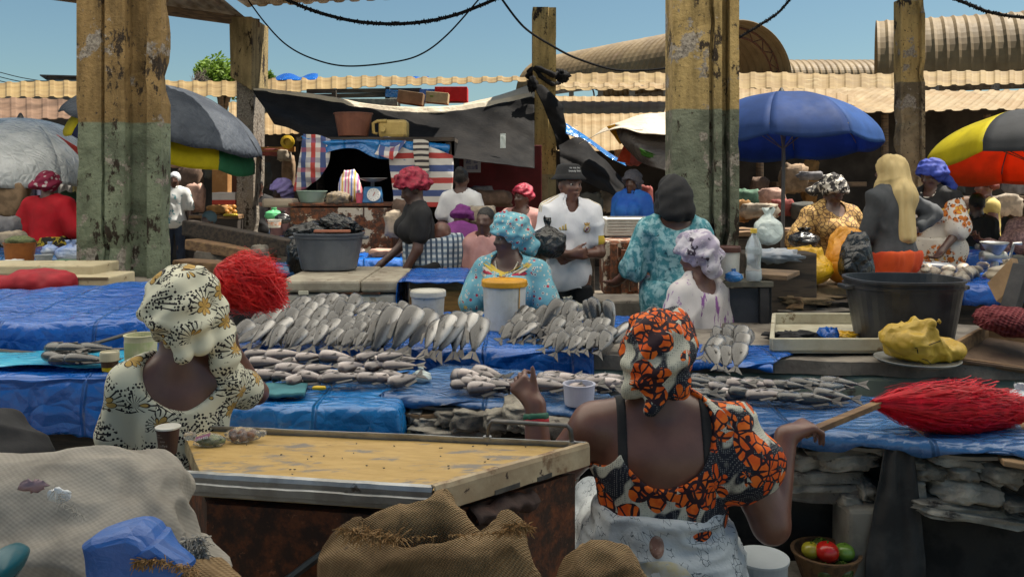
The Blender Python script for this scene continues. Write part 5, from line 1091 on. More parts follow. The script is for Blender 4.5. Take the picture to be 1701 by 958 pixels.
bx = V(P13.matrix_world @ V((0, 0, 0))); P13.rotation_euler.z
a_ = R(-74); lb = V((0, .19, 0)); bw = V((lb.x*math.cos(a_)-lb.y*math.sin(a_), lb.x*math.sin(a_)+lb.y*math.cos(a_), 0))
bc = V((P13.location.x, P13.location.y, 0))+bw
hz = P(735, 386, 6.9).z
rb = thing('person', 'bare headed baby tied on the back of the woman in the maroon headwrap', 'baby', (bc.x+.03, bc.y-.02, hz-.32), R(-40))
soft('body', [('e', (0, 0, .02), (.085, .075, .13), None, .03), ('c', (0, 0, .12), (0, 0, .24), .04, .045, .03), ('e', (0, .0, .32), (.074, .088, .082), None, .02), ('e', (0, -.035, .275), (.055, .05, .05), None, .02), ('e', (0, -.085, .285), (.011, .012, .012), None, .01), ('e', (.075, 0, .295), (.01, .018, .025), None, .005), ('e', (-.075, 0, .295), (.01, .018, .025), None, .005), ('c', (.08, 0, .1), (.12, -.08, .02), .03, .024, .02), ('c', (-.08, 0, .1), (-.12, -.08, .02), .03, .024, .02), ('c', (.05, 0, -.08), (.12, -.1, -.12), .045, .03, .02), ('c', (-.05, 0, -.08), (-.12, -.1, -.12), .045, .03, .02)], SKIN, (-.25, -.25, -.25), (.25, .25, .5), .012, rb)
P15 = person('person bending in a purple robe behind the baby', 752, 8.3, 346, 150, .03, w=1.25, h=.014, lean=38, nod=20, skin=SKIN2, floor=-.15, clothes=[top(FAB['purple'], 'robe', 1.0, .05, .05, zlo=-.05, neck=(0, -.08, .05), nr=(.06, .06, .06)), skirt(FAB['purple'], 'robe_skirt', .1, .06), wrap(FAB['purple'], 'headscarf', 1.08)])
P16 = person('girl in a white short sleeved shirt with hair in a bun, back turned', 766, 9.0, 277, 172, .03, w=.92, h=.0125, fem=False, skin=SKIN2, armR=((-.18, -.05, -1), (.1, -.5, -.8)),
    clothes=[top(FAB['white'], 'tshirt', .55, .016, .03, zlo=-.05, nr=(.085, .085, .06), flare=.01), skirt(FAB['navy'], 'skirt', .05), crop(FAB['hair'], 'hair', 1.0, extra=(((0, .07, .10), (.05, .05, .045)),))])
P17 = person('woman in a pale pink blouse and maroon headscarf, looking left behind the headwrap', 868, 9.5, 305, -30, .05, w=1.05, h=.0125, turn=-25, skin=SKIN2, clothes=[top(FAB['pink'], 'blouse', .9, .02, .03, neck=(0, -.05, .0), nr=(.10, .09, .085)), skirt(FAB['black']), wrap(FAB['maroon'], 'headscarf', 1.1, 1.1, rolls=3)])
P18 = person('child in a dusty pink shirt, half hidden behind the blue headwrap', 806, 6.7, 345, -20, .01, s=.88, w=.85, h=.0125, fem=False, skin=SKIN2, clothes=[top(FAB['pink'], 'shirt', .7), trousers(FAB['navy']), crop(FAB['hair'], 'hair')])
P19 = person('woman in a scarlet top and burgundy print headscarf under the silver umbrella, back turned', 80, 9.0, 284, 176, .05, w=1.12, h=.0115, armR=((-.42, -.1, -1), (.25, -.7, -.6)), armL=((.35, -.1, -1), (-.2, -.6, -.7)), turn=20,
    clothes=[top(FAB['red'], 'top', .98, .024, .045, zlo=.02, neck=(0, 0, .05), nr=(.09, .09, .06), flare=.035, fold=((.018, (7, 7, 4)), (.005, (22, 22, 9)))), skirt(FAB['skirtyb'], 'skirt', .1, .03), wrap(FAB['redprint'], 'headscarf', 1.22, .98, ((.09, .03, .02), (.05, .05, .05)), (((.08, .03, .03), (.16, .05, -.0), .045, .03),), rolls=3)])
P20 = person('man in a white and teal shirt and pale cap in the sun beyond the column', 290, 13.4, 285, 8, .03, w=1.0, h=.015, fem=False, skin=SKIN2, clothes=[top(FAB['plaid'], 'shirt', .8, .02, .03, zlo=-.12, nr=(.07, .075, .07)), trousers(FAB['navy']), crop(mat('pale_cap', (.55, .58, .62), .8), 'cap', 1.12)])
P21 = person('person wearing a lavender headscarf, seated by the far shops', 467, 11.0, 300, -60, .05, sit=True, h=.0145, skin=SKIN2, clothes=[top(FAB['pink'], 'blouse', .9), skirt(FAB['lav']), wrap(FAB['lav'], 'headscarf', 1.35, 1.15, None, (((0, .07, .0), (0, .09, -.14), .085, .09),), rolls=2)])
P22 = person('child in a dark cap sitting low beside the sloping charred timber', 346, 9.7, 349, -30, .03, s=.85, sit=True, h=.0145, fem=False, skin=SKIN2, clothes=[top(FAB['black'], 'shirt', .7), trousers(FAB['navy']), crop(mat('slate_cap', (.10, .16, .19), .8), 'cap', 1.1)])
P23 = person('hooded person with a bright blue shawl in the shade of the tents', 1050, 10.4, 284, -35, .04, h=.0145, skin=SKIN2, clothes=[top(FAB['sky'], 'shawl', .95, .03, .04), skirt(FAB['navy']), wrap(mat('grey_hood', (.09, .09, .11), .8), 'hood', 1.2, 1.1, None, (((0, .06, .0), (0, .08, -.14), .08, .09),), rolls=1)])
P24 = person('person in dark clothes selling at the shop behind the flaking post', 428, 12.6, 296, 20, .02, h=.0155, fem=False, skin=SKIN2, clothes=[top(FAB['black'], 'shirt', .8), trousers(FAB['navy']), crop(FAB['hair'], 'hair')])
# ---------------------------------------------------------------- foreground chest freezer
FR_, BRt, FLt = V((-.19, 2.03, .905)), V((.214, 2.45, .877)), V((-.815, 2.20, .880)); BLt = BRt+(FLt-FR_)*1.0+V((0, .02, 0))
BLt = P(300, 712, 2.78); up_ = V((0, 0, 1))
cf = thing('chest_freezer', 'rusty chest freezer in the foreground with a worn yellow lid, aluminium trim and steel handle', 'freezer', ((FR_+BLt)/2).xy.to_3d())
cn = (FR_+BRt+FLt+BLt)/4
def ins(p, k=.97, dz=0): q = cn.lerp(p, k); return V((q.x, q.y, p.z+dz))
YLID = None
g = G('worn_yellow_lid')
sc_ = g.scale((1.2, 3.5, 1), g.rot((0, 0, .28)))
col = g.mix(g.step(g.noise(7, 6, sc_), .3, .7), (.38, .245, .08), (.48, .32, .12))
col = g.mix(g.step(g.math('ADD', g.noise(4.2, 8, g.rot((0, 0, .3), g.scale((1, 2.2, 1))), .68), g.math('MULTIPLY', g.sep()[1], -.20)), .53, .61), col, (.20, .175, .145))
col = g.mix(g.step(g.noise(22, 6, sc_, .7), .63, .69), col, (.16, .10, .05)); col = g.mix(g.step(g.noise(2.3, 7, rough=.7), .58, .75), col, (.29, .20, .10))
YLID = g.fin(col, .62, g.bump(g.noise(26, 6), .35, .006), spec=.3)
lid = MB().sheet(lambda u, v: ins(FR_, .985).lerp(ins(FLt, .985), u).lerp(ins(BRt, .985).lerp(ins(BLt, .985), u), v)+V((0, 0, .004*noise.noise(V((u*5, v*5, 0)))-.004)), 40, 30)
lo_ = MB()
top4 = [ins(p, .985, -.006) for p in (FR_, BRt, BLt, FLt)]; bot4 = [ins(p, .985, -.055) for p in (FR_, BRt, BLt, FLt)]
lid.build('lid', YLID, cf, smooth=True)
MB().hexa([b_ for b_ in bot4]+[t-V((0, 0, .008)) for t in top4]).build('lid_core', mat('foam_core', (.42, .34, .20), .9, (.30, .24, .14), ns=20, bump=.7), cf)
# aluminium front trim (stepped), cream side trim
def trim(a, b, out, prof, name, m, th=.006):
    """prof: list of (out, z) section swept from a to b"""
    mb = MB(); n = len(prof); vs = []
    N_ = 24
    for i in range(N_+1):
        p = a.lerp(b, i/N_)
        for o_, z in prof: vs.append(p+out*o_+V((0, 0, z+.0018*noise.noise(V((i*.6, z*30, 0))))))
    mb.add(vs, [(i*n+k, i*n+k+1, (i+1)*n+k+1, (i+1)*n+k) for i in range(N_) for k in range(n-1)]); return mb.build(name, m, cf, thick=th)
fo = (FR_-BRt); fo.z = 0; fo = (fo-(FLt-FR_).normalized()*fo.dot((FLt-FR_).normalized())).normalized()
so_ = (FR_-FLt); so_.z = 0; so_ = (so_-(BRt-FR_).normalized()*so_.dot((BRt-FR_).normalized())).normalized()
trim(FLt+(FLt-FR_)*.3, FR_-(FR_-FLt)*.002, fo, [(-.012, .006), (0, .004), (.004, -.004), (.004, -.018), (.009, -.021), (.009, -.036), (.004, -.039), (.004, -.047), (-.006, -.05)], 'front_trim', STEEL)
CRT = mat('dirty_cream_paint', (.50, .40, .26), .7, (.38, .28, .17), ns=6, bump=.3, layers=(('n', 9, .56, (.20, .115, .06), .12), ('n', 30, .62, (.07, .04, .03))))
trim(FR_+so_*.003, BRt+so_*.003+(BRt-FR_)*.01, so_, [(-.010, .010), (.002, .009), (.005, 0), (.006, -.05), (0, -.053)], 'side_trim', CRT)
trim(FLt.lerp(BLt, .9), BLt, -so_, [(-.01, .008), (.004, .006), (.004, -.04)], 'side_trim', CRT)
trim(BRt, BLt, (BRt-FR_).xy.to_3d().normalized(), [(-.008, .012), (0, .012), (.004, .008), (.004, -.04)], 'back_trim', STEEL)
for t_, w_ in ((.34, .16), (.62, .10)):
    a_ = FR_.lerp(BRt, t_)+so_*.012; MB().beam(a_+V((0, 0, -.047)), a_+(BRt-FR_)*w_+V((0, 0, -.045)), .003, .012).build('trim_slot', DSTEEL, cf)
# steel handle at the back edge
h0, h1 = BRt.lerp(BLt, .03)+V((0, 0, .01)), BRt.lerp(BLt, .22)+V((0, 0, .015))
MB().tube([h0, h0+V((-.004, 0, .038)), h0+V((-.014, 0, .05)), h1+V((.014, 0, .05)), h1+V((.004, 0, .038)), h1], .0085, 8, flat=.7).build('handle', DSTEEL, cf, smooth=True)
for h_ in (h0, h1): MB().tube([h_-V((0, 0, .006)), h_+V((0, 0, .004))], .013, 12).build('screw', STEEL, cf)
bt = [ins(p, .955, -.075) for p in (FR_, BRt, BLt, FLt)]; bb_ = [V((p.x, p.y, .02)) for p in bt]
body = MB()
def wallq(a, b, c, d, nu, nv, dent=.006):
    body.sheet(lambda u, v: a.lerp(b, u).lerp(d.lerp(c, u), v)+V((noise.noise(V((u*6, v*5, a.x)))*dent*min(1, 8*u, 8*(1-u)), noise.noise(V((u*6, v*5, 4)))*dent*min(1, 8*u, 8*(1-u)), 0)), nu, nv)
for i in range(4): wallq(bb_[i], bb_[(i+1) % 4], bt[(i+1) % 4], bt[i], 24, 24)
body.add(bt, [(0, 1, 2, 3)]).add(bb_, [(3, 2, 1, 0)])
body.build('body', RUST, cf, smooth=False)
sp = [bt[3].lerp(bt[0], .25)+fo*.012+V((0, 0, -.24)), bt[3].lerp(bt[0], .55)+fo*.018+V((0, 0, -.10)), bt[3].lerp(bt[0], .80)+fo*.018+V((0, 0, -.055))]
MB().tube([bt[3].lerp(bt[0], -.05)+fo*.012+V((0, 0, -.40)), sp[0], sp[1], sp[2]], .012, 6, flat=.6).build('rubber_seal', BPLAST, cf)
MB().tube([bt[0].lerp(bt[1], .35)+so_*.012+V((0, 0, -.42)), bt[0].lerp(bt[1], .98)+so_*.012+V((0, 0, -.26))], .012, 6, flat=.6).build('rubber_seal', BPLAST, cf)
MB().blob(bt[3].lerp(bt[0], .78)+fo*.02+V((0, 0, -.025)), (.045, .018, .018), None, .5, 4, 16, 10, 3).build('foam_scrap', mat('yellow_foam', (.55, .40, .10), .9, (.42, .28, .06), bump=.8), cf, smooth=True)
MB().sheet(lambda u, v: bt[0].lerp(bt[1], .22+.42*u)+so_*(.012+.035*abs(math.sin(v*3.1))+.012*noise.noise(V((u*6, v*4, 1))))+V((0, 0, .0-.05*v-.02*noise.noise(V((u*5, 2, 0))))), 16, 8).build('peeling_sheet', mat('peeling_rust', (.055, .032, .026), .8, (.10, .05, .036), ns=9, bump=.7), cf, smooth=True, thick=.003)
# ---------------------------------------------------------------- containers
def bucket(name, label, cat, c, r0, r1, h, m, rim=.012, lid=None, lidm=None, band=None, sx=1, sy=1, fill=None, group=None, handle=False, th=.006, seg=32, rimm=None):
    c = V(c); root = thing(name, label, cat, c, 0, group)
    pr = [(r0*.96, 0), (r0, .006), (r1, h-rim*1.6), (r1, h-rim), (r1+rim, h-rim), (r1+rim, h), (r1-th, h), (r0-th, .012), (0, .012)]
    MB().lathe(pr, c, seg, sx, sy).build('body', m, root, smooth=False, bevel=0)
    if rimm: MB().lathe([(r1+rim*1.1, h-rim*1.6), (r1+rim*1.35, h-rim), (r1+rim*1.35, h+.003), (r1-th, h+.003)], c, seg, sx, sy).build('rim', rimm, root)
    if lid: MB().lathe([(r1+rim*1.3, h-.022), (r1+rim*1.5, h-.016), (r1+rim*1.5, h+.006), (r1+rim*.6, h+.013), (r1*.92, h+.013), (r1*.90, h+.008), (0, h+.009)], c, seg, sx, sy).build('lid', lidm or m, root)
    if band: MB().lathe([(r0+(r1-r0)*band[0]+.0015, h*band[0]), (r0+(r1-r0)*band[1]+.0015, h*band[1])], c, seg, sx, sy).build('band', band[2], root)
    if handle: MB().tube([c+V((math.cos(a)*(r1+rim+.004)*sx, -.012-math.sin(a)*.01-r1*sy*.2*math.sin(a), h-.03-.05*math.sin(a))) for a in [math.pi*i/12 for i in range(13)]], .003, 6).build('handle', STEEL, root)
    for ob in root.children: ob.data.polygons.foreach_set('use_smooth', [False]*len(ob.data.polygons))
    return root
DIRTY = mat('dirty_white_plastic', (.56, .54, .48), .5, (.46, .43, .36), ns=8, bump=.3, layers=(('n', 7, .58, (.26, .22, .17)), ('n', 26, .66, (.10, .08, .065))))
b_ = PZ(711, 538, ZT+.012); bucket('plastic_tub', 'dirty cream tub with a ridged lid on the blue tarp behind the fish', 'tub', b_, .088, .098, .185, DIRTY, .005, lid=True)
b_ = PZ(838, 546, ZT+.012); t = bucket('plastic_tub', 'white tub with a dirty yellow lid in front of the woman in light blue', 'tub', b_, .112, .123, .265, WPLAST, .005, lid=True, lidm=YPLAST)
q = b_; MB().tube([q+V((.085, -.092, .25)), q+V((.083, -.090, .18)), q+V((.081, -.087, .11))], .003, 5).build('drip_stain', YPLAST, t)
b_ = onc(.36, .20, .772); b_ = PZ(962, 671, .772); bucket('plastic_tub', 'low translucent white tub on the tarp between the raised thumb and orange headwrap', 'tub', b_, .058, .062, .082, mat('milky_plastic', (.62, .62, .72), .35, (.55, .56, .66), ns=5, bump=0, trans=.25), .003)
b_ = PZ(219, 616, .888); b_ = PZ(219, 614, .905); bucket('plastic_tub', 'cream bucket with faded label beside the cream headscarf', 'tub', b_+V((0, .08, 0)), .058, .062, .125, CRPLAST, .004, lid=False, band=(.2, .8, mat('faded_label', (.46, .52, .26), .6, (.60, .58, .38), ns=14)))
b_ = PZ(182, 615, .905); bucket('plastic_tub', 'tiny yellow pot with a brown label on the far left blue ledge', 'pot', b_, .027, .033, .062, mat('yellow_pot', (.66, .50, .01), .4), .002, band=(.25, .82, mat('brown_label', (.06, .03, .015), .5)), lid=True, lidm=mat('pale_lid', (.55, .50, .36), .5))
tb_ = P(1265, 930, 2.72); bucket('plastic_bucket', 'pale grey bucket with a green band beside the white wrapper skirt, at the bottom', 'bucket', (tb_.x, 2.72, .19), .072, .082, .245, mat('pale_grey_plastic', (.36, .40, .42), .45, (.30, .34, .36)), .004, band=(.72, .80, mat('green_band', (.02, .16, .11), .5)), rimm=mat('pale_rim', (.42, .46, .48), .4))
MB().box((tb_.x, 2.74, .092), (.30, .26, .18)).build('wooden_crate', WOODX, label='upturned crate under the pale grey bucket', cat='crate', bevel=.006)
# basket of tomatoes
bk = P(1372, 944, 3.0); bz = bk.z-.035
bkt = bucket('wicker_basket', 'shallow brown basket of tomatoes in the dark opening under the counter', 'basket', (bk.x, 3.0, bz), .085, .115, .10, mat('wicker', (.16, .085, .035), .8, (.09, .05, .025), ns=30, bump=.8, bs=80), .006)
MB().box((bk.x, 3.02, bz/2-.002), (.36, .28, bz-.004)).build('stone_block', STONE, label='flat block carrying the tomato basket under the counter', cat='stone', bevel=.01)
for (dx, dy, dz, r_, c_, lb) in ((-.012, -.045, .115, .042, (.55, .018, .012), 'large red tomato on top in the basket'), (-.062, -.02, .11, .033, (.38, .33, .03), 'yellow green tomato left of the red one in the basket'), (.056, -.025, .105, .037, (.16, .30, .04), 'green tomato right of the red one in the basket'), (-.03, -.07, .058, .034, (.05, .09, .02), 'dark green tomato low in the basket, left'), (.032, -.068, .058, .038, (.06, .10, .022), 'dark green tomato low in the basket, right'), (.0, .045, .09, .04, (.07, .11, .025), 'dark green tomato at the back of the basket')):
    t = thing('tomato', lb, 'tomato', (bk.x+dx, 3.0+dy, bz+dz))
    MB().lathe([(0, -r_*.86), (r_*.55, -r_*.78), (r_*.92, -r_*.35), (r_, .0), (r_*.90, r_*.45), (r_*.55, r_*.76), (r_*.18, r_*.80), (0, r_*.70)], (bk.x+dx, 3.0+dy, bz+dz), 20).build('fruit', mat('tomato_%d' % int(c_[0]*999+c_[1]*99), c_, .22, tuple(x*.8 for x in c_), ns=12, bump=0, spec=.6), t, smooth=True, sub=1)
    MB().tube([V((bk.x+dx, 3.0+dy, bz+dz+r_*.7)), V((bk.x+dx+.003, 3.0+dy, bz+dz+r_*.92))], .003, 5).build('stem', LEAF, t)
# big tubs
def oval_tub(name, label, c, rx, ry, h, m, tap=.82, lip=.03):
    c = V(c); root = thing(name, label, 'basin', c)
    pw = lambda a: (math.copysign(abs(math.cos(a))**.72, math.cos(a)), math.copysign(abs(math.sin(a))**.72, math.sin(a)))
    mb = MB(); prof = [(tap*.97, 0), (tap, .01), (tap+(1-tap)*.86, h*.82), (tap+(1-tap)*.88, h*.86), (1.02, h*.86), (1.03, h*.90), (.985, h*.90), (1.0, h-.012), (1+lip, h-.012), (1+lip, h), (.97, h), (tap-.03, .03), (.001, .03)]
    vs = []; n = 40
    for r_, z in prof:
        for i in range(n): x, y = pw(2*math.pi*i/n); vs.append(c+V((x*rx*r_, y*ry*r_, z)))
    mb.add(vs, [(j*n+i, j*n+(i+1) % n, (j+1)*n+(i+1) % n, (j+1)*n+i) for j in range(len(prof)-1) for i in range(n)]+[tuple(range(n))[::-1]])
    mb.build('body', m, root, smooth=False)
    for s_ in (-1, 1): MB().box((c.x+s_*rx*1.07, c.y, c.z+h*.86), (rx*.16, ry*.5, .022)).build('handle', m, root, bevel=.006)
    return root
c_ = PZ(1530, 566, ZT+.035); oval_tub('black_basin', 'large black plastic basin on the concrete slab at right', (c_.x, c_.y+.2, ZT+.0), .285, .24, .335, BPLAST)
c_ = PZ(549, 446, .955); oval_tub('grey_tub', 'grey rectangular washing tub standing on the white chest freezer', (c_.x, 6.62, .958), .265, .20, .285, GPLAST, .80)
MB().blob(P(500, 380, 6.75)+V((.12, 0, -.02)), (.20, .13, .075), None, .5, 4, 28, 14, 3).build('plastic_bag', BAGBLK, label='black plastic bag bulging over the left rim of the grey tub', cat='bag', smooth=True)
MB().blob(P(565, 374, 6.7), (.15, .10, .07), Matrix.Rotation(.3, 3, 'Y'), .7, 4, 28, 14, 5).build('plastic_bag', BAGBLK, label='black plastic bag heaped in the middle of the grey tub', cat='bag', smooth=True)
MB().box(P(552, 384, 6.55), (.28, .05, .02)).build('board', mat('salmon_board', (.40, .15, .09), .7), label='narrow salmon coloured board across the grey tub', cat='board', bevel=.004)
MB().blob(P(497, 425, 6.95), (.10, .12, .17), None, .3, 4, 20, 12, 9).build('plastic_bag', BAGBLK, label='black sack standing left behind the grey tub', cat='bag', smooth=True)
# white chest freezer mid
fz = thing('chest_freezer', 'old white chest freezer with a grimy lid, in the middle under the grey tub', 'freezer', (-1.27, 6.4, 0))
OLDW = mat('old_white_enamel', (.56, .54, .48), .6, (.46, .43, .37), ns=4, bump=.2, layers=(('n', 6, .60, (.30, .24, .17)), ('n', 24, .68, (.14, .10, .07))))
x0, x1 = P(466, 470, 5.92).x, P(657, 470, 5.92).x
MB().box(((x0+x1)/2, 6.42, .44), (x1-x0, .96, .82)).build('body', OLDW, fz, bevel=.02)
for a_, bq in ((x0-.02, x0+(x1-x0)*.69), (x0+(x1-x0)*.695, x1+.015)): MB().box(((a_+bq)/2, 6.42, .905), (bq-a_, 1.0, .085)).build('lid', mat('grimy_lid', (.40, .36, .28), .7, (.30, .26, .20), ns=7, bump=.4, layers=(('n', 9, .6, (.16, .12, .08)),)), fz, bevel=.02)
MB().box((x0+.16, 5.925, .862), (.07, .02, .03)).build('latch', mat('latch_ivory', (.62, .60, .48), .5), fz, bevel=.004)
MB().box((x0+.56, 5.93, .858), (.28, .012, .012)).build('hinge_strip', RUST, fz)
# crate with blue tarp right of it
slab('wooden_crate', 'wooden crate behind the cream tub, under a blue tarp', (-.72, 5.85), (-.28, 5.8), (-.2, 6.5), (-.72, 6.5), .955, .06, WOODX, 'crate', base=mat('amber_planks', (.36, .20, .06), .75, (.22, .12, .04), ns=5, bump=.6, an=(.6, 6, 6)), inset=.02)
tarp('blue_tarp', 'blue tarp folded over the wooden crate behind the cream tub', (-.76, 5.82, .965), (-.22, 5.76, .965), (-.76, 6.52, .965), (-.2, 6.5, .965), BLUE, df=.05, dl=.38, amp=.012, seed=21, nu=40, nv=26)
# black box/shadowed bin behind coral duster
MB().blob(P(400, 525, 5.5), (.27, .18, .26), None, .18, 3, 28, 16, 11, .6).build('black_sack', mat('dull_black_sheet', (.012, .012, .013), .7, (.03, .03, .03), bump=.9, bs=20), label='bulky black sack behind the coral red duster', cat='sack', smooth=True)
# charred timbers left mid
for (a_, b2, w_, h_, lb) in ((P(312, 378, 8.6), P(485, 412, 7.5), .14, .15, 'upper charred timber beam sloping down towards the grey tub'), (P(318, 405, 8.2), P(450, 428, 7.6), .16, .10, 'lower scorched beam beside the charred timber'), (P(300, 440, 7.1), P(385, 446, 6.9), .2, .10, 'pale timber end under the faded blue tarp')):
    MB().beam(a_, b2, w_, h_).build('timber_beam', DKWOOD if 'charred timber beam' in lb else WOODX, label=lb, cat='timber', bevel=.012)
for i, (x, y, w_, h_) in enumerate(((432, 420, 24, 26), (350, 440, 40, 14))): MB().blob(P(x, y, 7.3), (w_*px2(7.3)/2, .1, h_*px2(7.3)/2), None, .3, 3, 14, 10, i, .6).build('stone', STONE, label=['small dark stone beside the scorched beam', 'flat stone at the foot of the scorched beam'][i], cat='stone', smooth=True)
# ---------------------------------------------------------------- black table, bottle, bucket
bt_ = thing('black_table', 'small black painted wooden table with a water bottle, right of the lilac headwrap', 'table', (1.45, 5.2, 0))
xa, xb = P(1192, 465, 5.1).x, P(1278, 465, 5.1).x; zt = 1.045
MB().box(((xa+xb)/2-.02, 5.3, zt-.02), (xb-xa+.08, .44, .035)).build('top', mat('table_top_olive', (.10, .095, .08), .7, (.15, .14, .11)), bt_, bevel=.004)
for x in (xa+.0, xb-.03):
    for y in (5.12, 5.48): MB().box((x, y, (zt-.04)/2), (.055, .055, zt-.04)).build('leg', BLKWOOD, bt_, bevel=.004)
MB().box(((xa+xb)/2-.02, 5.14, zt-.34), (xb-xa-.04, .015, .58)).build('front_panel', mat('blue_black_panel', (.03, .036, .048), .6, (.05, .055, .07), bump=.3, bs=20), bt_)
MB().beam(V((xb-.02, 5.12, zt+.02)), V((xb+.16, 5.42, zt+.02)), .26, .03).build('wooden_board', WOOD, label='grey board lying on the right end of the black table', cat='board', bevel=.004)
MB().box((xb+.06, 5.35, (zt)/2), (.05, .05, zt-.01)).build('table_prop', BLKWOOD, label='black prop post under the grey board by the black table', cat='post', bevel=.004)
b_ = P(1209, 472, 5.15); b_.z = zt+.002; bucket('paint_bucket', 'white bucket with a brown rim behind the lilac headwrap', 'bucket', b_, .066, .073, .19, WPLAST, .004, lid=True, lidm=mat('brown_lid', (.09, .035, .025), .5))
b_ = P(1252, 475, 5.1); b_.z = zt; bo = thing('water_bottle', 'clear plastic water bottle with a yellow cap on the black table', 'bottle', b_)
PET = None
g = G('clear_bottle'); g.b.inputs['Transmission Weight'].default_value = .75; g.b.inputs['IOR'].default_value = 1.15; PET = g.fin((.80, .86, .90), .12, None)
k_ = .0475
MB().lathe([(k_*.9, 0), (k_, .012), (k_, .06), (k_*.86, .085), (k_*.86, .13), (k_, .155), (k_, .20), (k_*.80, .235), (k_*.36, .272), (k_*.30, .285), (k_*.30, .295)], b_, 24).build('body', PET, bo, smooth=True)
for z in (.165, .175, .185, .195): MB().lathe([(k_*1.0, z), (k_*1.03, z+.002), (k_*1.0, z+.004)], b_, 24).build('ring', PET, bo)
MB().lathe([(k_*.40, .288), (k_*.42, .29), (k_*.42, .312), (k_*.38, .315), (0, .315)], b_, 16).build('cap', mat('yellow_cap', (.66, .46, .06), .4), bo)
MB().lathe([(k_*.88, .004), (k_*.94, .012), (k_*.94, .055), (0, .056)], b_, 20).build('water', mat('water_fill', (.55, .62, .66), .1, bump=0, alpha=.55), bo, smooth=True)
def sackbag(name, label, cat, c, rx, ry, h, m, seed=0, top=.5, neck=.22, ears=True, nzz=.16, rot=None, group=None, parent=None):
    """tied carrier bag: lumpy body, gathered neck, ears"""
    c = V(c); mb = MB(); seg, rings = 36, 22; vs = []
    for j in range(rings+1):
        t = j/rings; z = h*t; r_ = (1-(1-min(1, t/.35))**2)**.5 if t < .35 else (1-.12*(t-.35)/.3 if t < .62 else max(neck, .88-(.88-neck)*((t-.62)/.2)) if t < .84 else neck+(.45-neck)*(t-.84)/.16*(1 if ears else .3))
        r_ = max(r_, .02)
        for i in range(seg):
            a = 2*math.pi*i/seg; d = V((math.cos(a), math.sin(a), t*2)); k = 1+nzz*noise.noise(d*1.6+V((seed*3, 0, seed)))+.06*(t > .5)*math.sin(a*9+seed)*min(1, (t-.5)*3)+.05*ridge((d.x, d.y, d.z), 2.3, seed)
            vs.append(c+V((math.cos(a)*rx*r_*k, math.sin(a)*ry*r_*k*(1 if t < .8 or not ears else .5), z*(1+.12*noise.noise(d*2+V((seed, 0, 0)))*(t > .7)))))
    mb.add(vs, [(j*seg+i, j*seg+(i+1) % seg, (j+1)*seg+(i+1) % seg, (j+1)*seg+i) for j in range(rings) for i in range(seg)]+[tuple(range(seg))[::-1], tuple(range(rings*seg, rings*seg+seg))])
    return mb.build(name, m, label=label, cat=cat, smooth=True, group=group)
CLRBAG = plastic_tarp('frosted_bag', (.50, .56, .54), (.60, .68, .66), .2, .9)
sackbag('plastic_bag', 'frosted clear plastic bag with flared ears above the water bottle', 'bag', P(1276, 408, 5.9), .10, .08, .26, CLRBAG, 3)
MB().box((1.85, 5.95, .58), (.5, .3, 1.14)).build('stacked_crates', DKWOOD, label='dark crates stacked behind the water bottle', cat='crates', bevel=.01)
MB().blob(P(1288, 425, 5.75), (.16, .10, .05), None, .5, 4, 24, 12, 2).build('paper_heap', mat('paper_waste', (.40, .42, .46), .8, (.28, .32, .38), ns=12, bump=.8), label='heap of crumpled paper and wrapping behind the water bottle', cat='paper', smooth=True)
sackbag('plastic_bag', 'small crumpled blue plastic bag beside the water bottle', 'bag', V((P(1220, 470, 5.0).x, 5.02, zt)), .05, .04, .08, BLUE2, 4, ears=False)
# yellow bags etc.
yb = sackbag('plastic_bag', 'full yellow plastic bag with black marks lying on the earth brown counter', 'bag', P(1335, 474, 6.1), .21, .16, .27, BAGYEL, 5, neck=.6, ears=False)
t = bvh(yb)
def inkline(pts, r_, target, m, name='printed_mark'):
    o_ = target.location; bl_ = bvh(target); out = []
    for p in pts:
        d = (p-V((0, 0, H))).normalized(); h_ = bl_.ray_cast(V((0, 0, H))-o_, d)[0]
        if h_: out.append(h_+o_-d*.003)
    if len(out) > 1: MB().tube(out, r_, 4).build(name, m, target)
INK = mat('black_print_ink', (.015, .012, .01), .6, bump=0)
for seg_ in ([(1308, 448), (1318, 432), (1328, 446), (1308, 448)], [(1313, 447), (1318, 439), (1323, 446)], [(1305, 458), (1311, 455), (1312, 463), (1305, 465)], [(1335, 455), (1345, 452), (1352, 456)], [(1328, 460), (1340, 459)]): inkline([P(x, y, 6) for x, y in seg_], .004, yb, INK)
sackbag('plastic_bag', 'orange plastic bag standing behind the black bag on the earth brown counter', 'bag', P(1408, 474, 6.25), .17, .13, .42, BAGORG, 6, neck=.75, nzz=.1)
sackbag('plastic_bag', 'orange yellow plastic bag corner right of the shiny black bag', 'bag', P(1440, 470, 6.1), .05, .06, .24, BAGORG, 8, neck=.7, ears=False)
sackbag('plastic_bag', 'shiny black plastic bag leaning on the orange bags', 'bag', P(1424, 476, 5.95), .125, .10, .37, BAGBLK, 7, neck=.7)
sackbag('plastic_bag', 'black plastic bag between the elbows of the woman in tan', 'bag', P(1335, 412, 6.75), .12, .1, .16, BAGBLK, 9)
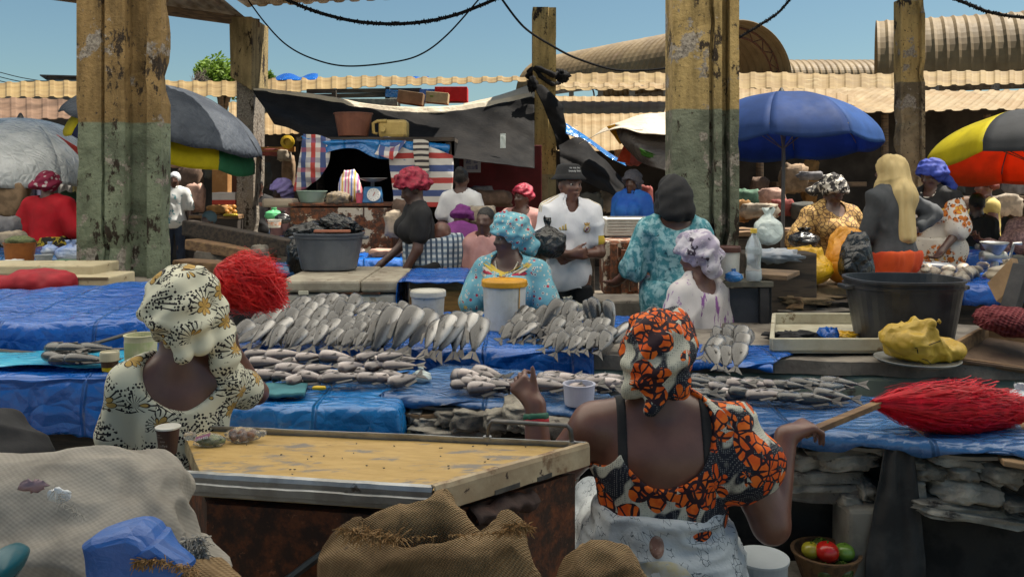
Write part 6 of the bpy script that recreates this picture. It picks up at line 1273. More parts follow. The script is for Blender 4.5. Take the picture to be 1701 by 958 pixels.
# rubble layers below that counter
for i, (x, y, w_, h_, lb) in enumerate(((1330, 495, 120, 16, 'cracked earth slab below the yellow bag'), (1400, 500, 100, 14, 'charred board edge under the shiny black bag'), (1360, 515, 170, 18, 'layered rubble slab under the charred board'), (1310, 500, 40, 24, 'pale broken plank at the left of the layered rubble'), (1345, 535, 180, 14, 'lowest dark rubble slab above the white foam tray'))):
    c_ = P(x, y, 5.95); MB().blob(c_, (w_*px2(5.95)/2, .16, h_*px2(5.95)/2), Matrix.Rotation(R(3-i*2), 3, 'Y'), .4, 3, 30, 14, i+7, .5).build('rubble_slab', [mat('earth_slab', (.24, .17, .095)), DKWOOD, CONC, WOODX, CONC][i], label=lb, cat='slab', smooth=True)
# foam tray on the slab
ft = thing('foam_tray', 'large dirty white tray holding black net and a blue scrap by the black basin', 'tray', (1.75, 4.6, ZT))
cs = [PZ(1282, 577, ZT+.03), PZ(1475, 577, ZT+.03), PZ(1478, 543, ZT+.06), PZ(1318, 541, ZT+.06)]
cs[2].y = cs[3].y = 4.93
TRAYM = mat('tray_foam', (.50, .47, .36), .8, (.40, .36, .26), ns=5, bump=.3, layers=(('n', 8, .62, (.20, .15, .09)),))
MB().prism([(p.x, p.y) for p in cs], ZT+.002, ZT+.014).build('base', TRAYM, ft)
for i in range(4): a_, b2 = V(cs[i]), V(cs[(i+1) % 4]); a_.z = b2.z = ZT+.045; MB().beam(a_, b2, .022, .062).build('rim', TRAYM, ft, bevel=.005)
MB().blob(PZ(1335, 570, ZT+.03)+V((0, .16, 0)), (.13, .08, .03), None, .8, 6, 26, 12, 3).build('black_net', FAB['black'], label='tangle of black net in the dirty white tray', cat='net', smooth=True)
MB().blob(PZ(1388, 570, ZT+.03)+V((.02, .16, .0)), (.06, .05, .05), None, .7, 3, 16, 10, 8).build('blue_scrap', BLUE, label='crumpled blue plastic scrap in the dirty white tray', cat='scrap', smooth=True)
MB().blob(PZ(1428, 568, ZT+.03)+V((0, .2, 0)), (.07, .05, .02), None, .6, 3, 16, 10, 9).build('yellow_scrap', BAGYEL, label='flat yellow plastic scrap in the dirty white tray', cat='scrap', smooth=True)
# yellow sack on a metal tray
c_ = PZ(1548, 605, ZT+.02); mt_ = thing('metal_tray', 'round metal tray under the knotted yellow sack', 'tray', (c_.x, c_.y+.14, ZT))
MB().lathe([(0, .006), (.165, .006), (.185, .016), (.19, .016), (.17, .001), (0, .001)], (c_.x, c_.y+.14, ZT+.003), 36).build('dish', STEEL, mt_, smooth=True)
sackyel = plastic_tarp('mustard_sack', (.42, .26, .015), (.50, .33, .02), .5, .5)
ys = soft('knotted_sack', [('e', (c_.x-.035, c_.y+.13, ZT+.105), (.14, .11, .095), None, .03), ('e', (c_.x+.09, c_.y+.15, ZT+.06), (.12, .09, .06), None, .05), ('c', (c_.x-.01, c_.y+.1, ZT+.18), (c_.x+.03, c_.y+.06, ZT+.205), .03, .022, .03), ('e', (c_.x+.05, c_.y+.06, ZT+.205), (.035, .022, .018), None, .01)], sackyel, (c_.x-.3, c_.y-.15, ZT+.016), (c_.x+.3, c_.y+.4, ZT+.35), .008, fold=((.016, (9, 9, 9)), (.014, (8, 8, 8), 1), (.006, (22, 22, 22), 1)), label='mustard yellow knotted sack with black lettering before the black basin', cat='sack')
for seg_ in ([(1520, 578), (1545, 572), (1562, 566)], [(1524, 580), (1526, 600)], [(1532, 596), (1532, 604), (1540, 598), (1546, 604)], [(1566, 604), (1570, 590), (1580, 604)]): inkline([P(x, y, 4) for x, y in seg_], .0022, ys, INK)
# wooden boxes at right
wb = thing('wooden_box', 'broken wooden box with low sides at the right edge, under a maroon net sack', 'box', (2.35, 4.1, ZT))
for a_, b2, w_, h_ in ((P(1578, 590, 3.95), P(1640, 555, 4.3), .02, .10), (P(1632, 556, 4.3), P(1790, 580, 4.25), .02, .06), (P(1590, 598, 3.97), P(1760, 622, 3.9), .03, .03)): MB().beam(a_, b2, w_, h_).build('side_board', WOODX, wb, bevel=.003)
MB().hexa([P(1590, 601, 3.95), P(1790, 628, 3.85), P(1790, 585, 4.25), P(1640, 562, 4.3), P(1590, 597, 3.95), P(1790, 624, 3.85), P(1790, 581, 4.25), P(1640, 558, 4.3)]).build('bottom', mat('brown_ply', (.15, .095, .06), .8, (.10, .06, .04), bump=.4), wb)
NET = weave('maroon_net', (.13, .022, .03), (.26, .07, .075), 90, .006, 1, (.06, .02, .02), .6)
MB().blob(P(1690, 536, 4.1), (.19, .13, .07), Matrix.Rotation(R(8), 3, 'Y'), .22, 3, 30, 16, 4, .8).build('net_sack', NET, label='maroon net sack lying on the broken wooden box', cat='sack', smooth=True)
MB().beam(P(1676, 520, 4.45), P(1700, 440, 4.5), .09, .05).build('wooden_post', BLKWOOD, label='leaning black wooden post near the right edge', cat='post', bevel=.006)
MB().hexa([P(1655, 500, 4.9), P(1690, 470, 4.9), P(1700, 475, 5), P(1665, 505, 5), P(1640, 470, 4.95), P(1680, 428, 4.95), P(1690, 430, 5.02), P(1650, 474, 5.02)]).build('cardboard_box', CARD, label='torn brown cardboard flap behind the leaning black post', cat='cardboard')
sackbag('plastic_bag', 'frosted bag crumpled behind the leaning black post', 'bag', P(1675, 470, 5.1), .12, .08, .14, mat('tan_film', (.36, .30, .22), .4, (.46, .40, .32), bump=.7, bs=14), 5, ears=False)
sackbag('plastic_bag', 'white scrap of plastic sticking up behind the big red duster', 'bag', onc(1.02, .4, .75), .10, .05, .12, BAGWHT, 6, ears=False)
# hanging black cloth
MB().sheet(lambda u, v: V((lambda q, wd: (q.x+(u-.5)*wd, q.y-.02+.007*math.sin(u*13+v*2)+.012*noise.noise(V((u*5, v*4, 0))), q.z))(P(1490-7*v, 742+250*v, 2.955), (.10+.11*min(1, v*1.4)+.015*noise.noise(V((v*4, 3, 0)))))), 30, 40).build('hanging_cloth', mat('faded_black_cloth', (.030, .029, .028), .9, (.055, .053, .051), ns=5, bump=.4), label='faded black cloth hanging down in front of the stacked stones', cat='cloth', smooth=True, thick=.004)
# ---------------------------------------------------------------- foreground sacks
def bump_ray(): pass
sp_ = P(120, 768, 1.62); k = px2(1.62)
soft('woven_sack', [('e', (sp_.x-.02, 1.66, .86), (.27, .24, .24), None, .06), ('e', (sp_.x-.20, 1.62, .84), (.24, .22, .24), None, .06), ('e', (sp_.x+.10, 1.60, .80), (.16, .17, .20), None, .05), ('e', (sp_.x-.05, 1.62, .58), (.30, .24, .3), None, .06), ('c', (sp_.x+.235, 1.52, .80), (sp_.x+.19, 1.47, .68), .025, .05, .04)], SACK, (sp_.x-.6, 1.3, .28), (sp_.x+.4, 2.0, 1.2), .008, rel=3, fold=((.026, (3.5, 3.5, 4.5), 1), (.012, (6, 8, 11), 1), (.005, (13, 13, 20), 1), (.002, (40, 40, 60))), label='big greyish woven plastic sack filling the lower left corner', cat='sack')
# torn hole of the sack: pale scraps
MB().blob(P(98, 822, 1.43), (.020, .008, .012), None, .5, 3, 14, 8, 2).build('paper_scrap', BAGWHT, label='white scrap poking out of the torn woven sack', cat='scrap', smooth=True)
MB().blob(P(55, 806, 1.435), (.020, .006, .010), None, .8, 4, 14, 8, 6).build('pink_scrap', mat('pink_film', (.33, .22, .25), .5), label='pink scrap showing through the torn woven sack', cat='scrap', smooth=True)
# fray helper
def fray(pts, n, L, r_, m, name, parent=None, label=None, cat=None, down=.6, seed=1):
    rr = random.Random(seed); mb = MB()
    for i in range(n):
        t = rr.random()*(len(pts)-1); k = int(t); p = V(pts[k]).lerp(V(pts[min(k+1, len(pts)-1)]), t-k); d = V((rr.uniform(-1, 1), rr.uniform(-.9, .3), rr.uniform(-down, 1-down*.6))).normalized()*L*rr.uniform(.4, 1.2); b2 = V((rr.uniform(-.4, .4), rr.uniform(-.3, .1), -rr.uniform(.1, .7)))*L
        mb.tube([p, p+d*.6, p+d+b2*.6], r_*rr.uniform(.6, 1.3), 3, caps=False)
    return mb.build(name, m, parent, label=label, cat=cat, kind=None)
s0 = bpy.data.objects[[o.name for o in COL.objects if o.name.startswith('woven_sack')][0]]
fray([P(300, 905, 1.46), P(335, 895, 1.47), P(338, 935, 1.46)], 260, .020, .0012, mat('sack_fibre', (.36, .33, .28), .8, bump=0), 'frayed_seam', s0, seed=4)
fray([P(85, 812, 1.42), P(110, 838, 1.42), P(140, 858, 1.42)], 40, .014, .0005, mat('sack_fibre', (.36, .33, .28)), 'torn_threads', s0, seed=5)
def crumple(name, label, poly, Y, dp, m, seed, amp=.02, cat='tarpaulin'):
    """folded sheet bundle: outline in px at depth Y, thickness dp, creased faces"""
    c = sum((P(x, y, Y) for x, y in poly), V())/len(poly); pts = [P(x, y, Y) for x, y in poly]; mb = MB(); n = len(pts); vs = []; N_ = 10
    for L in range(N_+1):
        a = math.pi*L/N_; s_ = max(.02, math.sin(a))**.28; y = -math.cos(a)*dp/2
        for i in range(n*4):
            t = i/4; p = pts[int(t) % n].lerp(pts[(int(t)+1) % n], t % 1); q = c+(p-c)*s_; q.y += y+dp/2
            q += V((1, .7, 1))*amp*noise.noise(q*11+V((seed, 0, 0)))*(1 if L not in (0, N_) else .3); vs.append(q)
    M_ = n*4; mb.add(vs, [(j*M_+i, j*M_+(i+1) % M_, (j+1)*M_+(i+1) % M_, (j+1)*M_+i) for j in range(N_) for i in range(M_)]+[tuple(range(M_))[::-1], tuple(range(N_*M_, (N_+1)*M_))])
    return mb.build(name, m, label=label, cat=cat)
crumple('folded_tarp', 'folded bright blue tarp lying in front of the woven sack', [(133, 905), (150, 893), (205, 892), (228, 903), (238, 915), (258, 908), (310, 945), (300, 1000), (140, 1010), (132, 960)], 1.36, .08, plastic_tarp('matte_blue_tarp', (.003, .075, .32), (.006, .11, .40), .5, .6), 3, .022)
tq = P(-16, 958, 1.3); MB().blob((tq.x, 1.33, tq.z), (.022, .05, .030), Matrix.Rotation(.5, 3, 'Y'), .05, 2, 24, 16, 1, .7).build('teal_tool', mat('teal_plastic', (.01, .10, .13), .3, bump=0), label='teal moulded plastic handle at the bottom left corner', cat='handle', smooth=True)
# burlap sacks
bs = P(705, 930, 1.62)
bsk = thing('burlap_sack', 'big brown burlap sack with a frayed open mouth leaning on the rusty freezer', 'sack', (bs.x, 1.64, 0))
def loc_(L): o_ = np.array([bs.x, 1.64, 0]); return [(p[0],)+tuple((np.array(q)-o_) if isinstance(q, (tuple, Vector)) and len(q) == 3 and k in ((0, 1) if p[0] == 'c' else (0,)) else q for k, q in enumerate(p[1:])) for p in L]
lo2, hi2 = (-.36, -.24, bs.z-.5), (.36, .3, bs.z+.2); CR = ((.012, (8, 8, 8), 1), (.007, (16, 16, 16), 1), (.003, (40, 40, 40)))
soft('body', loc_([('e', (bs.x, 1.64, bs.z-.07), (.19, .10, .16), None, .05), ('e', (bs.x+.12, 1.62, bs.z-.03), (.085, .085, .14), None, .05), ('e', (bs.x-.13, 1.64, bs.z-.10), (.09, .09, .16), None, .05), ('e', (bs.x, 1.65, bs.z-.3), (.23, .14, .25), None, .08), ('-e', (bs.x, 1.67, bs.z+.10), (.165, .075, .13), None, 0)]), BURLAP, lo2, hi2, .007, bsk, CR, [((0, 0, bs.z+.050), (-.12, -.25, 1))], 1)
soft('mouth_flap', loc_([('e', (bs.x-.02, 1.70, bs.z+.01), (.13, .035, .05), None, .03), ('c', (bs.x-.05, 1.71, bs.z+.0), (bs.x+.005, 1.74, bs.z+.075), .05, .022, .03), ('c', (bs.x+.02, 1.73, bs.z+.07), (bs.x+.075, 1.70, bs.z-.01), .025, .03, .02)]), mat('burlap', (0, 0, 0)) if 'burlap' in MC else BURLAP, lo2, hi2, .007, bsk, CR, (), 1)
BF = mat('burlap_fibre', (.24, .125, .04), .9, (.32, .19, .08), ns=60, bump=0)
fray([P(570, 882, 1.53), P(620, 890, 1.52), P(668, 893, 1.52)], 300, .022, .0010, BF, 'frayed_edge', bsk, seed=7, down=.4)
fray([P(835, 885, 1.53), P(860, 872, 1.53), P(880, 880, 1.54)], 260, .018, .0010, BF, 'frayed_edge', bsk, seed=8, down=.35)
fray([P(668, 893, 1.52), P(760, 888, 1.54), P(835, 885, 1.54)], 90, .009, .0009, BF, 'frayed_edge', bsk, seed=9, down=.4)
q = P(1010, 960, 1.62); soft('burlap_sack', [('e', (q.x, 1.64, q.z-.05), (.10, .09, .10), None, .04), ('e', (q.x-.07, 1.62, q.z-.06), (.05, .06, .06), None, .03), ('e', (q.x, 1.64, q.z-.25), (.14, .11, .2), None, .05)], BURLAP, (q.x-.25, 1.45, q.z-.45), (q.x+.25, 1.85, q.z+.12), .0075, rel=1, fold=CR, label='rounded burlap sack at the bottom edge in front of the white wrapper skirt', cat='sack')
q = P(300, 966, 1.40); bs3 = soft('burlap_sack', [('e', (q.x, 1.42, q.z-.04), (.10, .07, .07), None, .04), ('e', (q.x-.06, 1.42, q.z-.01), (.04, .04, .04), None, .03), ('e', (q.x, 1.43, q.z-.2), (.12, .08, .15), None, .05)], BURLAP, (q.x-.2, 1.3, q.z-.38), (q.x+.2, 1.56, q.z+.08), .007, rel=1, fold=CR, label='crumpled burlap sack at the bottom edge below the folded blue tarp', cat='sack')
fray([P(225, 935, 1.36), P(260, 930, 1.36), P(330, 950, 1.36)], 200, .014, .0009, BF, 'frayed_edge', bs3, seed=10)
# dark jacket lump behind sack at left
soft('dark_jacket', [('e', P(-12, 712, 2.35), (.06, .10, .05), None, .03), ('e', P(0, 760, 2.3), (.10, .12, .06), None, .05), ('e', P(-40, 800, 2.35), (.2, .16, .15), None, .06)], FAB['black'], P(-160, 980, 2.35)-V((.1, .3, .0)), P(120, 640, 2.35)+V((.1, .3, .1)), .009, fold=FOLD, label='black jacket heaped behind the woven sack at the left edge', cat='jacket')
# ---- on the freezer lid
def onlid(px, py): 
    n_ = (BRt-FR_).cross(FLt-FR_); d = P(px, py, 1)-V((0, 0, H)); t_ = (FR_-V((0, 0, H))).dot(n_)/d.dot(n_); return V((0, 0, H))+d*t_
c_ = onlid(279, 754)+V((0, 0, .002)); cup = thing('paper_cup', 'brown paper coffee cup with pale lettering on the yellow freezer lid', 'cup', c_)
s_ = .0262; MB().lathe([(s_*.92, .0), (s_*.94, .003), (s_*1.24, .073), (s_*1.34, .0745), (s_*1.34, .078), (s_*1.20, .0785), (s_*.9, .006), (0, .006)], c_, 32).build('body', mat('brown_paper', (.062, .028, .020), .5, (.08, .038, .028), bump=.05), cup, smooth=False)
MB().lathe([(s_*1.25, .0735), (s_*1.36, .0745), (s_*1.36, .079), (s_*1.18, .079)], c_, 32).build('rim', WPLAST, cup)
mb = MB()
for i, (tx, sz, z, dx) in enumerate((('espresso', .0065, .062, -.010), ('macchiato', .0055, .055, -.004), ('latte', .008, .043, .006), ('coffee', .0115, .030, .006), ('cappuccino', .0095, .015, .0))):
    t = MB().text(tx, sz, Matrix.Identity(4), .0001)
    for v in t.v:
        a = (v.x+dx)/(s_*1.1)-.35; zz = z+v.y; r_ = s_*(.94+.30*zz/.073)+.0007; v.xyz = c_+V((math.sin(a)*r_, -math.cos(a)*r_, zz))
    mb.add(t.v, t.f)
mb.build('lettering', mat('cup_print', (.42, .36, .30), .6, bump=0), cup)
def clear(name): 
    g = G(name); g.b.inputs['Transmission Weight'].default_value = .85; g.b.inputs['IOR'].default_value = 1.08; wr = g.noise(40, 6)
    return g.fin((.92, .94, .95), .15, g.bump(wr, .9, .01))
CLEAR = clear('thin_clear_film')
c_ = onlid(345, 742)+V((0, .01, .018)); lb_ = thing('leaf_bag', 'clear bag of green leaves with a purple label beside the coffee cup', 'bag', c_)
MB().blob(c_, (.052, .026, .020), Matrix.Rotation(-.15, 3, 'Z'), .3, 3, 28, 16, 2).build('film', CLEAR, lb_, smooth=True)
MB().blob(c_+V((.004, 0, -.001)), (.042, .019, .014), Matrix.Rotation(-.15, 3, 'Z'), .5, 5, 24, 14, 3).build('leaves', mat('wilted_leaf', (.14, .19, .05), .7, (.24, .25, .09), ns=50, bump=.9), lb_, smooth=True)
MB().blob(c_+V((-.058, .0, .012)), (.020, .012, .012), None, .5, 4, 16, 10, 5).build('bag_tie', CLEAR, lb_, smooth=True)
o = MB().hexa([c_+V(p) for p in ((-.034, -.024, .004), (.010, -.022, .017), (.010, -.012, .024), (-.034, -.014, .012), (-.034, -.0255, .0045), (.010, -.0235, .0175), (.010, -.0125, .0255), (-.034, -.0145, .0135))]).build('label', mat('purple_label', (.22, .06, .13), .5), lb_)
mb = MB().text('OSU RES', .010, Matrix.Translation(c_+V((-.012, -.0262, .0115))) @ Matrix.Rotation(R(-16), 4, 'Y') @ Matrix.Rotation(R(60), 4, 'X')); mb.build('lettering', BAGWHT, lb_)
c_ = onlid(400, 736)+V((0, .02, .020)); nb = thing('nut_bag', 'clear bag of round brown nuts on the freezer lid', 'bag', c_)
MB().blob(c_, (.052, .030, .022), Matrix.Rotation(.1, 3, 'Z'), .25, 3, 28, 16, 7).build('film', CLEAR, nb, smooth=True)
rr = random.Random(8)
for i in range(22): MB().blob(c_+V((rr.uniform(-.038, .030), rr.uniform(-.018, .018), rr.uniform(-.010, .010))), (.0095,)*3, None, .1, 3, 12, 8, i).build('nut', mat('nut_brown', (.17, .075, .045), .5, (.24, .12, .07), ns=30, bump=.1), nb, smooth=True)
MB().blob(c_+V((.055, .004, .004)), (.016, .012, .010), None, .5, 4, 16, 10, 5).build('bag_tie', CLEAR, nb, smooth=True)
# flies
fly = None; rr = random.Random(12)
for i in range(26):
    x, y = rr.uniform(400, 900), rr.uniform(735, 800)
    if y > 745+ (x < 900)*50: continue
    p = onlid(x, y)
    if fly is None:
        f = MB(); f.blob((0, 0, .0016), (.0036, .0016, .0016), None, 0, seg=8, rings=6); f.add([V((-.001, .001, .003)), V((-.005, .003, .0025)), V((-.0045, .001, .0025)), V((-.001, -.001, .003)), V((-.005, -.003, .0025)), V((-.0045, -.001, .0025))], [(0, 1, 2), (3, 5, 4)])
        fly = f.build('fly', BPLAST, label='small black fly on the yellow freezer lid', cat='fly', group='flies on the freezer lid'); fly.location = p
    else: fly2 = dup(fly, p, (0, 0, rr.uniform(0, 6)))
# black bag held by the man
bp = P3.matrix_world; h_ = P(909, 425, 5.70)
sackbag('plastic_bag', 'full black plastic bag hugged by the man in the white football shirt', 'bag', V((h_.x, 5.66, h_.z-.02)), .125, .10, .27, BAGBLK, 12, neck=.10, ears=False)
# fish scrap bag etc near man
sackbag('plastic_bag', 'dull white bag lying behind the fish at the feet of the man', 'bag', PZ(945, 530, ZT+.02)+V((0, .1, 0)), .10, .06, .12, mat('grey_paper', (.34, .33, .28), .8, (.26, .25, .21), bump=.6, bs=20), 13, ears=False)
MB().sheet(lambda u, v: PZ(432+74*u+6*v, 660-20*v-3*u, .775)+V((0, 0, .006*noise.noise(V((u*4, v*4, 0)))+.004)), 14, 8).build('teal_cloth', mat('teal_cloth', (.03, .14, .17), .8, (.05, .19, .22), bump=.5), label='folded dark teal cloth on the light blue tarp below the pinkish fish', cat='cloth', smooth=True, thick=.014)
MB().blob(PZ(530, 647, .775)+V((0, 0, .008)), (.030, .014, .008), None, .15, 3, 16, 10, 2, .7).build('yellow_tag', mat('yellow_tag', (.60, .40, .01), .5), label='small yellow plastic tag near the pinkish fish', cat='tag', smooth=True)
sackbag('plastic_bag', 'small clear bag tip sticking up beside the cardboard pile', 'bag', PZ(697, 634, .78)+V((0, .06, -.02)), .045, .03, .07, CLRBAG, 16, ears=False)
# ---------------------------------------------------------------- umbrellas
def umat(name, c): return mat(name, c, .75, tuple(x*.82 for x in c), ns=3, bump=.15, bs=20, bd=.01, trans=.55)
def umbrella(label, apx, apy, Y, rad, rise, colors, tilt=(0, 0), phase=0, val=.10, np_=8, group='market umbrellas'):
    c = P(apx, apy, Y); root = thing('market_umbrella', label, 'umbrella', (c.x, Y, 0), 0, group); tm = Matrix.Rotation(R(tilt[0]), 3, 'Y') @ Matrix.Rotation(R(tilt[1]), 3, 'X')
    top_ = c
    def pt(a, t):   # t 0..1 dome, >1 valance
        ph = (a/(2*math.pi)*np_) % 1; sag = 1-.055*math.sin(math.pi*ph)*min(t, 1)
        tt = min(t, 1); r_ = rad*math.sin(tt*1.25)/math.sin(1.25)*sag; z = -rise*(1-math.cos(tt*1.25))/(1-math.cos(1.25))-.02*math.sin(math.pi*ph)*tt
        if t > 1: z -= (t-1)*val/.2*(1+.25*math.sin(math.pi*ph)) ; r_ *= 1+.02*(t-1)/.2
        return top_+tm @ V((math.cos(a)*r_, math.sin(a)*r_, z))
    for k in range(np_):
        mb = MB(); a0 = phase+2*math.pi*k/np_; a1 = phase+2*math.pi*(k+1)/np_
        mb.sheet(lambda u, v: pt(a0+(a1-a0)*(u*.995+.0025)-phase, v*1.2) if False else _rot(pt, a0, a1, u, v, phase, c, tm), 10, 16)
        mb.build('canopy_panel', colors[k % len(colors)], root, smooth=True, thick=.003)
    for k in range(np_):
        a = phase+2*math.pi*k/np_; pts = [_rot(pt, a, a, 0, t, phase, c, tm)+V((0, 0, -.012)) for t in (.02, .25, .5, .75, .83)]; MB().tube(pts, .006, 5).build('rib', DSTEEL, root)
        m_ = _rot(pt, a, a, 0, .42, phase, c, tm); MB().tube([m_+V((0, 0, -.015)), c+tm @ V((0, 0, -rise-.12))], .005, 5).build('stretcher', DSTEEL, root)
    MB().tube([V((c.x, Y, 0)), c+tm @ V((0, 0, -rise-.2)), c+tm @ V((0, 0, .03))], [.022, .02, .016], 8).build('pole', mat('umbrella_pole', (.16, .16, .17), .5, metal=.4), root, smooth=True)
    MB().lathe([(.04, 0), (.03, .03), (.012, .06), (0, .065)], c, 10).build('finial', DSTEEL, root)
    return root
def _rot(pt, a0, a1, u, v, phase, c, tm):
    a = a0-phase+(a1-a0)*(u*.998+.001); p = pt(a, v*1.2) - c; q = tm.inverted() @ p; q = Matrix.Rotation(phase, 3, 'Z') @ q; return c+tm @ q
UB = umat('royal_blue_canvas', (.030, .085, .30)); UB2 = umat('pale_blue_canvas', (.04, .13, .42))
umbrella('royal blue parasol with scalloped edge on a straight pole, right of the mossy column', 1298, 156, 8.6, .93, .45, [UB, UB, UB2, UB], phase=.35, tilt=(0, -6))
umbrella('rainbow parasol with yellow, grey, lime and orange panels at the right edge', 1716, 186, 7.9, .96, .40, [umat('orange_canvas', (.70, .10, .01)), umat('orange_canvas', (.70, .10, .01)), umat('lime_canvas', (.22, .60, .01)), umat('yellow_canvas', (.70, .60, .01)), umat('grey_canvas', (.08, .085, .095)), umat('grey_canvas', (.08, .085, .095)), umat('yellow_canvas', (.70, .60, .01)), umat('lime_canvas', (.22, .60, .01))], phase=.58, tilt=(0, -11))
umbrella('silver foil covered umbrella above the woman in scarlet, at the left edge', 34, 196, 10.5, 1.16, .70, [SILVER], phase=.1, val=.12)
umbrella('black plastic covered umbrella with yellow panels underneath, beside the thick left column', 292, 156, 9.3, 1.0, .56, [umat('yellow_canvas', (.70, .55, .01)), umat('navy_canvas', (.02, .03, .10)), umat('yellow_canvas', (.70, .55, .01)), umat('green_canvas', (.04, .22, .10))], tilt=(14, 0), phase=.2)
# plastic cover on that umbrella (a sheet thrown over it)
cc = P(292, 152, 9.3)
MB().sheet(lambda u, v: (lambda a, t: cc+Matrix.Rotation(R(14), 3, 'Y') @ V((math.cos(a)*1.06*math.sin(t*1.2)/.93*(1+.03*noise.noise(V((a*3, t*3, 0)))), math.sin(a)*1.06*math.sin(t*1.2)/.93, .03-.52*(1-math.cos(t*1.2))/.64+.02*ridge((math.cos(a)*2, math.sin(a)*2, t*2), 1.6)-.03*(t > .97)*abs(math.sin(a*4)))))(u*2*math.pi, .02+.98*v), 72, 22).build('plastic_cover', GREYT, label='dark grey plastic sheet thrown over the yellow panelled umbrella', cat='plastic sheet', smooth=True, thick=.004)
MB().sheet(lambda u, v: P(94+44*u, 224+26*u+18*v*u, 9.3)+V((0, .12*v, -.04*v)), 8, 6).build('red_cloth_strip', mat('red_film', (.55, .03, .02), .6), label='red strip of cloth tucked under the silver umbrella cover', cat='cloth', smooth=True, thick=.004)
# ---------------------------------------------------------------- canopies
def grid_px(rows, Ys, seed=0, amp=.05):
    """surface through rows of photo points; each row has its own depth"""
    pts = [[P(x, y, Yr+dy) for (x, y, dy) in r_] for r_, Yr in zip(rows, Ys)]
    def cr(a, b, c, d, t): return .5*((2*b)+(c-a)*t+(2*a-5*b+4*c-d)*t*t+(3*b-a-3*c+d)*t**3)
    def along(L, t):
        n = len(L)-1; x = min(t*n, n-1e-6); i = int(x); return cr(L[max(i-1, 0)], L[i], L[i+1], L[min(i+2, n)], x-i)
    def fn(u, v):
        p = along([along(r_, u) for r_ in pts], v); q = V((p.x*2.2, p.z*.8, seed)); return p+V((0, amp*noise.noise(q*1.4)+amp*.6*ridge((p.x*1.2+p.z*2.0, seed, p.z*.4), 2.4), amp*.4*noise.noise(q*2)))
    return fn
r_ = [[(420, 150, 0), (520, 163, 0), (640, 184, -.1), (760, 184, -.1), (888, 160, 0)], [(428, 165, 0), (525, 195, -.2), (640, 220, -.3), (770, 222, -.3), (888, 200, 0)], [(440, 182, -.1), (545, 222, -.4), (650, 238, -.5), (775, 250, -.5), (888, 255, -.1)], [(455, 205, -.1), (560, 240, -.5), (660, 250, -.6), (780, 266, -.6), (888, 280, -.1)]]
MB().sheet(grid_px(r_, [11.9, 11.6, 11.2, 10.9], 1, .05), 80, 30).build('black_canopy', BLACKT, label='large black plastic canopy sagging between the flaking post and the slim yellow post', cat='canopy', smooth=True, thick=.004)
r_ = [[(420, 147, 0), (520, 157, 0), (640, 176, -.1), (760, 176, -.1), (888, 152, 0)], [(421, 151, 0), (520, 164, 0), (640, 186, -.1), (760, 186, -.1), (888, 164, 0)]]
MB().sheet(grid_px(r_, [11.98, 11.92], 2, .02), 60, 4).build('canopy_hem', BEIGET, label='pale folded top hem of the large black canopy', cat='canopy', smooth=True, thick=.02)
r_ = [[(770, 172, 0), (830, 158, 0), (888, 138, 0)], [(770, 184, 0), (830, 172, 0), (890, 158, 0)]]
MB().sheet(grid_px(r_, [12.3, 12.0], 3, .03), 20, 6).build('pale_tarp', BEIGET, label='pale sunlit tarp fold above the right end of the black canopy', cat='tarpaulin', smooth=True, thick=.006)
# wrapped black plastic round the slim post
for i, (y, t_, w_) in enumerate(((122, .045, .20), (131, .035, .19))):
    c_ = P(904, y, 12.15); MB().tube([c_+V((math.cos(a)*(w_+.05*math.sin(a*3)), math.sin(a)*(w_+.05), .05*math.sin(a*2+i)-.10*math.cos(a)*i)) for a in [2*math.pi*k/20 for k in range(21)]], [t_*(.7+.4*abs(math.sin(k*1.9))) for k in range(21)], 8).build('knotted_plastic', BLACKT, label=['upper', 'lower'][i]+' twist of black plastic knotted round the slim yellow post', cat='plastic', smooth=True)
MB().blob(P(884, 140, 11.75), (.07, .07, .10), None, .7, 4, 20, 14, 4).build('knotted_plastic', BLACKT, label='big black plastic knot on the left side of the slim yellow post', cat='plastic', smooth=True)
MB().blob(P(935, 127, 11.75), (.09, .08, .08), None, .7, 4, 20, 14, 6).build('knotted_plastic', BLACKT, label='small black plastic knot on the right side of the slim yellow post', cat='plastic', smooth=True)
r_ = [[(886, 142, 0), (898, 140, 0), (908, 146, 0)], [(900, 170, -.1), (918, 168, -.1), (934, 176, 0)], [(912, 200, -.1), (926, 196, -.1), (936, 188, 0)], [(922, 225, -.1), (934, 220, 0), (948, 232, 0)], [(925, 250, 0), (940, 245, 0), (965, 240, 0)]]
MB().sheet(grid_px(r_, [11.75]*5, 5, .06), 14, 30).build('black_drape', BLACKT, label='strip of black plastic hanging down the right side of the slim yellow post', cat='plastic sheet', smooth=True, thick=.005)
r_ = [[(928, 238, 0), (965, 228, 0), (1000, 262, 0), (1040, 300, 0)], [(930, 262, -.1), (970, 262, -.1), (1005, 290, -.1), (1038, 312, 0)], [(930, 300, -.2), (965, 300, -.2), (1000, 318, -.1), (1034, 330, 0)]]
MB().sheet(grid_px(r_, [11.4, 11.2, 11.0], 6, .10), 40, 24).build('black_tarp', BLACKT, label='black tarp sheltering the stall right of the slim yellow post', cat='tarpaulin', smooth=True, thick=.004)
r_ = [[(940, 204, 0), (975, 228, 0), (1018, 258, 0), (1042, 272, 0)], [(940, 222, 0), (975, 236, 0), (1012, 262, 0), (1040, 276, 0)]]
MB().sheet(grid_px(r_, [11.9, 11.6], 7, .02), 30, 4).build('blue_strip', BLUE2, label='bright blue strip of tarp slanting down behind the black tarp', cat='tarpaulin', smooth=True, thick=.006)
r_ = [[(856, 172, 0), (868, 176, 0), (882, 188, 0)], [(862, 195, 0), (872, 200, 0), (886, 215, 0)], [(872, 222, 0), (880, 232, 0), (888, 240, 0)]]
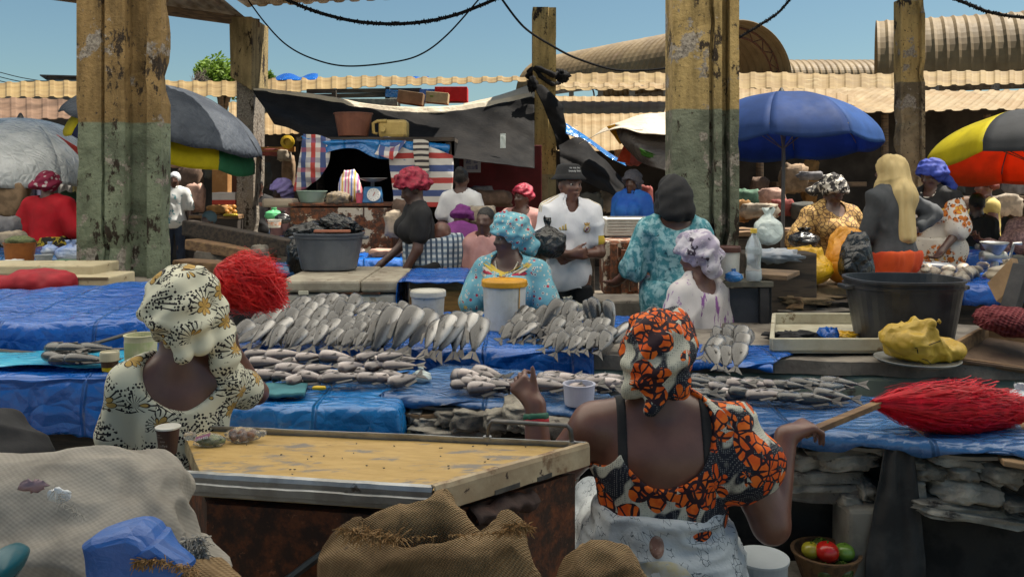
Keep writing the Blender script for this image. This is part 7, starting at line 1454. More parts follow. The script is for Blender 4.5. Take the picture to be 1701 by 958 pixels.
MB().sheet(grid_px(r_, [12.0, 11.9, 11.8], 8, .03), 12, 10).build('blue_flap', BLUE2, label='bright blue tarp flap left of the slim yellow post', cat='tarpaulin', smooth=True, thick=.006)
MB().sheet(lambda u, v: P(831+9*u, 222+24*v, 10.7), 3, 3).build('plastic_pouch', CLRBAG, label='little clear pouch hanging on the black canopy', cat='pouch', thick=.01)
# beige tent + dark side
r_ = [[(1002, 214, 0), (1040, 198, 0), (1085, 188, 0), (1150, 184, 0)], [(985, 228, 0), (1030, 206, -.3), (1080, 202, -.4), (1150, 206, -.4)], [(962, 238, 0), (1025, 214, -.5), (1075, 222, -.7), (1150, 226, -.7)]]
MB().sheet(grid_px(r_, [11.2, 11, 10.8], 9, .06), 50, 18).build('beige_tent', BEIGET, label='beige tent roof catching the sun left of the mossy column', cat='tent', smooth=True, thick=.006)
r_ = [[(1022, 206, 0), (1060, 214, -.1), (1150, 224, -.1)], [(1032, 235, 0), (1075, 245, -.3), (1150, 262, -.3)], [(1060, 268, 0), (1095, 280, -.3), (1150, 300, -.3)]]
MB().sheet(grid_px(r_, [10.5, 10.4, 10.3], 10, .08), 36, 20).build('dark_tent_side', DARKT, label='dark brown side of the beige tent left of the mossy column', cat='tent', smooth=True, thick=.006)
for i, (pl, m_, lb, Y_) in enumerate((([(1008, 210), (1022, 206), (1036, 236), (1030, 240)], umat('amber_canvas', (.55, .30, .01)), 'amber strip at the mouth of the beige tent', 10.55), ([(1024, 268), (1046, 272), (1050, 236), (1040, 234)], umat('orange_red_cloth', (.62, .10, .04)), 'orange red cloth hanging at the end of the blue strip', 10.9), ([(1062, 246), (1100, 262), (1100, 270), (1066, 258)], umat('green_strip', (.06, .20, .02)), 'green strip on the dark tent side', 10.1))):
    MB().sheet(lambda u, v: P(*[(pl[0][k]*(1-u)+pl[1][k]*u)*(1-v)+(pl[3][k]*(1-u)+pl[2][k]*u)*v for k in (0, 1)], Y_)+V((0, .03*noise.noise(V((u*4, v*4, i))), 0)), 8, 8).build('cloth_strip', m_, label=lb, cat='cloth', smooth=True, thick=.006)
MB().beam(P(1022, 256, 12.6), P(1120, 246, 12.6), .2, .12).build('plank', mat('orange_plank', (.34, .14, .05), .8, (.22, .09, .03), bump=.4), label='reddish plank under the low white roof behind the tents', cat='plank')
# things on top of the stall roof behind the canopy
MB().hexa([P(640, 188, 13.2), P(890, 176, 13.2), P(890, 176, 14.4), P(640, 188, 14.4), P(640, 183, 13.2), P(890, 170, 13.2), P(890, 170, 14.4), P(640, 183, 14.4)]).build('stall_roof', mat('brown_board_roof', (.26, .10, .06), .8, (.17, .07, .045), bump=.4), label='reddish brown board roof behind the black canopy', cat='roof')
def boxpx(name, label, cat, x0, y0, x1, y1, Y, d, m, rot=0, bevel=.006, lift=0):
    c_ = (P(x0, y0, Y)+P(x1, y1, Y))/2; w_, h_ = (x1-x0)*px2(Y), (y1-y0)*px2(Y)
    return MB().box((c_.x, Y+d/2, c_.z), (w_, d, h_), Matrix.Rotation(R(rot), 3, 'Y')).build(name, m, label=label, cat=cat, bevel=bevel)
boxpx('cardboard_box', 'pale cardboard box on the reddish roof behind the black canopy', 'box', 707, 153, 744, 171, 13.3, .3, mat('pale_card', (.52, .40, .22), .8, (.44, .33, .18)), 5)
MB().box(P(717, 160, 13.27), (.05, .01, .02)).build('printed_mark', LEAF, [o for o in COL.objects if o.get('label', '').startswith('pale cardboard box')][0])
boxpx('red_cloth_bale', 'red cloth bale on the reddish roof behind the black canopy', 'bale', 722, 144, 776, 168, 13.9, .4, mat('red_bale', (.55, .02, .02), .8, (.40, .01, .012), bump=.6, bs=12))
boxpx('blue_cloth_bale', 'blue cloth bale left of the red bale behind the black canopy', 'bale', 697, 148, 724, 170, 14.0, .3, BLUE)
boxpx('brown_box', 'brown crate left of the pale cardboard box behind the black canopy', 'crate', 660, 152, 702, 172, 13.7, .4, CARD, 8)
boxpx('blue_cloth_bale', 'small blue sheet seen under the tan roof above the black canopy', 'cloth', 640, 150, 668, 162, 14.3, .3, BLUE2, 4)
boxpx('woven_bale', 'green grey woven bale behind the left half of the black canopy', 'bale', 560, 164, 660, 176, 14.2, .4, mat('greygreen_bale', (.26, .30, .24), .8, (.16, .18, .16), ns=14))
boxpx('round_dish', 'pale dish seen behind the left end of the black canopy', 'dish', 520, 165, 550, 178, 14.0, .2, BEIGET, 4, .05)
for i, (a_, b2) in enumerate((((510, 152), (700, 150)), ((480, 161), (640, 158)))): MB().beam(P(*a_, 14.6), P(*b2, 14.6), .08, .07).build('stall_beam', DKWOOD, label=['upper', 'lower'][i]+' dark roof beam behind the black canopy', cat='beam')
MB().beam(P(555, 150, 14.4), P(556, 178, 14.4), .07, .08, V((0, 1, 0))).build('stall_post', DKWOOD, label='short dark upright behind the black canopy, left', cat='post')
MB().beam(P(644, 145, 14.4), P(643, 186, 14.4), .07, .08, V((0, 1, 0))).build('stall_post', DKWOOD, label='short dark upright behind the black canopy, right', cat='post')
# ---------------------------------------------------------------- striped stall
stl = thing('market_stall', 'stall framed in dark timber with black sheeting, hung with striped canvas, in the centre distance', 'stall', (P(620, 300, 10.4).x, 10.4, 0))
XA, XB = P(500, 300, 10.4).x, P(752, 300, 10.4).x; zt = P(600, 236, 10.4).z
for x in (XA+.05, XB-.05):
    for y in (10.35, 11.3): MB().box((x, y, zt/2), (.07, .07, zt)).build('post', DKWOOD, stl)
MB().box(((XA+XB)/2, 10.83, zt+.03), (XB-XA+.05, 1.1, .05)).build('roof_board', DKWOOD, stl)
MB().sheet(lambda u, v: V((XA+(XB-XA)*u, 11.32+.03*noise.noise(V((u*6, v*4, 0))), .2+(zt-.2)*v)), 20, 14).build('back_sheet', BLACKT, stl, thick=.004)
for x in (XA-.02, XB+.02): MB().sheet(lambda u, v: V((x, 10.4+.9*u, .2+(zt-.2)*v)), 6, 6).build('side_sheet', BLACKT, stl, thick=.004)
r_ = [[(498, 228, .8), (540, 232, .8), (600, 233, .8), (660, 235, .8), (720, 240, .8)], [(500, 226, 0), (545, 232, 0), (600, 232, 0), (660, 232, 0), (745, 240, 0)], [(505, 238, -.05), (545, 244, -.05), (600, 240, -.05), (640, 256, -.05), (745, 256, -.03)], [(518, 274, -.06), (530, 258, -.06), (585, 246, -.06), (632, 264, -.06), (740, 266, -.03)]]
MB().sheet(grid_px(r_, [10.4, 10.3, 10.28, 10.27], 12, .02), 50, 18).build('blue_tarp', BLUE2, label='blue tarp spread over the roof of the striped stall with its edge hanging', cat='tarpaulin', smooth=True, thick=.005)
r_ = [[(503, 222, 0), (525, 224, 0), (548, 232, 0)], [(498, 250, 0), (520, 258, -.05), (545, 268, 0)], [(492, 285, 0), (512, 290, -.05), (530, 296, 0)], [(486, 318, 0), (503, 316, 0), (516, 306, 0)]]
MB().sheet(grid_px(r_, [10.2]*4, 13, .06), 24, 30).build('striped_canvas', STRIPEX, label='red, white and blue checked canvas hanging at the left corner of the stall', cat='canvas', smooth=True, thick=.005)
r_ = [[(648, 236, 0), (690, 238, 0), (752, 258, 0)], [(646, 270, 0), (690, 272, -.04), (753, 276, 0)], [(650, 300, 0), (690, 302, -.04), (752, 304, 0)], [(655, 345, 0), (690, 345, 0), (750, 342, 0)]]
MB().sheet(grid_px(r_, [10.2]*4, 14, .05), 30, 34).build('striped_canvas', STRIPE, label='wide striped canvas curtain hanging at the right side of the stall', cat='canvas', smooth=True, thick=.005)
r_ = [[(636, 228, .3), (650, 228, .3), (672, 232, .3)], [(628, 246, 0), (648, 252, 0), (672, 238, 0)], [(622, 256, -.04), (640, 262, -.04), (652, 266, -.04)]]
MB().sheet(grid_px(r_, [10.14]*3, 15, .03), 16, 12).build('striped_canvas', STRIPEX, label='small checked canvas flap folded over the top edge of the stall', cat='canvas', smooth=True, thick=.005)
r_ = [[(686, 232, .1), (700, 232, .1), (712, 236, .1)], [(686, 250, 0), (700, 252, -.03), (712, 254, 0)], [(690, 284, 0), (702, 288, 0), (713, 284, 0)]]
MB().sheet(grid_px(r_, [10.1]*3, 16, .03), 14, 24).build('zigzag_towel', stripes('zigzag_cloth', (.50, .46, .40), ((.0, .45, (.04, .035, .04)),), 2, .07), label='black and cream zigzag towel hanging over the striped curtain', cat='towel', smooth=True, thick=.006)
b_ = P(587, 234, 10.55); b_.z = zt+.075; bucket('basin', 'terracotta coloured basin on the roof of the striped stall', 'basin', b_, .185, .235, .29, mat('terracotta_plastic', (.22, .085, .050), .5, (.17, .065, .04)), .012, seg=28)
jc = thing('jerrycan', 'dirty yellow jerrycan lying on the roof of the striped stall', 'jerrycan', P(645, 230, 10.5))
j_ = P(640, 213, 10.5); JM = mat('yellowed_plastic', (.56, .40, .13), .5, (.46, .32, .10), ns=7, bump=.1, layers=(('n', 8, .64, (.26, .18, .08)),))
MB().box((j_.x+.09, 10.62, j_.z-.005), (.36, .26, .225)).build('body', JM, jc, bevel=.04)
MB().tube([V((j_.x-.10, 10.50, j_.z-.07)), V((j_.x-.145, 10.49, j_.z-.06)), V((j_.x-.15, 10.49, j_.z+.06)), V((j_.x-.10, 10.50, j_.z+.085)), V((j_.x+.02, 10.48, j_.z+.09))], .022, 8).build('handle', JM, jc, smooth=True)
MB().lathe([(.035, 0), (.035, .04), (.03, .045), (0, .045)], (j_.x-.02, 10.47, j_.z-.02), 14, m=Matrix.Rotation(R(90), 3, 'X')).build('cap', JM, jc)
# rusty freezer and goods
zt2 = 1.40; fx0, fx1 = P(481, 340, 9.4).x, P(652, 340, 9.4).x
rf = thing('chest_freezer', 'rusted cream chest freezer used as a counter for the blue scale', 'freezer', ((fx0+fx1)/2, 9.75, 0))
MB().box(((fx0+fx1)/2, 9.75, .72), (fx1-fx0, .7, 1.26)).build('body', RUST2, rf, bevel=.02)
MB().box(((fx0+fx1)/2, 9.75, zt2-.02), (fx1-fx0+.03, .72, .035)).build('lid', RUST, rf, bevel=.008)
MB().box((fx0+(fx1-fx0)*.72, 9.395, 1.2), (.012, .008, .30)).build('door_seam', RUST, rf)
b_ = V((P(518, 334, 9.55).x, 9.55, zt2)); bucket('basin', 'sage green basin on the rusted counter freezer', 'basin', b_, .13, .165, .135, mat('sage_plastic', (.20, .27, .23), .5), .008)
sackbag('striped_bag', 'upright candy striped carrier bag on the rusted counter freezer', 'bag', V((P(581, 334, 9.65).x, 9.65, zt2)), .135, .08, .36, STRIPEC, 3, neck=.75, nzz=.08)
MB().blob(V((P(562, 326, 9.45).x, 9.45, zt2+.05)), (.14, .09, .075), None, .5, 3, 20, 12, 5).build('cloth_bundle', mat('dun_print', (.26, .20, .13), .8, (.12, .10, .08), ns=24, bump=.5), label='dun patterned cloth bundle in front of the candy striped bag', cat='bundle', smooth=True)
b_ = V((P(597, 334, 9.42).x, 9.42, zt2)); bucket('plastic_cup', 'pink plastic cup beside the blue scale', 'cup', b_, .034, .042, .11, mat('pink_plastic', (.55, .09, .13), .4), .003)
s_ = V((P(619, 334, 9.5).x, 9.5, zt2)); wsc = thing('weighing_scale', 'blue kitchen scale with a white dial and steel pan on the rusted counter freezer', 'scale', s_)
SBL = mat('scale_blue', (.03, .16, .36), .5, (.025, .12, .28))
MB().hexa([s_+V(p) for p in ((-.11, -.09, 0), (.11, -.09, 0), (.11, .09, 0), (-.11, .09, 0), (-.09, -.05, .18), (.09, -.05, .18), (.09, .07, .18), (-.09, .07, .18))]).build('body', SBL, wsc, bevel=.012)
mt_ = Matrix.Rotation(R(78), 3, 'X'); MB().lathe([(.075, 0), (.075, .012), (.068, .014), (0, .014)], s_+V((.025, -.072, .09)), 24, m=mt_).build('dial', mat('dial_white', (.66, .66, .64), .5, bump=0), wsc)
MB().box(s_+V((.03, -.096, .10)), (.006, .004, .05), Matrix.Rotation(.5, 3, 'Y')).build('needle', mat('needle_red', (.4, .03, .02), .5), wsc)
for k in range(12):
    a = k*math.pi/6; MB().box(s_+V((.025+.056*math.sin(a), -.091+.010*math.cos(a), .093+.056*math.cos(a))), (.004, .003, .010), Matrix.Rotation(a, 3, 'Y')).build('dial_mark', INK, wsc)
MB().lathe([(.02, .18), (.02, .235), (.08, .24), (.16, .275), (.165, .28), (.08, .246), (0, .243)], s_, 24).build('pan', STEEL, wsc, smooth=True)
MB().lathe([(.0, .7), (.0, .7)], s_, 3) if False else None
sackbag('green_bag', 'crumpled green bag left of the rusted counter freezer', 'bag', P(455, 366, 9.3), .10, .08, .14, mat('mint_bag', (.10, .42, .18), .5), 4, ears=False)
b_ = P(456, 378, 8.9); bucket('plastic_tub', 'small white tub with an orange print left of the rusted counter freezer', 'tub', b_, .062, .07, .085, WPLAST, .004, band=(.3, .7, mat('orange_tub_print', (.55, .22, .10), .5, (.6, .55, .5), ns=40)))
boxpx('pale_chair', 'pale plastic chair back behind the lavender scarf person', 'chair', 434, 330, 486, 345, 9.9, .3, mat('cream_chair', (.52, .42, .32), .6), 0, .03)
sackbag('black_bag', 'black bag left of the rusted counter freezer', 'bag', P(470, 372, 9.1), .09, .08, .14, BAGBLK, 8, ears=False)
# ---------------------------------------------------------------- shop goods: bundles, sacks, boxes; every one a thing
CLUT = [mat('goods_%d' % i, c, .8, tuple(x*.6 for x in c), ns=9, bump=.6, bs=16) for i, c in enumerate(((.30, .20, .12), (.16, .10, .07), (.40, .33, .25), (.10, .12, .16), (.28, .06, .05), (.07, .07, .06), (.34, .17, .05), (.10, .20, .13), (.22, .21, .22), (.45, .28, .22)))]
def goods(specs):
    for i, (x, y, w_, h_, Y, ci, name, label) in enumerate(specs):
        c_ = P(x, y, Y); MB().blob(c_, (w_*px2(Y)/2, max(.08, w_*px2(Y)*.35), h_*px2(Y)/2), None, .32, 2.6, 18, 12, i*1.7+x, .5).build(name, CLUT[ci] if isinstance(ci, int) else ci, label=label, cat=name.split('_')[-1], smooth=True)
goods([
 (1262, 315, 30, 40, 14.2, 1, 'goods_bundle', 'dark bundle behind the blue umbrella pole, left'), (1318, 296, 44, 46, 13.6, 0, 'hanging_bundle', 'brown bundle hanging right of the blue umbrella pole'), (1345, 300, 26, 70, 14.8, 6, 'hanging_cloth', 'amber cloth hanging behind the black and white headscarf'), (1346, 292, 40, 14, 13.2, 8, 'bagged_goods', 'grey bag heaped on a tray behind the black and white headscarf'),
 (1240, 330, 40, 30, 12.0, 7, 'goods_bundle', 'teal green bundle just right of the mossy column'), (1262, 350, 60, 24, 10.3, 2, 'goods_bundle', 'pale bundle on the far counter right of the mossy column'), (1300, 345, 36, 26, 10.4, 4, 'goods_bundle', 'dull red bundle on the far counter by the umbrella pole'), (1335, 350, 44, 28, 10.3, 5, 'goods_bundle', 'dark bundle on the far counter behind the tan blouse'), (1235, 350, 26, 34, 10.5, 6, 'goods_bundle', 'amber bundle on the far counter at the mossy column'), (1282, 325, 40, 24, 10.9, 9, 'goods_bundle', 'pinkish bundle on the far counter by the umbrella pole'),
 (1505, 350, 40, 20, 10.2, 0, 'goods_bundle', 'brown bundle behind the charcoal elbow'), (1690, 300, 40, 46, 11.5, 8, 'bagged_goods', 'grey bag under the rainbow umbrella at the right edge'), (1670, 345, 46, 40, 10.6, 2, 'cardboard_bundle', 'pale carton behind the pale yellow dress'), (1600, 340, 30, 24, 11.0, 1, 'goods_bundle', 'dark brown bundle beside the blue headwrap tail'), (1585, 310, 30, 30, 14.0, 5, 'goods_bundle', 'dark bundle hanging in the shop right of the spalled post'),
 (318, 300, 36, 50, 14.2, 1, 'backpack', 'dark brown backpack hanging high beyond the left column'), (324, 330, 32, 44, 13.6, 9, 'backpack', 'pinkish brown backpack hanging low beyond the left column'), (352, 282, 22, 30, 13.4, 5, 'hanging_bag', 'black bag hanging beside the orange shop post'), (298, 268, 46, 20, 14.6, 9, 'cloth_awning', 'pinkish cloth hanging above the white cap'),
 (362, 348, 34, 14, 12.0, 6, 'fruit_heap', 'heap of orange fruit at the stall left of the flaking post'),
 (452, 252, 40, 14, 12.5, 4, 'hanging_goods', 'reddish small goods hanging in the shop right of the flaking post'), (472, 258, 20, 18, 12.4, 2, 'hanging_goods', 'pale small goods hanging in the shop right of the flaking post'), (436, 290, 26, 40, 13.5, 5, 'clothing_rack', 'dark clothes hanging in the shop right of the flaking post'), (480, 290, 20, 60, 13.0, 0, 'shop_screen', 'brown shop panel left of the checked canvas'), (476, 325, 22, 36, 12.0, 7, 'green_drape', 'pale green cloth left of the checked canvas'),
 (820, 330, 60, 26, 11.0, 1, 'goods_bundle', 'dark goods on the counter in front of the maroon wall'), (800, 318, 40, 16, 11.2, 8, 'goods_bundle', 'grey goods heaped in front of the maroon wall'), (980, 345, 40, 50, 11, 5, 'goods_bundle', 'dark bundle below the black tarp, behind the jersey shoulder'), (1015, 330, 36, 40, 11.4, 2, 'goods_bundle', 'dusty pale bundle left of the blue shawl'), (1072, 330, 26, 40, 11.6, 4, 'goods_bundle', 'red bundle right of the blue shawl'), (1052, 262, 24, 26, 11.5, 4, 'red_bucket', 'red bucket hanging above the blue shawl'), (795, 358, 60, 30, 8.7, 2, 'goods_bundle', 'pale sack on the brown counter right of the purple robe'), (830, 372, 60, 26, 8.6, 1, 'goods_bundle', 'dark sack on the brown counter behind the blue headwrap'),
 (655, 372, 30, 40, 8.9, 2, 'stone_block', 'pale block right of the rusted counter freezer'), (672, 355, 40, 40, 9.4, 1, 'goods_bundle', 'dark sack behind the woman in the maroon headwrap'),
 (20, 330, 50, 60, 9.6, 0, 'goods_bundle', 'brown bundle left of the woman in scarlet'), (10, 375, 44, 30, 8.4, 8, 'goods_bundle', 'grey bundle on the cluttered table at the left edge'), (115, 340, 30, 40, 10.5, 7, 'vegetable_heap', 'green vegetables beyond the scarlet top'), (20, 395, 40, 24, 7.9, 2, 'goods_bundle', 'pale bundle behind the orange bucket'), (120, 375, 26, 40, 10.0, 1, 'goods_bundle', 'brown bundle between the scarlet top and the thick left column')])
for i, (x, w_, c_) in enumerate(((12, 20, (.34, .18, .03)), (34, 16, (.20, .05, .03)), (48, 14, (.30, .25, .30)), (62, 10, (.10, .10, .16)), (112, 26, (.30, .29, .28)), (132, 18, (.36, .30, .12)))):
    MB().sheet(lambda u, v: P(x-w_/2+w_*u, 298+80*v, 12.6)+V((0, .04*math.sin(u*12+i), 0)), 14, 6).build('hanging_dress', mat('dress_cloth_%d' % i, c_, .8, tuple(q*.7 for q in c_), ns=8), label=['ochre', 'dark red', 'pale mauve', 'navy', 'grey', 'dull yellow'][i]+' garment hanging behind the silver umbrella stall', cat='garment', smooth=True, thick=.01)
boxpx('shop_post', 'orange brown shop post between the backpacks and the flaking post', 'post', 352, 282, 378, 400, 13.0, .2, mat('orange_post', (.42, .22, .08), .8, (.34, .16, .05)), 0)
boxpx('brown_door', 'dark brown shop door right of the orange shop post', 'door', 378, 260, 400, 380, 13.6, .1, mat('brown_door_paint', (.12, .05, .03), .8))
boxpx('cardboard_carton', 'white carton with red stripe on the fruit stall', 'carton', 352, 320, 391, 340, 12.4, .3, mat('white_carton', (.58, .54, .52), .8, None, layers=(('z', .07, .004, (.50, .06, .04)),)), 0)
slab('stall_table', 'small fruit stall table left of the flaking post', (-4.6, 11.9), (-3.85, 11.9), (-3.85, 12.5), (-4.6, 12.5), 1.16, .05, WOODX, 'table', base=mat('dark_table_base', (.05, .04, .035), .9))
for i in range(10): MB().blob(P(352+i*4.2, 352-(i % 3)*4, 11.95)+V((0, .04*(i % 3), .0)), (.035,)*3, None, .06, 2, 12, 8, i).build('fruit', mat('orange_fruit', (.50, .18, .03), .4, (.45, .26, .05), ns=6, bump=0), label='orange fruit laid out on the small fruit stall left of the flaking post', cat='fruit', group='oranges on the small fruit stall', smooth=True)
for i in range(6): MB().blob(P(375+i*3.5, 357, 11.9), (.04, .02, .018), Matrix.Rotation(.3*i, 3, 'Z'), .06, 2, 12, 8, i).build('banana', mat('banana_yellow', (.55, .42, .04), .5), label='yellow banana in front of the oranges on the small fruit stall', cat='banana', group='bananas on the small fruit stall', smooth=True)
for i, (px, py) in enumerate(((443, 238), (480, 236), (455, 244))):
    if i == 0: MB().lathe([(.10, 0), (.10, .03), (.06, .05), (.05, .05), (.05, .02), (0, .02)], P(478, 236, 12.3), 18, m=Matrix.Rotation(R(90), 3, 'X')).build('yellow_plate', mat('yellow_plate', (.65, .42, .02), .5), label='yellow plastic plate hanging in the shop right of the flaking post', cat='plate')
MB().beam(P(425, 248, 12.4), P(490, 248, 12.4), .06, .07).build('shop_rail', mat('orange_rail', (.36, .17, .05), .8), label='orange brown rail across the shop right of the flaking post', cat='rail')
# shelves in dark right shops
for i, (x0_, x1_, y, Y_) in enumerate(((1290, 1440, 306, 14.0), (1560, 1720, 330, 13.6))): boxpx('shop_shelf', ['wooden shelf behind the black and white headscarf', 'wooden shelf under the rainbow umbrella'][i], 'shelf', x0_, y-4, x1_, y+4, Y_, .5, WOOD, 0)
# white crate lattice + rusty frame behind the man
wc = thing('foam_crate', 'white ribbed crate behind the shoulder of the man in the football shirt', 'crate', P(1045, 400, 8.0))
a_, b2 = P(1005, 393, 7.8), P(1082, 360, 8.2); 
MB().box(((a_.x+b2.x)/2, 8.05, (a_.z+b2.z)/2), (b2.x-a_.x, .5, b2.z-a_.z)).build('body', WPLAST, wc, bevel=.015)
for k in range(7): MB().box(((a_.x+b2.x)/2, 7.795, a_.z+.02+k*.027), (b2.x-a_.x-.04, .012, .010)).build('rib', mat('crate_rib', (.46, .45, .42), .6), wc)
boxpx('rusty_engine', 'rusty machine housing below the white ribbed crate', 'machine', 1003, 400, 1062, 490, 7.4, .4, RUST2, 0, .02)
for i, (x, y) in enumerate(((1020, 405), (1038, 415), (1053, 412))): MB().tube([P(x, y, 7.35), P(x, y+70, 7.35)], .035, 8).build('rusty_pipe', RUST, label=['left', 'middle', 'right'][i]+' upright rusty pipe on the machine behind the football shirt', cat='pipe')
goods([(1075, 430, 40, 50, 7.3, 9, 'plastic_bundle', 'dusty pink bundle between the rusty machine and the teal dress')])
# ---------------------------------------------------------------- left: foam boxes, red bag, orange bucket, bags
b_ = P(33, 441, 7.3); bucket('plastic_bucket', 'orange brown bucket heaped with greens on the cluttered table at left', 'bucket', b_, .105, .125, .20, mat('burnt_orange_plastic', (.36, .12, .025), .5, (.28, .09, .02)), .006)
MB().blob(b_+V((0, 0, .21)), (.115, .115, .05), None, .3, 4, 20, 10, 4).build('greens_heap', mat('dull_greens', (.16, .18, .08), .8, (.09, .11, .05), ns=30, bump=.9), label='heap of dull greens filling the orange brown bucket', cat='vegetables', smooth=True)
sackbag('plastic_bag', 'white carrier bag with blue print standing by the thick left column', 'bag', P(117, 436, 7.2), .12, .09, .19, plastic_tarp('white_blue_bag', (.10, .20, .50), (.62, .66, .70), .3, .9), 3)
sackbag('plastic_bag', 'small blue and white bag right of the orange brown bucket', 'bag', P(83, 425, 7.25), .07, .06, .12, plastic_tarp('white_blue_bag', (.10, .20, .50), (.62, .66, .70)), 5, ears=False)
bucket('plastic_tub', 'clear grey tub lying below the small blue and white bag', 'tub', P(73, 439, 7.0), .05, .07, .08, mat('grey_clear', (.42, .44, .45), .3), .003)
goods([(22, 436, 22, 10, 6.9, mat('white_scrap', (.6, .6, .58), .7), 'white_scrap', 'white plastic scrap in front of the orange brown bucket'), (112, 436, 40, 10, 6.95, 7, 'green_cloth', 'dark green cloth under the white carrier bag')])
FOAM = mat('dirty_foam_box', (.56, .49, .33), .8, (.46, .39, .25), ns=6, bump=.5, bs=26, layers=(('n', 10, .62, (.22, .16, .09)), ('n', 40, .66, (.12, .08, .05))))
slab('stall_table', 'low dark bench carrying the foam boxes and the red bag at left', (-4.2, 5.2), (-2.5, 5.4), (-2.5, 5.85), (-4.2, 5.85), .86, .05, WOOD, 'bench', base=DKWOOD)
for i, (x0_, y0_, x1_, y1_, Y_, lb) in enumerate(((-60, 441, 62, 457, 6.1, 'flat dirty foam lid behind the red bag, left'), (64, 441, 155, 459, 6.0, 'flat dirty foam tray on top of the foam box by the thick left column'), (70, 460, 182, 487, 5.85, 'long dirty cream foam box in front of the thick left column'))):
    fb = boxpx('foam_box', lb, 'box', x0_, y0_, x1_, y1_, Y_, .4, FOAM, 0, .012)
    if i == 2: 
        q = P(128, 470, Y_); MB().box((q.x, Y_-.003, q.z), (.022, .012, .07)).build('notch', DKWOOD, fb)
        q0, q1 = P(72, 462, Y_), P(180, 462, Y_); MB().beam(V((q0.x, Y_-.004, q0.z)), V((q1.x, Y_-.004, q1.z)), .008, .012).build('lid_seam', mat('seam_shadow', (.16, .12, .07), .9), fb)
q = P(30, 480, 5.25); soft('red_bag', [('e', (q.x-.02, 5.5, q.z), (.21, .16, .10), None, .05), ('e', (q.x+.12, 5.5, q.z+.01), (.10, .14, .085), None, .05), ('e', (q.x-.25, 5.5, q.z-.02), (.2, .16, .09), None, .05)], mat('red_cloth_bag', (.36, .008, .02), .7, (.25, .005, .014), ns=5, bump=.4, bs=16), (q.x-.6, 5.2, q.z-.14), (q.x+.4, 5.8, q.z+.2), .012, fold=((.02, (9, 9, 9)), (.006, (24, 24, 24))), label='soft dark red cloth bag lying in front of the foam boxes at the left edge', cat='bag')
# clams & grinder table
rr = random.Random(3); cl = None
for i in range(26):
    p = PZ(rr.uniform(1520, 1640), rr.uniform(458, 466), .90) if i < 18 else PZ(rr.uniform(1600, 1690), rr.uniform(448, 462), .92)
    p = V((p.x*.98, min(max(p.y, 6.4), 6.9), .905+rr.uniform(0, .05)))
    if cl is None:
        f = MB(); f.lathe([(0, -.022), (.03, -.016), (.05, 0), (.03, .016), (0, .022)], (0, 0, 0), 14, 1, .8); cl = f.build('clam', mat('clam_shell', (.42, .37, .30), .5, (.26, .21, .17), ns=30, bump=.5), label='pale clam shell in the heap behind the black basin', cat='clam', group='clams heaped on the blue tarp', smooth=True); cl.location = p
    else: dup(cl, p, (rr.uniform(-1, 1), rr.uniform(-1, 1), rr.uniform(0, 6))).scale = (rr.uniform(.8, 1.3),)*3
gq = P(1652, 455, 6.6); gr = thing('meat_grinder', 'hand cranked metal meat grinder clamped on the table at the right edge', 'grinder', gq)
MB().tube([gq, gq+V((0, 0, .12))], .03, 10).build('stand', STEEL, gr); MB().lathe([(.04, .14), (.06, .18), (.10, .245), (.105, .25), (.03, .15)], gq, 18).build('hopper', STEEL, gr, smooth=True); MB().tube([gq+V((-.10, 0, .14)), gq+V((.08, 0, .13))], .045, 12).build('barrel', STEEL, gr, smooth=True); MB().tube([gq+V((.08, 0, .13)), gq+V((.12, 0, .13)), gq+V((.14, -.02, .24)), gq+V((.2, -.02, .24))], .012, 6).build('crank', STEEL, gr)
goods([(1620, 425, 40, 26, 8.0, BLUE2, 'blue_bag', 'crumpled blue bag on the far table right of the sunburst dress'), (1640, 420, 40, 26, 7.9, mat('grey_clam', (.40, .37, .34), .6), 'shell_heap', 'heap of grey shells on the far table under the rainbow umbrella'), (1502, 415, 28, 26, 7.9, mat('mint_box', (.05, .40, .20), .5), 'mint_box', 'mint green tub beside the sunburst dress'), (1545, 445, 70, 18, 6.9, GPLAST, 'dark_bowl', 'dark wide bowl in front of the sunburst dress'), (1690, 380, 40, 40, 8.3, 5, 'dark_bag', 'dark bag at the right edge beyond the grinder'), (1690, 440, 50, 30, 6.9, 5, 'dark_bundle', 'black bundle beside the grinder at the right edge'), (1500, 462, 40, 14, 6.5, BLUE, 'blue_scrap', 'crumpled deep blue plastic left of the clams')])
goods([(640, 420, 50, 14, 8.4, 9, 'fish_heap', 'pinkish heap of small fish right of the grey tub'), (690, 428, 40, 22, 8.0, 2, 'meat_cut', 'pale pinkish fish steak with a green tie behind the woman in the maroon headwrap'), (712, 412, 44, 18, 8.6, mat('white_sheet_fold', (.5, .52, .56), .6), 'plastic_fold', 'white plastic fold on the deep blue tarp')])
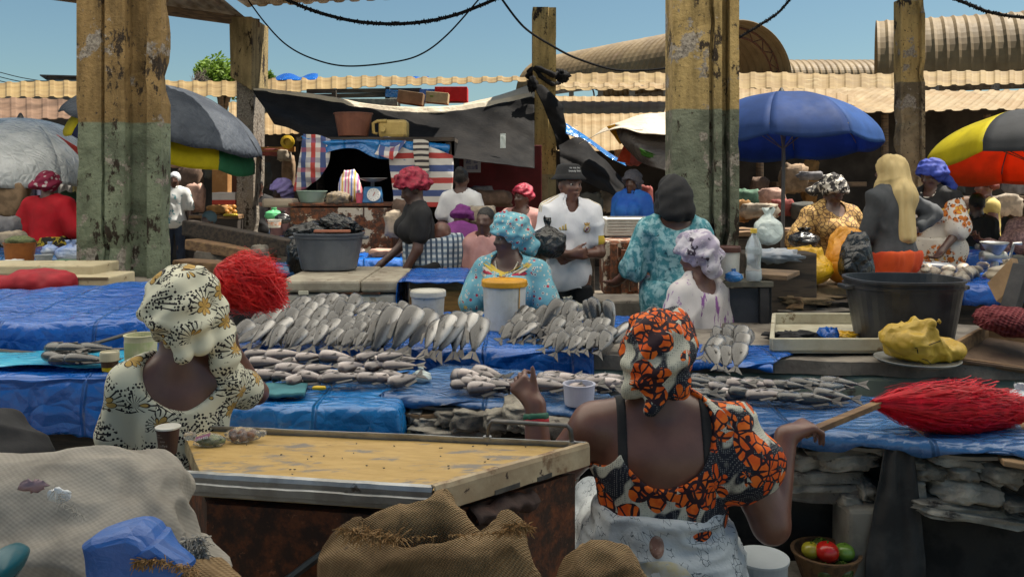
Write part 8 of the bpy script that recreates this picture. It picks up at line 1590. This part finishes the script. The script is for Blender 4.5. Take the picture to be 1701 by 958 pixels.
# ---------------------------------------------------------------- fish
def fish(name, m, L, hgt, thk, fork=.5, drop=0.0, seed=0):
    """lies on its side; +x head, y back/belly, z thickness"""
    mb = MB(); n = 15; seg = 14; vs = []
    for i in range(n):
        t = i/(n-1); x = L*(.5-.80*t)
        h_ = hgt*max(.10, (math.sin(math.pi*min(1, .09+t*.91)**.62))**.70 if t < .93 else .12); w_ = thk*max(.06, math.sin(math.pi*min(1, .08+t*.90)**.62)**.9)
        if i == 0: h_, w_ = hgt*.30, thk*.34
        if t > .8: h_ = max(h_, hgt*.20); 
        for k in range(seg):
            a = 2*math.pi*k/seg; vs.append(V((x, math.sin(a)*h_/2*(1.0 if math.sin(a) > 0 else 1.05), thk/2+math.cos(a)*w_/2-drop*t*t*L)))
    mb.add(vs, [(i*seg+k, i*seg+(k+1) % seg, (i+1)*seg+(k+1) % seg, (i+1)*seg+k) for i in range(n-1) for k in range(seg)]+[tuple(range(seg))[::-1], tuple(range((n-1)*seg, n*seg))])
    o = mb.build(name, m, smooth=True, origin=(0, 0, 0)); z0 = thk/2-drop*L
    f = MB(); x0 = -.29*L; 
    for s in (1, -1): f.hexa([V((x0+.01, 0, z0-.002)), V((x0, s*hgt*.10, z0-.002)), V((-.5*L-.02*L, s*hgt*.46, z0-.003-drop*L*.3)), V((-.5*L+fork*.09*L, s*hgt*.03, z0-.003-drop*L*.2)), V((x0+.01, 0, z0+.002)), V((x0, s*hgt*.10, z0+.002)), V((-.5*L-.02*L, s*hgt*.46, z0+.0-drop*L*.3)), V((-.5*L+fork*.09*L, s*hgt*.03, z0+.0-drop*L*.2))])
    f.build('tail_fin', FINM, o)
    f = MB(); f.hexa([V((.16*L, hgt*.46, thk*.5-.002)), V((-.20*L, hgt*.26, thk*.5-.002-drop*.2*L)), V((-.22*L, hgt*.40, thk*.5-.002-drop*.2*L)), V((.10*L, hgt*.62, thk*.5-.002)), V((.16*L, hgt*.46, thk*.5+.002)), V((-.20*L, hgt*.26, thk*.5+.002-drop*.2*L)), V((-.22*L, hgt*.40, thk*.5+.002-drop*.2*L)), V((.10*L, hgt*.62, thk*.5+.002))])
    f.build('dorsal_fin', FINM, o)
    e = MB().blob((.405*L, hgt*.10, thk*.80), (hgt*.085, hgt*.085, thk*.12), None, 0, seg=10, rings=6); e.build('eye', EYEM, o, smooth=True)
    g_ = MB().add([V((.22*L, -.05*hgt, thk*.97)), V((.10*L, -.22*hgt, thk*1.02)), V((.08*L, -.10*hgt, thk*1.03))], [(0, 1, 2)]); g_.build('pectoral_fin', FINM, o, thick=.002)
    return o
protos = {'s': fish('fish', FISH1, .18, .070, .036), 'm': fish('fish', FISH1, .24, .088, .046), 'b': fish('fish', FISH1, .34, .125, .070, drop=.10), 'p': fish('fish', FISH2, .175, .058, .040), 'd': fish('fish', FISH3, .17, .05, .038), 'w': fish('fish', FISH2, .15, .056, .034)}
used = set()
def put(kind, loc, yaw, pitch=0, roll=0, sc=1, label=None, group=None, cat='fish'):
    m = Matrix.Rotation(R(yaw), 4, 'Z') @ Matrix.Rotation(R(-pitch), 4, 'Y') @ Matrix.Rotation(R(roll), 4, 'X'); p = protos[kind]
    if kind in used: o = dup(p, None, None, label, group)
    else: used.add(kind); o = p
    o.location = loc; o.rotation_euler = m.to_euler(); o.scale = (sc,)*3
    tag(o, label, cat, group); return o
rr = random.Random(21); J = lambda a: rr.uniform(-a, a)
def shingle(kind, x0, x1, ypx, rows, cols, yaw, pitch, label, group, sc=1.0, dY=.085, dz=.022, roll=25, z=ZT+.03, skew=0, x0b=None, x1b=None, fl=0):
    base = PZ(x0, ypx, z); Y0 = base.y
    for r_ in range(rows):
        t = r_/max(1, rows-1); a0 = x0+((x0b if x0b is not None else x0)-x0)*t; a1 = x1+((x1b if x1b is not None else x1)-x1)*t
        for c_ in range(cols):
            px_ = a0+(a1-a0)*(c_+.5+(.5 if r_ % 2 else 0)*.6)/cols; Y_ = Y0+dY*r_+J(.012)+skew*c_/cols
            x = (px_-850.5)/F*Y_
            put(kind, (x+J(.014), Y_+J(.012), z+.012+dz*r_+J(.006)), yaw+J(16), pitch+J(10), roll+J(24), sc*rr.uniform(.82, 1.14), label, group)
GM = 'silver fish on the big blue tarp'
shingle('m', 378, 470, 566, 3, 4, 50, 30, 'silver fish in the slanting stack by the coral duster on the big blue tarp', 'slanting stack of silver fish at the left end', 1.0, .15, .028, x0b=430, x1b=505)
shingle('b', 482, 556, 520, 1, 4, 40, 24, 'large silver fish piled at the back left corner below the white freezer', 'large silver fish at the back left corner', .78, .1, .02, z=ZT+.10)
shingle('s', 450, 560, 571, 5, 6, 66, 32, 'silver fish shingled in rows in the wide heap left of centre', 'wide shingled heap of silver fish', 1.05, .095, .026, x0b=490, x1b=585)
shingle('s', 552, 632, 573, 5, 6, 62, 32, 'small silver fish shingled in rows just left of the big fanned fish', 'narrow shingled heap of silver fish', .92, .09, .022, x0b=590, x1b=668)
shingle('b', 622, 700, 560, 1, 4, 56, 34, 'big silver fish fanned out with tails towards us, below the dirty cream tub', 'big silver fish below the cream tub', .86, .1, .02, z=ZT+.07, roll=15)
shingle('b', 708, 800, 566, 1, 6, 72, 36, 'big silver fish fanned out with tails over the tarp edge, below the yellow lidded tub', 'big silver fish below the yellow lidded tub', .82, .1, .02, z=ZT+.07, roll=10)
shingle('m', 722, 785, 535, 1, 2, 20, 8, 'silver fish lying flat between the two white tubs', 'silver fish between the tubs', .8)
put('s', PZ(620, 528, ZT+.03), 170, 5, 10, .9, 'single small fish lying alone at the back of the big blue tarp')
put('s', PZ(792, 530, ZT+.03), 60, 30, 10, .7, 'single small fish beside the yellow lidded tub, at its left')
shingle('s', 832, 935, 562, 3, 7, 46, 28, 'grey fish shingled in rows right of the yellow lidded tub', 'grey fish heap right of the yellow lidded tub', .95, .10, .030, x0b=856, x1b=950)
shingle('s', 905, 1010, 580, 4, 6, 50, 30, 'grey fish in the lower heap just left of the orange headwrap', 'grey fish heap left of the orange headwrap', .90, .085, .022, x0b=915, x1b=1010)
shingle('m', 908, 945, 535, 1, 3, 54, 42, 'plump grey fish standing head up on the heap, below the black trousers of the man', 'head up grey fish, left trio', .92, z=ZT+.11)
shingle('m', 966, 1012, 537, 1, 3, 96, 58, 'plump grey fish standing almost upright left of the orange headwrap', 'head up grey fish, right trio', .86, z=ZT+.11)
shingle('b', 1012, 1048, 565, 1, 2, 35, 20, 'yellowish grey fish lying across, half hidden by the orange headwrap', 'fish beside the headwrap', .72, z=ZT+.05)
shingle('s', 1172, 1236, 588, 2, 5, 60, 36, 'silver fish in the small heap on the bare concrete side tarp', 'silver fish heap right of the orange headwrap', .95, .10, .028, x0b=1178, x1b=1240)
shingle('s', 1180, 1232, 603, 1, 3, 75, 30, 'pale silver fish in front of the small heap right of the orange headwrap', 'pale silver fish trio right of the orange headwrap', 1.05, z=ZT+.03, roll=5)
# pinkish row on the light blue tarp
for i in range(40):
    t = i/39; px_ = 392+295*(t if t < .95 else .95); row = i % 3; p = PZ(px_+J(5), 638-10*row+J(2)-(4 if px_ < 480 else 0), .775)
    p.z = .79+.024*(row if i % 2 else max(0, row-1))+J(.004); put('p', p, 195+J(28)+(12 if i % 2 else -10), J(6), -40+J(22), rr.uniform(.85, 1.15), 'pinkish silver fish in the long row on the light blue tarp', 'row of pinkish fish')
# grey fish on near counter tarps
for i in range(12): p = PZ(778+(i % 8)*13.5+J(4), 650-(i//8)*9+J(2), .775); p.z += .02*(i//8); put('w', p+V((0, 0, .015)), 165+J(30), J(8), -40+J(22), rr.uniform(.9, 1.25), 'brownish grey fish in the short row left of the raised thumb', 'short row of grey fish by the thumb')
for i in range(18): p = PZ(912+rr.random()*125, 640+rr.random()*22, .775); p.z += rr.random()*.03; put('w', p+V((0, 0, .015)), 165+J(35), J(10), -38+J(24), rr.uniform(.9, 1.3), 'pale grey fish scattered round the low translucent tub', 'pale fish round the translucent tub')
for i in range(6): p = PZ(915+i*5, 640+J(3), .785); put('d', p, 60+J(30), 15+J(8), J(20), .8, 'dark fish heaped just left of the low translucent tub', 'dark fish by the translucent tub')
for i in range(30):
    t = i/29; px_ = 1140+ t*260; p = PZ(px_+J(5), 662+6*t+J(4)-9*(i % 2), .770); p.z += .012+.022*(i % 2)+J(.003); k = 'w' if .2 < t < .62 and i % 3 else 'd'
    put(k, p, (170 if k == 'w' else 185)+J(35), J(8), -36+J(20), rr.uniform(.85, 1.2), 'pale silver fish in the long row on the dark blue tarp behind the red duster' if k == 'w' else 'dark catfish in the long row on the dark blue tarp behind the red duster', 'pale fish of the long row' if k == 'w' else 'dark catfish of the long row')
for i in range(6): p = PZ(100+i*13+J(3), 606-(i % 2)*6, .905); p.z += .03*(i % 2); put('d', p, 175+J(20), J(5), J(15), 1.25, 'dark fish on the cyan sheet beside the tiny yellow pot', 'dark fish at far left')
for i in range(16): x = rr.uniform(-2.5, -.7); put('p', (x, rr.uniform(8.35, 8.8), .90+rr.random()*.03), rr.uniform(0, 360), 0, J(15), 1.3, 'pale fish on the deep blue tarp behind the grey tub', 'pale fish behind the grey tub')
for k, o in protos.items():
    if k not in used: bpy.data.objects.remove(o)
